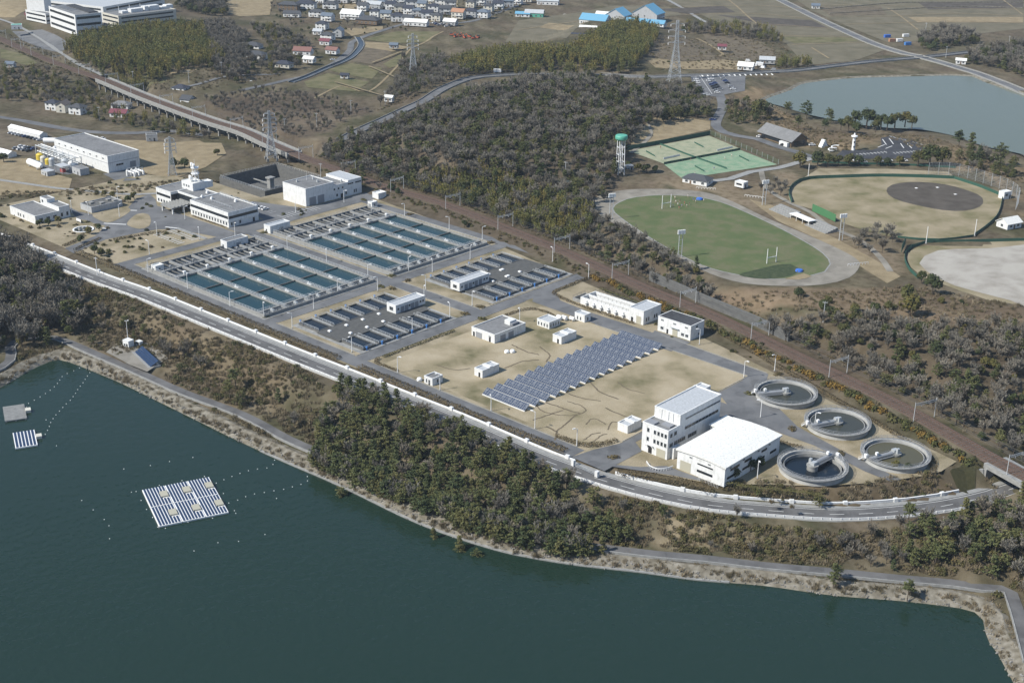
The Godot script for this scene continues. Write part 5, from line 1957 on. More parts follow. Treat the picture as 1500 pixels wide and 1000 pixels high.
	block(pv, Vector3.ZERO, 6.0, 4.5, 3.2, "white_wall", "roof_white", 0.2)
	panel(pv, "window_band", Vector3(0, 1.8, 2.27), FZ, 3.6, 1.0, "glass")
	panel(pv, "door", Vector3(3.02, 1.1, 0), RX, 1.0, 2.1, "black")
	# baseball ground
	var out := smooth(pts([150.9, -717.4, 152.8, -736, 159, -752.9, 169.1, -764.8, 190.1, -769.5, 211.9, -772.9, 234.4, -772.7, 254.9, -770.8, 264.3, -754.2, 271.4, -735.4, 255, -695.1, 244.3, -678, 233.2, -662.7, 222.4, -657.8, 213.4, -655.2, 203, -655.8, 193.5, -658.6, 183.2, -666, 172.6, -679.2, 166.3, -693.2, 159.5, -706.4], 8), 6.0, true)
	sheet("baseball_outfield", out, 0.14, M.outfield)
	sheet("baseball_infield", smooth(pts([208.8, -743, 215.1, -755.8, 226.5, -762.1, 240, -761.4, 251, -753.5, 258.8, -738.8, 258.1, -726.8, 252.5, -714.9, 242, -706.8, 230.4, -707.5, 217.6, -716.9, 209.3, -728.2], 8), 5.0, true), 0.2, M.infield)
	for k in [[Vector3(227.4, 8, -749.5), "left"], [Vector3(239.9, 8, -751.5), "middle"], [Vector3(246.1, 8, -738.1), "right"]]:
		var b := thing("base_plate", "white base on the dark infield, the %s one" % k[1], "base", k[0] + Vector3.UP * 0.2, 0.4, "bases")
		st = tool()
		bx(st, -0.7, 0, -0.7, 0.7, 0.14, 0.7)
		bx(st, -0.5, 0.14, -0.5, 0.5, 0.22, 0.5)
		obj("pad", st, M.white_paint, b)
	fence("curved dark green outfield wall of the baseball ground", smooth(pts([150.9, -717.4, 152.8, -736, 159, -752.9, 169.1, -764.8, 190.1, -769.5, 211.9, -772.9, 234.4, -772.7, 254.9, -770.8], 8), 6.0), 2.0, "fence_green", "outfield_wall", "wall")
	fence("dark green wall behind the home side of the infield", smooth(pts([254.9, -770.8, 264.3, -754.2, 271.4, -735.4], 8), 6.0), 1.8, "fence_green", "outfield_wall", "wall")
	fence("dark green wall on the right side of the baseball ground", smooth(pts([271.4, -735.4, 263, -712.9, 255, -695.1, 244.3, -678, 233.2, -662.7], 8), 6.0), 1.6, "fence_green", "outfield_wall", "wall")
	fence("low dark wall along the near edge of the baseball ground", smooth(pts([233.2, -662.7, 222.4, -657.8, 213.4, -655.2, 203, -655.8, 193.5, -658.6], 8), 6.0), 1.0, "fence_green", "outfield_wall", "wall")
	fence("tall pale green backstop netting behind the infield", smooth(pts([242.1, -779, 257.9, -778.3, 268.2, -762.9, 276.9, -745.2, 277.6, -727.8, 269.9, -709.4], 8), 5.0), 7.5, "steel", "backstop_net", "net", true)
	fence("green windbreak netting at the edge of the outfield", pts([159.2, -702.7, 163.7, -693.1, 167.5, -683.7], 8), 4.0, "net_green", "windbreak", "net")
	fence("short dark green screen between the two ball grounds", pts([189.7, -636, 195, -648.9], 8), 4.0, "fence_green", "windbreak", "net")
	# white posts at the foul lines
	for k in [[Vector3(169.3, 8, -766.2), "at the left end of the outfield wall"], [Vector3(205.8, 7.5, -650.9), "where the two ball grounds meet"], [Vector3(233.6, 8, -662.7), "at the near right corner of the baseball ground"]]:
		var f := thing("foul_pole", "tall slim white pole %s" % k[1], "pole", k[0], 0, "foul poles")
		st = tool()
		tube(st, Vector3.ZERO, Vector3(0, 9, 0), 0.2, 0.16, 8)
		obj("pole", st, M.white_paint, f)
		st = tool()
		bx(st, -0.35, 0, -0.35, 0.35, 0.5, 0.35)
		obj("footing", st, M.concrete, f)
	var sb := thing("scorers_hut", "small white hut at the right corner of the baseball wall", "hut", Vector3(271.7, 8, -732.8), 0.5)
	block(sb, Vector3.ZERO, 5.5, 4.0, 4.2, "white_wall", "roof_white", 0.2)
	window(sb, Vector3(-1, 2.4, 2.02), FZ, 1.8, 1.2, 2)
	panel(sb, "door", Vector3(1.8, 1.1, 2.02), FZ, 0.9, 2.1, "black")
	house(Vector3(256.5, 8, -679.8), 0.5, 10.0, 7.5, 3.0, "gable", "roof_white", "white_wall", "white roofed shed beside the right corner of the baseball ground", "shed")
	# dirt ground at the right edge
	sheet("ground_margin", smooth(pts([189.1, -615.6, 190.5, -629.7, 194.3, -639.1, 200.7, -646.8, 210.5, -651.5, 228.3, -654, 278.4, -660.1, 237.4, -548.7, 210.5, -575.1, 198.4, -591.5, 190.9, -604.2], 7), 8.0, true), 0.14, M.outfield)
	sheet("dirt_ground", smooth(pts([194.7, -621.8, 200.4, -633.2, 209.5, -641.9, 218.6, -644.4, 236.1, -646.3, 274.8, -650.2, 239.9, -555.3, 222, -573, 212.4, -581.3, 202.9, -590.8, 196.8, -602.5], 7), 8.0, true), 0.2, M.dirt)
	fence("dark green wall round the pale dirt ground at the right edge", smooth(pts([188.2, -600.3, 187.2, -610.7, 188.5, -624.5, 192.1, -636.9, 197.3, -645.6, 206, -652.4, 216.3, -654, 226.5, -655, 257.4, -659.2, 275.3, -661.1], 7), 6.0), 1.7, "fence_green", "outfield_wall", "wall")
	# water tower
	var wt := thing("water_tower", "slender white water tower with a turquoise disc tank", "water tower", Vector3(60.9, 8, -767.7), 0.3)
	for e in [[-1, -1], [1, -1], [1, 1], [-1, 1]]:
		st = tool()
		tube(st, Vector3(e[0] * 1.9, 0, e[1] * 1.9), Vector3(e[0] * 1.6, 21, e[1] * 1.6), 0.27, 0.24, 8)
		obj("leg", st, M.white_paint, wt)
	st = tool()
	for y in [4.2, 8.4, 12.6, 16.8]:
		for e in [-1.75, 1.75]:
			bar(st, Vector3(-1.75, y, e), Vector3(1.75, y, e), 0.24)
			bar(st, Vector3(e, y, -1.75), Vector3(e, y, 1.75), 0.24)
	obj("brace", st, M.white_paint, wt)
	st = tool()
	lathe(st, Vector3(0, 20.6, 0), [Vector2(0.2, 0), Vector2(3.0, 0.5), Vector2(3.6, 1.3), Vector2(3.6, 2.5), Vector2(3.3, 3.2), Vector2(0.2, 3.5)], 24)
	obj("tank", st, M.green_paint, wt)
	st = tool()
	tube(st, Vector3(0, 0, 0), Vector3(0, 20.8, 0), 0.3, 0.3, 8)
	obj("riser_pipe", st, M.white_paint, wt)
	hut_at(Vector3(66.9, 8, -779.9), 0.4, 4.5, 3.5, 3.0, "small grey cabin at the foot of the water tower", "slate_blue", "grey_wall")
	hut_at(Vector3(30.2, 8, -744.7), 0.2, 4.0, 3.0, 2.6, "tiny blue roofed shed in the wood above the railway", "blue_roof", "white_wall")
	# park: restaurant, white tower, slides
	var rs := thing("park_restaurant", "long park building with a big grey gabled roof and glazed front", "building", Vector3(170.7, 8, -856), -1.021)
	gable_body(rs, 30.0, 13.0, 4.0, 4.2, "roof_grey", "wood", 1.5)
	panel(rs, "glass_wall", Vector3(0, 1.8, 6.54), FZ, 26.0, 2.2, "glass")
	panel(rs, "glass_wall", Vector3(15.04, 2.0, 0), RX, 9.0, 2.6, "glass")
	st = tool()
	bx(st, 6.5, 0.02, 7.0, 14.0, 2.6, 9.0)
	obj("porch", st, M.white_wall, rs)
	var lt := thing("white_clock_tower", "slim white tower with a flat cap in the park", "tower", Vector3(210.6, 8, -834.1))
	st = tool()
	lathe(st, Vector3.ZERO, [Vector2(1.1, 0), Vector2(0.9, 8.0), Vector2(0.9, 8.2)], 12)
	obj("shaft", st, M.white_paint, lt)
	st = tool()
	lathe(st, Vector3.ZERO, [Vector2(0.5, 8.2), Vector2(2.0, 8.6), Vector2(2.0, 9.2), Vector2(0.6, 9.7), Vector2(0.4, 10.8), Vector2(0.1, 11.0)], 12)
	obj("cap", st, M.white_paint, lt)
	for y in [2.5, 5.5]:
		st = tool()
		box(st, Vector3(0, y, 1.0), Vector3(0.7, 1.0, 0.3))
		obj("window", st, M.glass, lt)
	var sd := thing("play_slide", "white looping playground slide among the park trees", "slide", Vector3(195.2, 8, -829.9), 0.2)
	st = tool()
	var spiral := PackedVector3Array()
	for i in 40:
		spiral.append(Vector3(cos(i * 0.32) * 2.0 + i * 0.1, 0.5 + i * 0.08, sin(i * 0.32) * 1.7))
	wall(st, spiral, 0, 0.7, 0, 0.35)
	obj("chute", st, M.white_paint, sd)
	for i in 6:
		st = tool()
		tube(st, Vector3(spiral[i * 7].x, 0, spiral[i * 7].z), spiral[i * 7], 0.16, 0.16, 6)
		obj("slide_post", st, M.steel, sd)
	var sd2 := thing("play_tower", "white stepped playground tower beside the looping slide", "play tower", Vector3(193.4, 8, -841.6), 0.5)
	for i in 4:
		st = tool()
		bx(st, -2.4 + i * 0.6, i * 1.2, -1.6, 2.4 - i * 0.6, 1.1 + i * 1.2, 1.6)
		obj("stage", st, M.white_paint, sd2)
	# car parks
	sheet("car_park", pts([136, -1066, 157, -1070, 179, -1066, 170, -1010, 157, -1000, 145, -988, 131, -996], 7), 0.16, M.asphalt)
	sheet("car_park", smooth(pts([197, -820, 204, -834, 210, -834, 223, -835, 232, -849, 236, -867, 244, -872, 253, -864, 257, -854, 258, -840, 252, -825, 241, -816, 209, -813], 8), 8.0), 0.16, M.asphalt_dark)
	st = tool()
	for l in [pts([143, -1064, 144, -997], 7), pts([148, -1061, 149, -997], 7), pts([158, -1062, 163, -1010], 7)]:
		ribbon(st, l, -0.15, 0.15, 0.2, 0.2)
	for i in 14:
		var a: Vector3 = Vector3(144.6, 7, -1064.6).lerp(Vector3(200.4, 7, -1074.2), i / 13.0)
		ribbon(st, PackedVector3Array([a, a + Vector3(0.6, 0, 5)]), -0.35, 0.35, 0.6, 0.22)
	for l in [pts([236, -863, 235, -849], 8), pts([241, -866, 240, -851], 8), pts([245, -853, 244, -841], 8), pts([249, -852, 249, -841], 8), pts([228, -842, 234, -849], 8), pts([232, -839, 238, -846], 8)]:
		ribbon(st, l, -0.3, 0.3, 0.2, 0.2)
	for i in 9:
		for row in [[Vector3(211.4, 8, -820.9), Vector3(230.2, 8, -827.8), 4.4], [Vector3(235.2, 8, -825.6), Vector3(253.9, 8, -832.4), 4.4], [Vector3(243.6, 8, -869.3), Vector3(258.3, 8, -848.9), 3.5]]:
			var a: Vector3 = row[0].lerp(row[1], i / 8.0)
			ribbon(st, PackedVector3Array([a, a + Vector3(-0.8, 0, -row[2])]), -0.16, 0.16, 0.2, 0.2)
	for l in [pts([212, -824, 231, -831], 8), pts([236, -829, 255, -836], 8)]:
		ribbon(st, l, -0.16, 0.16, 0.205, 0.205)
	struct("bay_line", st, M.line_paint)
	fence("dark green hedge wall between the park drive and the baseball ground", smooth(pts([179, -803, 203, -801, 231, -800, 263, -795], 8), 8.0), 1.2, "fence_green", "park_fence", "fence")
	# embankments
	drape("grass_bank", pts([165.8, -766, 180, -789, 221, -791, 256, -786, 256.2, -775.3, 212.8, -776.6, 190.9, -773.2, 172.2, -768.6], 8), 0.14, M.lawn)
	drape("park_lawn", pts([74, -852, 93, -900, 113, -917, 131, -906, 128, -883, 98, -857, 72, -833], 8), 0.14, M.straw)
	drape("terrace_apron", pts([129.4, -726.2, 139.7, -716.4, 146.8, -694.3, 163.7, -655.9, 176.1, -622, 180.9, -602.8, 172.2, -593.1, 166.5, -611.7, 157.2, -649.1, 138.3, -686.6], 7), 0.1, M.straw)


func hut_at(p: Vector3, turn: float, w: float, d: float, h: float, label: String, rm: String, wm: String) -> void:
	var t := thing("shed", label, "shed", p, turn)
	block(t, Vector3.ZERO, w, d, h, wm, rm, 0.06)
	panel(t, "door", Vector3(w * 0.2, 1.0, d / 2 + 0.02), FZ, 0.9, 2.0, "black")
	window(t, Vector3(-w * 0.2, 1.5, d / 2 + 0.02), FZ, 0.9, 0.8)


# walls with a gable end and a two-sided roof; the ridge runs along x
func gable_body(t: Node, w: float, d: float, h: float, rise: float, rm: String, wm: String, eave := 0.6) -> void:
	var st := tool()
	bx(st, -w / 2, 0, -d / 2, w / 2, h, d / 2)
	for s in [-1.0, 1.0]:
		var a := Vector3(s * w / 2, h, d / 2)
		var b := Vector3(s * w / 2, h, -d / 2)
		var c := Vector3(s * w / 2, h + rise, 0)
		if s > 0:
			tri(st, a, c, b)
		else:
			tri(st, b, c, a)
	obj("wall", st, M[wm], t)
	st = tool()
	var run := Vector3(0, -rise, d / 2)
	var slope := run.normalized()
	for s in [-1.0, 1.0]:
		var dn := Vector3(0, slope.y, slope.z * s)
		var len := run.length() + eave
		var n := Vector3(0, slope.z, -slope.y * s)
		obox(st, Vector3(0, h + rise + 0.12, 0) + dn * len / 2, Basis(Vector3.RIGHT, n, Vector3.RIGHT.cross(n)), Vector3(w + eave * 2, 0.22, len))
	obj("roof", st, M[rm], t)


func hip_body(t: Node, w: float, d: float, h: float, rise: float, rm: String, wm: String, eave := 0.7) -> void:
	var st := tool()
	bx(st, -w / 2, 0, -d / 2, w / 2, h, d / 2)
	obj("wall", st, M[wm], t)
	st = tool()
	var x := w / 2 + eave
	var z := d / 2 + eave
	var r := maxf(x - z, 0.3)
	var k := [Vector3(-x, h, z), Vector3(x, h, z), Vector3(x, h, -z), Vector3(-x, h, -z), Vector3(-r, h + rise, 0), Vector3(r, h + rise, 0)]
	quad(st, k[4], k[5], k[1], k[0])
	quad(st, k[5], k[4], k[3], k[2])
	tri(st, k[5], k[2], k[1])
	tri(st, k[4], k[0], k[3])
	quad(st, k[0], k[1], k[2], k[3])
	obj("roof", st, M[rm], t)


func house(p: Vector3, turn: float, w: float, d: float, h: float, kind: String, rm: String, wm: String, label: String, category := "house", group := "") -> Node3D:
	solids.append([p, w * 0.75])
	var t := thing("house" if category == "house" else category.replace(" ", "_"), label, category, p, turn, group)
	if kind == "hip":
		hip_body(t, w, d, h, d * 0.28, rm, wm)
	else:
		gable_body(t, w, d, h, d * 0.3, rm, wm)
	var n := maxi(2, int(w / 4.0))
	for f in (1 if h < 4.5 else 2):
		for i in n:
			window(t, Vector3(-w / 2 + w * (i + 0.5) / n, 1.6 + f * 2.7, d / 2 + 0.03), FZ, 1.5, 1.2, 2)
		window(t, Vector3(w / 2 + 0.03, 1.6 + f * 2.7, 0), RX, 1.3, 1.2, 2)
		window(t, Vector3(-w / 2 - 0.03, 1.6 + f * 2.7, 0), LX, 1.3, 1.2, 2)
	panel(t, "door", Vector3(-w / 2 + w / n, 1.05, d / 2 + 0.03), FZ, 1.1, 2.1, "wood")
	if h > 4.5 and kind == "gable":
		panel(t, "balcony", Vector3(w * 0.15, 3.1, d / 2 + 0.5), FZ, w * 0.5, 0.9, "white_wall", 0.9)
	return t


# ---------------------------------------------------------------- fields, houses and works beyond
# a block whose base is given by its left, front and right corners
func block_between(called: String, label: String, l: Vector3, f: Vector3, r: Vector3, h: float, wm: String, rm: String, floors := 0) -> Node3D:
	var x := r - f
	var z := l - f
	var w := x.length()
	var d := z.length()
	var turn := atan2(-x.z, x.x)
	var c := f + x / 2 + Vector3(-x.z, 0, x.x).normalized() * -d / 2
	c.y = f.y - h
	var t := thing(called, label, "building", c, turn)
	block(t, Vector3.ZERO, w, d, h, wm, rm, 0.6)
	for k in floors:
		var y := (k + 0.62) * (h - 1.0) / floors
		panel(t, "window_band", Vector3(0, y, d / 2 + 0.03), FZ, w * 0.9, (h - 1.0) / floors * 0.36, "glass")
		panel(t, "window_band", Vector3(-w / 2 - 0.03, y, 0), LX, d * 0.92, (h - 1.0) / floors * 0.36, "glass")
	return t


func make_town():
	# paddies and dry fields
	for f in [
			["paddy_field", "paddy", pts([136, -1530, 280, -1544, 293, -1396, 309, -1298, 326, -1212, 283, -1153, 239, -1132, 241, -1239, 219, -1298, 197, -1322, 177, -1429], 3)],
			["paddy_field", "paddy", pts([298, -1556, 589, -1586, 503, -1341, 430, -1297, 368, -1256, 335, -1246, 317, -1333, 302, -1423], 3)],
			["paddy_field", "paddy", pts([-10, -1218, 2, -1337, 63, -1392, 101, -1440, 157, -1436, 165, -1384, 136, -1365, 88, -1344, 59, -1284, 44, -1210], 3)],
			["soil_plot", "infield", pts([199, -1387, 290, -1362, 296, -1319, 244, -1330], 3)], ["soil_plot", "soil", pts([313, -1450, 381, -1461, 373, -1403, 314, -1393], 3)], ["soil_plot", "straw", pts([391, -1392, 511, -1403, 499, -1368, 393, -1359], 3)], ["soil_plot", "infield", pts([142, -1417, 214, -1446, 221, -1406, 170, -1393], 3)], ["soil_plot", "paddy_green", pts([240, -1267, 306, -1269, 310, -1248, 249, -1233], 3)], ["soil_plot", "infield", pts([428, -1489, 551, -1521, 531, -1462, 426, -1443], 3)],
			["fallow_field", "dirt", pts([32, -1331, 47, -1382, 65, -1371, 57, -1318], 3)], ["fallow_field", "straw", pts([21, -1300, 31, -1327, 55, -1310, 46, -1279], 3)], ["fallow_field", "soil", pts([6, -1269, 20, -1296, 46, -1276, 36, -1243, 8, -1247], 3)],
			["fallow_field", "straw", pts([-301, -1438, -255, -1462, -240, -1348, -267, -1337, -285, -1360], 3)], ["fallow_field", "straw", pts([-202, -1438, -160, -1471, -137, -1417, -148, -1390, -174, -1379], 3)], ["fallow_field", "straw", pts([-106, -1476, -63, -1480, -58, -1381, -65, -1363, -80, -1396], 3)],
			["fallow_field", "straw", pts([-162, -1276, -125, -1294, -123, -1272, -148, -1241], 3)],
			["fallow_field", "soil", pts([-133, -1201, -106, -1177, -118, -1122, -136, -1132, -134, -1156], 2)], ["vegetable_field", "paddy_green", pts([-151, -1097, -135, -1124, -108, -1106, -112, -1062, -138, -1081], 2)], ["vegetable_field", "paddy_green", pts([-109, -1123, -97, -1172, -95, -1118, -102, -1106], 2)],
			["vegetable_field", "paddy_green", pts([-163, -1048, -149, -1083, -113, -1051, -120, -1016, -157, -1028], 2)], ["vegetable_field", "paddy_green", pts([-135, -1229, -110, -1266, -70, -1269, -77, -1227, -106, -1217], 3)],
			["fallow_field", "straw", pts([-140, -1221, -112, -1217, -93, -1199, -106, -1178, -134, -1198], 3)],
			["fallow_field", "soil", pts([113, -1212, 140, -1238, 159, -1222, 167, -1164, 167, -1143, 131, -1126, 108, -1130, 106, -1169], 6)], ["fallow_field", "soil", pts([172, -1276, 207, -1261, 223, -1207, 221, -1163, 196, -1145, 178, -1165, 171, -1223], 6)],
			["fallow_field", "straw", pts([103, -1129, 137, -1126, 173, -1146, 200, -1136, 190, -1107, 112, -1101], 5)],
			["vegetable_field", "paddy_green", pts([-289, -1048, -277, -1075, -265, -1035, -279, -1029], -2)], ["fallow_field", "straw", pts([-273, -1081, -259, -1115, -243, -1077, -250, -1051, -266, -1050], -2)],
			["works_yard", "straw", pts([-326, -812, -300, -820, -277, -789, -258.9, -775.4, -253.2, -750, -273.8, -742.1, -298.7, -736.7], -1)], ["works_yard", "soil", pts([-356, -894, -314, -889, -291, -866, -287, -832, -302, -826, -332, -829], -1)],
			["works_yard", "straw", pts([-260, -868, -210, -890, -189, -863, -181, -838, -187, -805, -199.7, -778.6, -218, -788, -236, -818], -1)], ["works_yard", "asphalt", pts([-297, -813, -289, -827, -275, -816, -255, -797, -264, -784, -278, -792], -1)],
			["works_yard", "asphalt", pts([-244, -787, -231, -798, -218, -787, -218, -771.7, -229, -768.3], -1)], ["basin_floor", "asphalt_dark", pts([-257, -862, -213, -883, -191, -859, -191, -842, -226, -864, -250, -845], -0.8)],
			["tea_field", "paddy_green", pts([-437, -1163, -409, -1140, -386, -1104, -389, -1090, -422, -1122], 1)], ["factory_yard", "asphalt", pts([-456, -1247, -423, -1231, -374, -1167, -382, -1147, -402, -1165, -432, -1203], 8)], ["factory_yard", "straw", pts([-534, -1405, -487, -1386, -467, -1336, -469, -1295, -504, -1320], 8)]]:
		drape(f[0], f[2], rng.randf_range(0.12, 0.2) + (0.12 if f[0] == "soil_plot" else 0.0), M[f[1]])
	# raised banks between the paddies
	var st := tool()
	for l in [pts([142, -1425, 244, -1453, 296, -1431], 3), pts([168, -1384, 235, -1399, 291, -1371], 3), pts([192, -1330, 245, -1334, 297, -1316], 3), pts([235, -1273, 310, -1272], 3), pts([245, -1226, 316, -1245], 3), pts([224, -1513, 228, -1443, 230, -1365, 236, -1281], 3), pts([313, -1460, 382, -1466, 443, -1454, 528, -1452], 3), pts([312, -1389, 371, -1394, 447, -1418, 512, -1407], 3), pts([318, -1341, 368, -1353, 432, -1367, 498, -1364], 3), pts([385, -1448, 385, -1396, 381, -1315], 3), pts([528, -1518, 515, -1416], 3), pts([2, -1283, 68, -1343, 138, -1390], 3), pts([260, -1214, 265, -1164], 3), pts([-139, -1045, -98, -999], 2), pts([-119, -1108, -87, -1053], 2), pts([-118, -1122, -97, -1175], 2)]:
		var q := smooth(l, 10.0)
		for i in q.size():
			q[i].y = maxf(height_at(q[i].x, q[i].z), 2.0) + 0.4
		ribbon(st, q, -0.9, 0.9)
	struct("field_bank", st, M.straw)
	st = tool()
	for l in [pts([316, -1406, 460, -1464, 531, -1462], 3), pts([311, -1432, 416, -1488, 544, -1500], 3)]:
		wall(st, smooth(l, 10.0), 0, 1.2, -0.5, 0.9)
	struct("irrigation_bank", st, M.bank)
	# canal through the town
	st = tool()
	var canal := smooth(pts([-177, -1047, -168, -1069, -157, -1105, -145, -1141, -141, -1175, -141, -1208, -147, -1235], 3), 8.0)
	for i in canal.size():
		canal[i].y = height_at(canal[i].x, canal[i].z) + 0.3
	ribbon(st, canal, 2.6, 7.4, 0.02, 0.02)
	struct("canal_water", st, M.filter_water)
	st = tool()
	wall(st, canal, 2.4, 0.5, -0.6, 0.7)
	wall(st, canal, 7.6, 0.5, -0.6, 0.5)
	struct("canal_wall", st, M.concrete)
	factory()
	gas_works()
	# houses: position, turn, width, depth, height, roof kind, roof, wall, label
	var deg := PI / 180.0
	for h in [
			[Vector3(-332.9, -6, -974.1), 20, 9, 7, 5.4, "hip", "navy_roof", "white_wall", "navy roofed house at the left of the hamlet below the viaduct"],
			[Vector3(-323.7, -6, -968.1), 100, 9, 7, 5.6, "gable", "brown_roof", "cream_wall", "cream gabled house with a brown roof in the hamlet below the viaduct"],
			[Vector3(-311.7, -6, -962.4), 20, 10, 8, 5.2, "hip", "tile_roof", "white_wall", "dark tiled house at the right of the hamlet below the viaduct"],
			[Vector3(-280.3, -6, -956), 10, 12, 7, 3.0, "gable", "maroon_roof", "white_wall", "low maroon roofed bungalow beside the viaduct piers"],
			[Vector3(-285.7, -6, -981.5), 10, 13, 8, 3.2, "hip", "roof_grey", "white_wall", "grey roofed bungalow behind the maroon roofed one"],
			[Vector3(-250.3, -3, -1016.3), 20, 10, 8, 5.6, "hip", "navy_roof", "white_wall", "navy roofed white house beside the road above the viaduct"],
			[Vector3(-238.1, -3, -984.7), 20, 8, 8, 4.0, "gable", "tile_roof", "white_wall", "small white house with a dark gable close to the viaduct"],
			[Vector3(-400.6, 2, -1083.8), 10, 7, 5, 3.0, "gable", "slate_blue", "white_wall", "small pale blue roofed shed by the tea field"],
			[Vector3(-221.2, 4, -1157.3), 15, 14, 9, 5.0, "hip", "tile_roof", "white_wall", "grey tiled farmhouse beside the bamboo hill, the upper one"],
			[Vector3(-211.5, 4, -1118.9), 15, 15, 9, 4.8, "hip", "tile_roof", "white_wall", "grey tiled farmhouse beside the bamboo hill, the lower one"],
			[Vector3(-185.4, 3, -1094.7), 20, 13, 8, 3.2, "hip", "navy_roof", "cream_wall", "low navy roofed house left of the canal"],
			[Vector3(-177.5, 4, -1145.3), 10, 15, 9, 3.4, "gable", "red_roof", "white_wall", "wide red roofed house left of the canal"],
			[Vector3(-168.2, 3, -1115.8), 20, 9, 6, 3.2, "gable", "roof_white", "white_wall", "white roofed shed beside the canal road"],
			[Vector3(-178.1, 4, -1269), 20, 10, 8, 5.4, "hip", "navy_roof", "white_wall", "white house with a navy roof above the canal bend"],
			[Vector3(-178, 4, -1240.2), 15, 8, 6, 3.2, "gable", "roof_light", "white_wall", "low pale roofed shed above the canal bend"],
			[Vector3(-158.5, 4, -1231.3), 100, 9, 8, 5.6, "gable", "slate_blue", "grey_wall", "grey gabled house right above the canal bend"],
			[Vector3(-165.9, 4, -1213.6), 20, 11, 8, 4.8, "hip", "tile_roof", "white_wall", "dark tiled house left of the canal bend"],
			[Vector3(-164.7, 4, -1190.4), 20, 9, 6, 3.4, "gable", "maroon_roof", "white_wall", "small maroon roofed house left of the canal bend"],
			[Vector3(-154.4, 3, -1155.6), 20, 10, 7, 3.4, "gable", "red_roof", "white_wall", "low house with a red roof by the canal road"],
			[Vector3(-225.5, 4, -1376.1), 10, 20, 10, 5.5, "hip", "tile_roof", "wood", "big dark tiled farmhouse, leftmost in the top row"],
			[Vector3(-210.1, 4, -1386.2), 10, 20, 10, 5.5, "hip", "navy_roof", "white_wall", "big dark tiled farmhouse, second from the left in the top row"],
			[Vector3(-215.9, 4, -1335.2), 10, 16, 7, 3.6, "gable", "tile_roof", "white_wall", "long low tiled outbuilding below the top farmhouses"],
			[Vector3(-192.5, 4, -1337.3), 15, 14, 8, 5.0, "hip", "tile_roof", "white_wall", "white walled tiled house below the top farmhouses"],
			[Vector3(-179, 4, -1314.6), 20, 11, 8, 5.0, "gable", "slate_blue", "white_wall", "blue grey roofed house on the left of the dry plot"],
			[Vector3(-185.9, 4, -1388.4), 10, 14, 9, 5.0, "hip", "tile_roof", "white_wall", "dark tiled house at the top beside the dry plot"],
			[Vector3(-157.3, 4, -1328.4), 20, 20, 12, 5.0, "gable", "roof_white", "white_wall", "large hall with a white roof by the town road"],
			[Vector3(-139, 4, -1302.5), 20, 22, 12, 4.0, "hip", "tile_roof", "wood", "wide dark tiled house next to the white roofed hall"],
			[Vector3(-152.2, 4, -1378.6), 20, 10, 8, 5.6, "gable", "tile_roof", "white_wall", "white house with a dark gable behind the white roofed hall"],
			[Vector3(-142.1, 4, -1392.5), 20, 15, 9, 4.5, "gable", "roof_light", "grey_wall", "pale grey roofed shed left of the terrace of new houses"],
			[Vector3(-93.6, 4, -1295), 15, 22, 8, 3.6, "gable", "roof_white", "white_wall", "long white roofed store by the bend in the town road"],
			[Vector3(-62, 4, -1301.6), 20, 12, 8, 3.4, "gable", "roof_white", "grey_wall", "white roofed open shed beside the orange roofed flats"],
			[Vector3(-56, 4, -1341.5), 20, 12, 9, 6.2, "gable", "orange_roof", "cream_wall", "cream house with a bright orange roof by the town road"],
			[Vector3(-44.4, 4, -1350.7), 20, 13, 9, 6.0, "hip", "navy_roof", "grey_wall", "navy roofed house just right of the orange roofed one"],
			[Vector3(-32.4, 4, -1347.6), 20, 12, 9, 5.6, "hip", "slate_blue", "white_wall", "slate roofed house beside the curve of the town road"],
			[Vector3(17.4, 3, -1362.5), 10, 18, 9, 4.0, "gable", "roof_light", "green_paint", "pale green shed in the fields right of the town"],
			[Vector3(6.1, 3, -1361.5), 10, 14, 6, 3.0, "gable", "blue_roof", "white_wall", "low blue roofed shed in the fields right of the town"],
			[Vector3(32.3, 3, -1442.4), 10, 22, 10, 4.0, "gable", "roof_light", "white_wall", "grey roofed farm shed at the top edge"],
			[Vector3(97.7, 5, -1332.9), -60, 16, 20, 6.0, "gable", "blue_roof", "grey_wall", "tall grey barn with a blue roof, the smaller of two"],
			[Vector3(127.4, 5, -1343.5), -60, 18, 26, 6.5, "gable", "blue_roof", "grey_wall", "tall grey barn with a blue roof, the larger of two"],
			[Vector3(74.5, 5, -1315.1), 25, 26, 16, 4.0, "gable", "blue_roof", "white_wall", "long low blue roofed barn left of the tall barns"],
			[Vector3(87.6, 5, -1340), 25, 22, 12, 3.4, "gable", "roof_white", "white_wall", "low white roofed barn behind the long blue one"],
			[Vector3(114.9, 5, -1310.9), 25, 22, 10, 3.0, "gable", "blue_roof", "white_wall", "low blue roofed shed in front of the larger tall barn"],
			[Vector3(133.1, 5, -1304.8), 25, 14, 9, 3.0, "gable", "blue_roof", "white_wall", "low blue roofed shed at the right end of the barns"],
			[Vector3(58.2, 4, -1232), 15, 18, 8, 3.4, "gable", "navy_roof", "white_wall", "white shed with a dark blue roof left of the bamboo"],
			[Vector3(66.1, 4, -1271.5), 15, 16, 9, 3.4, "gable", "roof_white", "grey_wall", "white roofed shed above the one with a dark blue roof"],
			[Vector3(185.2, 5, -1103.6), 20, 12, 9, 3.0, "gable", "roof_white", "white_wall", "white roofed shed beside the road near the car park"],
			[Vector3(206.8, 5, -1130.8), 10, 12, 7, 3.2, "gable", "roof_light", "grey_wall", "small grey shed among parked vans beside the fields"],
			[Vector3(176.9, 6, -1184.1), 10, 7, 5, 3.0, "gable", "maroon_roof", "white_wall", "tiny maroon roofed hut in the dry fields"],
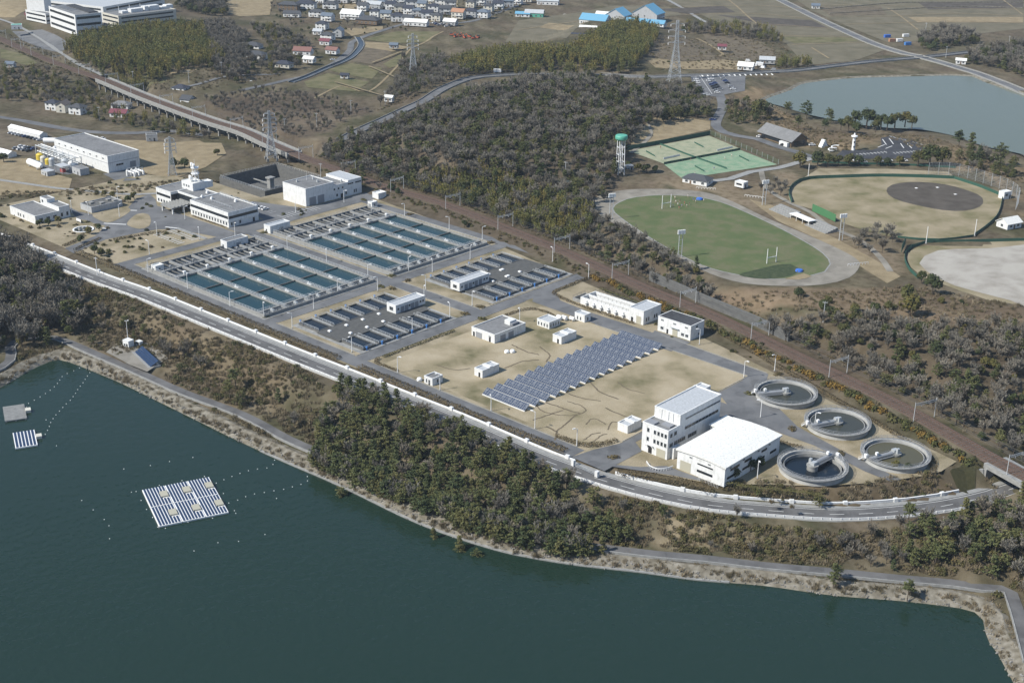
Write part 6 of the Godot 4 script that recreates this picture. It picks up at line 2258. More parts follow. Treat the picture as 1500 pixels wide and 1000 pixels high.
			[Vector3(-90.9, 3, -976.4), 20, 6, 4, 3.2, "gable", "roof_white", "white_wall", "small white hut beside the road past the wooded hill"],
			[Vector3(-105.2, 3, -1184.6), 10, 7, 5, 3.0, "gable", "slate_blue", "grey_wall", "small grey shed with a slate roof among the vegetable plots"],
			[Vector3(-132.8, 2, -1060.4), 10, 6, 4, 2.6, "gable", "navy_roof", "white_wall", "tiny white shed in the vegetable plots"],
			[Vector3(308.8, 3, -1441), 10, 8, 6, 3.2, "gable", "slate_blue", "white_wall", "small pale shed alone in the top right fields"],
			[Vector3(370.9, 4, -1145.5), 20, 8, 5, 3.0, "gable", "roof_white", "white_wall", "small white hut beside the arterial road"]]:
		house(h[0], h[1] * deg * -1.0, h[2], h[3], h[4], h[5], h[6], h[7], h[8])
	# new terrace houses in three rows, each with its own look
	var rows := [[Vector3(-135.4, 4, -1401.9), Vector3(-76.1, 4, -1323.7), 7, "front"], [Vector3(-130.4, 4, -1438.6), Vector3(-70.3, 4, -1364.9), 6, "middle"], [Vector3(-136.5, 4, -1342.4), Vector3(-102, 4, -1305.7), 4, "near"], [Vector3(-27.9, 4, -1385.7), Vector3(10.5, 4, -1452.2), 5, "right"], [Vector3(-46.4, 4, -1410.3), Vector3(-8.8, 4, -1469.2), 5, "far right"], [Vector3(-200.1, 4, -1422.8), Vector3(-146.7, 4, -1432.4), 6, "far left"], [Vector3(-119.7, 4, -1463.2), Vector3(-67, 4, -1408.3), 6, "rear"]]
	var ords := ["first", "second", "third", "fourth", "fifth", "sixth", "seventh"]
	for r in rows:
		for i in r[2]:
			var p: Vector3 = r[0].lerp(r[1], i / float(r[2] - 1))
			var rm: String = ["navy_roof", "tile_roof", "navy_roof", "slate_blue"][(i * 3 + r[2]) % 4]
			house(p, -0.3 + 0.15 * (i % 3), 9.0 + (i % 3), 8.0, 5.8, "gable" if i % 2 else "hip", rm, ["white_wall", "cream_wall", "white_wall", "grey_wall"][(i + r[2]) % 4], "%s walled house with a dark roof, %s in the %s terrace row" % [["white", "cream", "white", "grey"][(i + r[2]) % 4], ords[i], r[3]], "house", "new terrace houses")
	# yard of containers beside the arterial road
	for c in [[Vector3(340.8, 3, -1271.5), "tarp_blue", "blue"], [Vector3(339.9, 3, -1250.3), "orange_roof", "orange"], [Vector3(346.8, 3, -1250.9), "white_paint", "white"], [Vector3(349.9, 3, -1234.1), "blue", "light blue"], [Vector3(359.1, 3, -1276.5), "white_wall", "grey white"]]:
		container(c[0], 0.3, c[1], "%s shipping container in the yard beside the arterial road" % c[2])
	container(Vector3(-14.6, 5, -1075.3), 0.0, "white_paint", "white box standing at the roadside by the bamboo grove")
	container(Vector3(198.7, 5, -1118.7), -0.3, "white_paint", "white box body among the parked vans")
	# red and orange machines in the yard below the town
	for k in 7:
		var p: Vector3 = Vector3(-58.3, 3, -1249).lerp(Vector3(-34.5, 3, -1236.9), k / 6.0) + Vector3(0, 0, (k % 2) * 7.0)
		var m := thing("farm_machine", "red orange machine in the row of equipment below the town, %s from the left" % ords[k], "machine", Vector3(p.x, height_at(p.x, p.z) + 0.1, p.z), k * 0.7, "red machines in the yard")
		st = tool()
		bx(st, -2.0, 0.5, -0.9, 1.4, 1.5, 0.9)
		obj("body", st, M.orange_red, m)
		st = tool()
		bx(st, -1.6, 1.5, -0.7, -0.2, 2.6, 0.7)
		obj("cab", st, M.glass, m)
		st = tool()
		bar(st, Vector3(0.8, 1.4, 0), Vector3(3.0, 3.2, 0), 0.35)
		bar(st, Vector3(3.0, 3.2, 0), Vector3(4.4, 0.8, 0), 0.3)
		obj("boom", st, M.orange_red, m)
		for z in [-0.9, 0.9]:
			st = tool()
			bx(st, -2.2, 0, z - 0.25, 1.6, 0.6, z + 0.25)
			obj("crawler_track", st, M.tyre, m)
	# long concrete levee road on the right
	pylon(Vector3(-151.4, -1, -829.6), 29.5, 0.4, "steel lattice pylon standing beside the end of the viaduct")
	pylon(Vector3(-81.4, 2, -1082.7), 31.0, 0.2, "steel lattice pylon among the fields below the town")
	pylon(Vector3(121.5, 6, -1046.2), 46.0, 0.1, "very tall slim lattice pylon behind the bare wood")
	pylon(Vector3(-203, -1, -787.4), 23.0, 0.3, "steel lattice pylon in the dry grass behind the office block")


func container(p: Vector3, turn: float, m: String, label: String) -> void:
	var t := thing("container", label, "container", p, turn)
	var st := tool()
	bx(st, -3.0, 0.25, -1.2, 3.0, 2.8, 1.2)
	for i in 10:
		bx(st, -2.85 + i * 0.6, 0.4, 1.2, -2.6 + i * 0.6, 2.65, 1.26)
	obj("shell", st, M[m], t)
	st = tool()
	bx(st, 3.0, 0.3, -1.1, 3.06, 2.7, -0.02)
	bx(st, 3.0, 0.3, 0.02, 3.06, 2.7, 1.1)
	obj("door", st, M[m], t)
	st = tool()
	for x in [-2.6, 2.6]:
		bx(st, x - 0.3, 0, -1.1, x + 0.3, 0.25, 1.1)
	obj("skid", st, M.concrete, t)


func pylon(p: Vector3, h: float, turn: float, label: String) -> void:
	var t := thing("pylon", label, "pylon", p, turn, "lattice pylons")
	var b := h * 0.1
	var leg := func(e: Array, k: float) -> Vector3:
		var r := lerpf(b, b * 0.28, minf(k / 0.62, 1.0)) * (1.0 if k < 0.62 else lerpf(1.0, 0.6, (k - 0.62) / 0.38))
		return Vector3(e[0] * r, k * h, e[1] * r)
	var e4 := [[-1, -1], [1, -1], [1, 1], [-1, 1]]
	for e in e4:
		var st := tool()
		for i in 10:
			bar(st, leg.call(e, i / 10.0), leg.call(e, (i + 1) / 10.0), 0.3)
		obj("leg", st, M.steel, t)
	var st := tool()
	var n := 12
	for i in n:
		var k0 := float(i) / n
		var k1 := float(i + 1) / n
		for j in 4:
			var a: Array = e4[j]
			var c: Array = e4[(j + 1) % 4]
			bar(st, leg.call(a, k0), leg.call(c, k1), 0.16)
			bar(st, leg.call(c, k0), leg.call(a, k1), 0.16)
			bar(st, leg.call(a, k1), leg.call(c, k1), 0.16)
	obj("bracing", st, M.steel, t)
	for y in [0.64, 0.74, 0.84, 0.94]:
		st = tool()
		var w := h * (0.14 if y < 0.9 else 0.11)
		for s in [-1, 1]:
			bar(st, Vector3(0, y * h, s * 0.5), Vector3(w, y * h + 0.2, 0), 0.22)
			bar(st, Vector3(0, y * h, s * 0.5), Vector3(-w, y * h + 0.2, 0), 0.22)
			bar(st, Vector3(0, y * h + 1.3, 0), Vector3(s * w, y * h + 0.2, 0), 0.18)
		obj("crossarm", st, M.steel, t)
		for s in [-1, 1]:
			st = tool()
			for q in 4:
				lathe(st, Vector3(s * w, y * h - 1.6 + q * 0.4, 0), [Vector2(0.1, 0), Vector2(0.32, 0.1), Vector2(0.32, 0.22), Vector2(0.1, 0.34)], 8)
			obj("insulator", st, M.white_paint, t)
	for e in e4:
		st = tool()
		bx(st, e[0] * b - 0.6, -1.5, e[1] * b - 0.6, e[0] * b + 0.6, 0.4, e[1] * b + 0.6)
		obj("footing", st, M.concrete, t)


func factory():
	var base := 8.0
	var t := block_between("research_block", "large white four storey office block with dark window bands at the top left", Vector3(-418.5, 26, -1235.2), Vector3(-379.5, 26, -1191.2), Vector3(-361.1, 26, -1206.2), 18.0, "white_wall", "roof_grey", 3)
	var st := tool()
	for k in 4:
		bx(st, -6.0 + k * 0.3, 17.45, -22 + k * 7.0, 2.0, 17.6, -18.5 + k * 7.0)
	obj("roof_grille", st, M.dark_steel, t)
	st = tool()
	bx(st, 3.0, 17.45, -26, 11, 18.4, 24)
	obj("roof_deck", st, M.roof_dark, t)
	t = block_between("long_wing", "long white wing with blue shaded window bands behind the office block", Vector3(-423, 22, -1315.1), Vector3(-375.7, 22, -1261.5), Vector3(-337, 22, -1332.2), 14.0, "white_wall", "roof_light", 3)
	t = block_between("stair_tower", "narrow white stair tower left of the office block", Vector3(-443.1, 28, -1280.4), Vector3(-430, 28, -1265), Vector3(-426.5, 28, -1273.6), 20.0, "white_wall", "roof_white")
	t = block_between("low_wing", "low white wing with a dark band left of the office block", Vector3(-446.6, 17, -1275.5), Vector3(-424.7, 17, -1250.1), Vector3(-419.3, 17, -1256.4), 9.0, "white_wall", "roof_grey", 2)
	t = block_between("laboratory", "long grey laboratory with rooftop plant behind the bamboo hill", Vector3(-370.1, 20, -1247.5), Vector3(-352.4, 20, -1226.3), Vector3(-311.3, 20, -1268.6), 12.0, "cream_wall", "roof_grey", 3)
	var kk := 0
	for p in [[-16.0, 3], [-4.0, 6], [14.0, 5], [24.0, 2.5], [30.0, 3.5], [6.0, 2]]:
		st = tool()
		bx(st, p[0] - p[1], 11.4, -3.0, p[0] + p[1], 13.5 + (kk % 3), 3.0)
		obj("rooftop_plant", st, M.white_wall, t)
		kk += 1
	for x in [-20.0, -9.0, 2.0]:
		st = tool()
		tube(st, Vector3(x, 11.4, -1), Vector3(x, 18, -1), 0.3, 0.2, 8)
		obj("flue", st, M.white_paint, t)
	fence("dark red wall beside the factory yard", pts([-460, -1296, -446, -1278, -431, -1260], 8), 2.6, "maroon_roof", "yard_wall", "wall")
	hut_at(Vector3(-442.2, 8, -1222.6), 0.3, 9, 6, 4.0, "green roofed gatehouse at the factory entrance", "green_paint", "white_wall")


func gas_works():
	var c := ab(-739, -432.5, -1)
	var t := thing("gas_works_hall", "long white hall with a grey roof beside the pipework yard", "building", c, -YAW)
	block(t, Vector3.ZERO, 60.0, 21.5, 10.4, "white_wall", "roof_grey", 0.5)
	panel(t, "wall_band", Vector3(0, 6.0, 10.8), FZ, 59.6, 0.4, "grey_wall")
	panel(t, "wall_band", Vector3(30.06, 6.0, 0), RX, 21.0, 0.4, "grey_wall")
	for k in 8:
		window(t, Vector3(-24 + k * 7.0, 8.2, 10.78), FZ, 1.6, 0.7, 2)
	window(t, Vector3(30.03, 4.0, 3), RX, 5.0, 1.1, 3)
	panel(t, "shutter_door", Vector3(30.04, 2.2, -6), RX, 4.0, 4.4, "grey_shutter")
	# pipework yard
	var y := thing("pipe_rack", "tall steel pipe rack with pipes along the white hall", "pipe rack", ab(-750, -413, -1), -YAW)
	var st: SurfaceTool
	for k in 7:
		st = tool()
		for z in [-3.0, 3.0]:
			bar(st, Vector3(-21 + k * 7, 0, z), Vector3(-21 + k * 7, 7.5, z), 0.4)
		for h in [3.6, 7.3]:
			bar(st, Vector3(-21 + k * 7, h, -3.0), Vector3(-21 + k * 7, h, 3.0), 0.35)
		obj("frame", st, M.steel, y)
	for k in 6:
		st = tool()
		tube(st, Vector3(-22, 3.9 + (k % 2) * 3.7, -2.4 + k * 0.95), Vector3(22, 3.9 + (k % 2) * 3.7, -2.4 + k * 0.95), 0.3, 0.3, 8)
		obj("pipe", st, [M.steel, M.white_paint, M.rail_steel][k % 3], y)
	var tk := thing("horizontal_tank", "long white horizontal storage tank on saddles in the gas works yard", "tank", Vector3(-287.9, -1, -798), -0.793)
	st = tool()
	tube(st, Vector3(-7.0, 2.6, 0), Vector3(7.0, 2.6, 0), 2.0, 2.0, 20)
	tube(st, Vector3(7.0, 2.6, 0), Vector3(8.0, 2.6, 0), 2.0, 0.8, 20)
	tube(st, Vector3(-8.0, 2.6, 0), Vector3(-7.0, 2.6, 0), 0.8, 2.0, 20)
	obj("shell", st, M.white_paint, tk)
	for x in [-5.0, 5.0]:
		st = tool()
		bx(st, x - 0.5, 0, -1.4, x + 0.5, 1.6, 1.4)
		obj("saddle", st, M.concrete, tk)
	tk = thing("horizontal_tank", "white horizontal tank raised on a frame behind the pipe rack", "tank", Vector3(-293.5, -1, -846.8), 0.0)
	st = tool()
	tube(st, Vector3(-4.5, 4.6, 0), Vector3(4.5, 4.6, 0), 1.7, 1.7, 18)
	obj("shell", st, M.white_paint, tk)
	for x in [-3.5, 3.5]:
		st = tool()
		for z in [-1.3, 1.3]:
			bar(st, Vector3(x, 0, z), Vector3(x, 4.0, z), 0.3)
		obj("stand", st, M.steel, tk)
	var n := 0
	for k in [[Vector3(-291.1, -1, -816.8), 0, "yellow", 2.2, 3.4], [Vector3(-287.5, -1, -812.2), 0, "cream_wall", 1.8, 3.0], [Vector3(-282.7, -1, -806.1), 0, "yellow", 1.7, 3.2], [Vector3(-279.3, -1, -803.2), 0, "steel", 1.8, 4.5], [Vector3(-289.9, -1, -823.4), 0, "steel", 1.3, 6.5], [Vector3(-282.7, -1, -820.6), 0, "white_paint", 1.2, 7.0], [Vector3(-277.8, -1, -814.4), 0, "steel", 1.6, 4.0], [Vector3(-270.1, -1, -799), 0, "steel", 2.2, 5.0], [Vector3(-265.6, -1, -796.1), 0, "white_paint", 1.6, 4.2], [Vector3(-262.3, -1, -793.2), 0, "slate_blue", 2.0, 4.0]]:
		var p: Vector3 = k[0]
		var v := thing("vertical_tank", "%s upright vessel in the gas works yard, number %s from the left" % [{"yellow": "yellow", "cream_wall": "cream", "steel": "grey steel", "white_paint": "white", "slate_blue": "slate blue"}[k[2]], ["one", "two", "three", "four", "five", "six", "seven", "eight", "nine", "ten"][n]], "tank", p, 0, "upright vessels")
		st = tool()
		lathe(st, Vector3.ZERO, [Vector2(k[3], 0.3), Vector2(k[3], k[4]), Vector2(k[3] * 0.6, k[4] + 0.7), Vector2(0.05, k[4] + 0.9)], 16)
		obj("shell", st, M[k[2]], v)
		st = tool()
		lathe(st, Vector3.ZERO, [Vector2(k[3] + 0.3, 0), Vector2(k[3] + 0.3, 0.3), Vector2(0.1, 0.3)], 16)
		obj("base", st, M.concrete, v)
		n += 1
	var sh := thing("compressor_house", "small open steel shelter with a red machine in the gas works yard", "shelter", Vector3(-268.6, -1, -789.8), -YAW)
	st = tool()
	bx(st, -4, 4.2, -3, 4, 4.5, 3)
	obj("roof", st, M.roof_light, sh)
	for e in [[-3.7, -2.7], [3.7, -2.7], [3.7, 2.7], [-3.7, 2.7]]:
		st = tool()
		bx(st, e[0] - 0.15, 0, e[1] - 0.15, e[0] + 0.15, 4.2, e[1] + 0.15)
		obj("post", st, M.steel, sh)
	st = tool()
	bx(st, -1.5, 0, -1, 1.5, 2.2, 1)
	obj("machine", st, M.red, sh)
	hut_at(Vector3(-257.3, -1, -787.4), -YAW, 9, 6, 4.0, "grey equipment cabin in front of the white hall", "roof_grey", "grey_wall")
	hut_at(Vector3(-275.4, -1, -783.4), -YAW, 7, 5, 3.0, "low grey shelter beside the long white storage tank", "roof_light", "grey_wall")
	# pipe manifold at the end of the hall
	var mf := thing("pipe_manifold", "white bent pipes in a frame at the end of the white hall", "pipework", Vector3(-223.8, -1, -783.2), -YAW)
	for z in [-3.0, 0.0, 3.0]:
		st = tool()
		tube(st, Vector3(-4, 0, z), Vector3(-4, 3.2, z), 0.6, 0.6, 10)
		tube(st, Vector3(-4, 3.2, z), Vector3(4, 3.2, z), 0.6, 0.6, 10)
		tube(st, Vector3(4, 3.2, z), Vector3(4, 0, z), 0.6, 0.6, 10)
		obj("pipe", st, M.white_paint, mf)
	st = tool()
	for x in [-2.0, 2.0]:
		bar(st, Vector3(x, 0, -4), Vector3(x, 5.0, -4), 0.3)
		bar(st, Vector3(x, 0, 4), Vector3(x, 5.0, 4), 0.3)
		bar(st, Vector3(x, 5.0, -4), Vector3(x, 5.0, 4), 0.3)
	obj("frame", st, M.steel, mf)
	# long tents
	for k in [[Vector3(-320, -1, -881), 34.0, "the longer one beside parked cars"], [Vector3(-318.6, -1, -828.4), 22.0, "the shorter one at the left edge"]]:
		var tn := thing("long_tent", "long white event tent, %s" % k[2], "tent", k[0], -0.629, "event tents")
		gable_body(tn, k[1], 6.0, 2.4, 1.4, "white_paint", "white_wall", 0.2)
	hut_at(Vector3(-235.6, -1, -869.6), 0.3, 7.0, 6.0, 4.2, "dark concrete hut in the sunken yard below the viaduct", "dark_concrete", "grey_wall")


# ---------------------------------------------------------------- on the water
func float_array(label: String, c: Vector3, ux: Vector3, uz: Vector3, nx: int, nz: int, pw: float, pd: float, strips: int) -> void:
	var t := thing("floating_solar", label, "solar raft", c, atan2(-ux.z, ux.x), "floating solar rafts")
	for i in nx:
		for j in nz:
			var o := Vector3((i - (nx - 1) / 2.0) * pw, 0, (j - (nz - 1) / 2.0) * pd)
			var st := tool()
			bx(st, o.x - pw / 2 + 0.12, -0.2, o.z - pd / 2 + 0.12, o.x + pw / 2 - 0.12, 0.35, o.z + pd / 2 - 0.12)
			var raft := obj("raft", st, M.white_paint, t)
			for k in strips:
				var x0 := o.x - pw / 2 + 0.45 + (pw - 0.6) * k / strips
				st = tool()
				var wd := (pw - 0.6) / strips * 0.66
				for q in 6:
					var z0 := o.z - pd / 2 + 0.3 + (pd - 0.6) * q / 6.0
					if k >= strips - 2 and q in [2, 3] and nx > 1:
						continue
					bx(st, x0, 0.36, z0, x0 + wd, 0.46, z0 + (pd - 0.6) / 6.0 - 0.1)
				var cells := obj("panel_strip", st, M.solar_cell, t)
				cells.set_meta("kind", "stuff")
			if nx > 1:
				st = tool()
				bx(st, o.x + pw * 0.14, 0.36, o.z - pd * 0.16, o.x + pw * 0.46, 0.9, o.z + pd * 0.12)
				obj("inverter_box", st, M.shutter, t)
	if nx == 1:
		var st := tool()
		bx(st, pw / 2, -0.2, -1.6, pw / 2 + 2.0, 0.9, 1.0)
		obj("inverter_box", st, M.cream_wall, t)


func make_lake_things():
	var a := Vector3(-129.1, -10.7, -418.1)
	var b := Vector3(-108, -10.7, -428.3)
	var c := Vector3(-93.3, -10.7, -405)
	var d := Vector3(-114.4, -10.7, -394.6)
	float_array("large floating solar raft of six panels blocks on the reservoir", (a + b + c + d) / 4.0, (b - a).normalized(), (d - a).normalized(), 3, 2, 7.85, 13.8, 7)
	a = Vector3(-188.2, -10.7, -461.1)
	b = Vector3(-180.7, -10.7, -464.3)
	c = Vector3(-173.9, -10.7, -452.3)
	d = Vector3(-181.2, -10.7, -449.2)
	float_array("small floating solar raft with dark blue strips near the left edge", (a + b + c + d) / 4.0, (b - a).normalized(), (d - a).normalized(), 1, 1, 8.0, 13.8, 6)
	a = Vector3(-199.3, -10.7, -483.6)
	b = Vector3(-191.9, -10.7, -486.7)
	c = Vector3(-185.7, -10.7, -474.4)
	d = Vector3(-193, -10.7, -471.4)
	var t := thing("floating_platform", "small grey floating platform of pale slats at the left edge", "raft", (a + b + c + d) / 4.0, atan2(-(b - a).z, (b - a).x))
	for k in 16:
		var st := tool()
		bx(st, -4.0, -0.1, -6.9 + k * 0.86, 4.0, 0.4, -6.9 + k * 0.86 + 0.66)
		obj("slat", st, M.concrete, t)
	var st := tool()
	for x in [-3.5, 0.0, 3.5]:
		bx(st, x - 0.3, -0.3, -6.9, x + 0.3, -0.11, 6.9)
	obj("float", st, M.dark_steel, t)
	st = tool()
	bx(st, 4.0, -0.2, -1.8, 6.0, 0.9, 1.0)
	obj("inverter_box", st, M.cream_wall, t)
	# buoys: strings of floats carrying the cables, and single markers
	var proto: Node3D = null
	var n := 0
	var strings := [
			["in the cable string from the shore to the grey platform", pts([-180.8, -524.1, -182.2, -521.2, -184.1, -518.3, -185.3, -514.8, -185.1, -510.7, -185, -506.6, -185.6, -502.5, -187, -497.2, -188.7, -492.6, -190.4, -489.3, -190, -484.3], -11)],
			["in the cable string from the shore to the small solar raft", pts([-175.1, -519.4, -175.1, -514.5, -174.9, -509, -175.1, -504.3, -174.9, -498.9, -174.8, -493.1, -175.6, -488.6, -176, -482.9, -176.5, -477.9, -176.4, -472.5, -175.5, -467.2, -175.1, -461.9, -175.4, -459.6], -11)],
			["in the upper cable string to the large solar raft", pts([-85.8, -443.6, -85.7, -440.4, -87, -437.7, -89.3, -436.6, -91.7, -436.5, -94.1, -434.9, -96.2, -433.2, -98.3, -431.1, -100.3, -429, -102.3, -426.9, -103.8, -424.8], -11)],
			["in the lower cable string to the large solar raft", pts([-72.1, -431.4, -71.3, -428.9, -72.3, -426.3, -75, -424.7, -77.9, -422.1, -81.3, -421, -84.6, -419.5, -88, -418.4, -90.5, -416.9, -92.7, -414.4, -94.6, -412.4, -96.3, -411.4], -11)]]
	var spots := []
	for s in strings:
		for k in along(smooth(s[1], 3.0), 3.4):
			spots.append([k[0], "small white buoy %s" % s[0]])
	for p in [Vector3(-138.4, -11, -435.1), Vector3(-129.6, -11, -438), Vector3(-123.5, -11, -441.3), Vector3(-115.8, -11, -444.8), Vector3(-146.6, -11, -411.8), Vector3(-140.8, -11, -405.4), Vector3(-135.3, -11, -399.1), Vector3(-132.6, -11, -395.1), Vector3(-130.1, -11, -386.8), Vector3(-101.1, -11, -380), Vector3(-94.5, -11, -385.3), Vector3(-88, -11, -386.3), Vector3(-80.2, -11, -390.9), Vector3(-80.4, -11, -415.2), Vector3(-168, -11, -452.5), Vector3(-178.8, -11, -474.2)]:
		spots.append([p, "small white marker buoy alone on open water"])
	for p in [Vector3(-129.7, -11, -418.6), Vector3(-122.8, -11, -423.3), Vector3(-115.7, -11, -427), Vector3(-108.5, -11, -430.3), Vector3(-106.7, -11, -428.8), Vector3(-99.3, -11, -418.1), Vector3(-93.2, -11, -406.3), Vector3(-92.4, -11, -404.5), Vector3(-99.5, -11, -401), Vector3(-107.1, -11, -398.1), Vector3(-113.6, -11, -393.9), Vector3(-116.3, -11, -394.7), Vector3(-119.6, -11, -400.9), Vector3(-123, -11, -406.3), Vector3(-126.4, -11, -412.4), Vector3(-131.2, -11, -418.1)]:
		spots.append([p, "small white mooring buoy at the edge of the large solar raft"])
	for s in spots:
		if proto:
			copy(proto, s[0], 0.0, s[1], "buoys on the reservoir")
			continue
		proto = thing("buoy", s[1], "buoy", s[0], 0.0, "buoys on the reservoir")
		proto.set_meta("base", "buoy")
		st = tool()
		lathe(st, Vector3(0, -0.2, 0), [Vector2(0.04, 0.08), Vector2(0.14, 0.15), Vector2(0.18, 0.28), Vector2(0.13, 0.4), Vector2(0.03, 0.45)], 8)
		obj("shell", st, M.white_paint, proto)
	# test array on the bank
	t = thing("bank_solar_array", "single tilted solar array on a concrete slab beside the lakeside road", "solar panels", Vector3(-153.1, -7.5, -526.4), -0.975)
	st = tool()
	bx(st, -10, -0.8, -2.6, 10, 0.3, 2.8)
	obj("slab", st, M.pavement, t)
	st = tool()
	for i in 10:
		for j in 3:
			obox(st, Vector3(-8.6 + i * 1.9, 1.2 + (1 - j) * 0.75, -1.3 * (1 - j)), Basis(Vector3.RIGHT, deg_to_rad(30)), Vector3(1.84, 0.08, 1.42))
	var pc := obj("panel", st, M.solar_cell, t)
	pc.set_meta("kind", "stuff")
	for x in [-8.5, -3.0, 3.0, 8.5]:
		st = tool()
		bar(st, Vector3(x, 0.3, -1.6), Vector3(x, 2.0, -1.6), 0.16)
		bar(st, Vector3(x, 0.3, 1.6), Vector3(x, 0.45, 1.6), 0.16)
		obj("support", st, M.steel, t)
	hut_at(Vector3(-163.9, -7.5, -539.4), -0.6, 3.6, 3.0, 3.4, "white metering hut with a mast beside the bank solar array", "roof_white", "white_wall")
	hut_at(Vector3(-159.7, -7.5, -541), -0.6, 2.4, 2.0, 2.2, "small white cabinet at the head of the bank solar array", "roof_white", "white_wall")
	var ms := thing("weather_mast", "thin white mast beside the metering hut on the bank", "mast", Vector3(-165.3, -7.5, -543.9))
	st = tool()
	tube(st, Vector3(0, -0.5, 0), Vector3(0, 10.5, 0), 0.16, 0.1, 6)
	obj("pole", st, M.white_paint, ms)
	st = tool()
	bar(st, Vector3(-0.8, 10.2, 0), Vector3(0.8, 10.2, 0), 0.12)
	box(st, Vector3(0.8, 10.4, 0), Vector3(0.4, 0.5, 0.4))
	obj("sensor_arm", st, M.white_paint, ms)
	sheet("bank_clearing", pts([-171.8, -533, -169.3, -545.3, -161, -547.1, -149.6, -536.9, -144.4, -527.4, -149.4, -513, -158.2, -519.7], -7.5), 0.25, M.gravel)


# ---------------------------------------------------------------- trees and shrubs
var meshes := {}


func leaf(st: SurfaceTool, c: Vector3, n: Vector3, w: float, l: float, tone: float, warm := 0.0) -> void:
	var t := n.cross(Vector3(rng.randf_range(-1, 1), rng.randf_range(-1, 1), rng.randf_range(-1, 1))).normalized()
	var b := n.cross(t)
	t *= w
	b *= l
	st.set_color(Color(tone * (1.0 + warm), tone, tone * (1.0 - warm)))
	st.set_normal(n)
	var p := [c - t - b, c + t - b * 0.6, c + t * 0.7 + b, c - t * 0.8 + b * 0.8]
	for i in [0, 2, 1, 0, 3, 2]:
		st.add_vertex(p[i])


func rand_dir() -> Vector3:
	var a := rng.randf() * TAU
	var y := rng.randf_range(-1, 1)
	var r := sqrt(1 - y * y)
	return Vector3(r * cos(a), y, r * sin(a))


func limb(st: SurfaceTool, p: Vector3, q: Vector3, r0: float, r1: float, n := 4) -> void:
	st.set_color(Color.WHITE)
	tube(st, p, q, r0, r1, n, false)


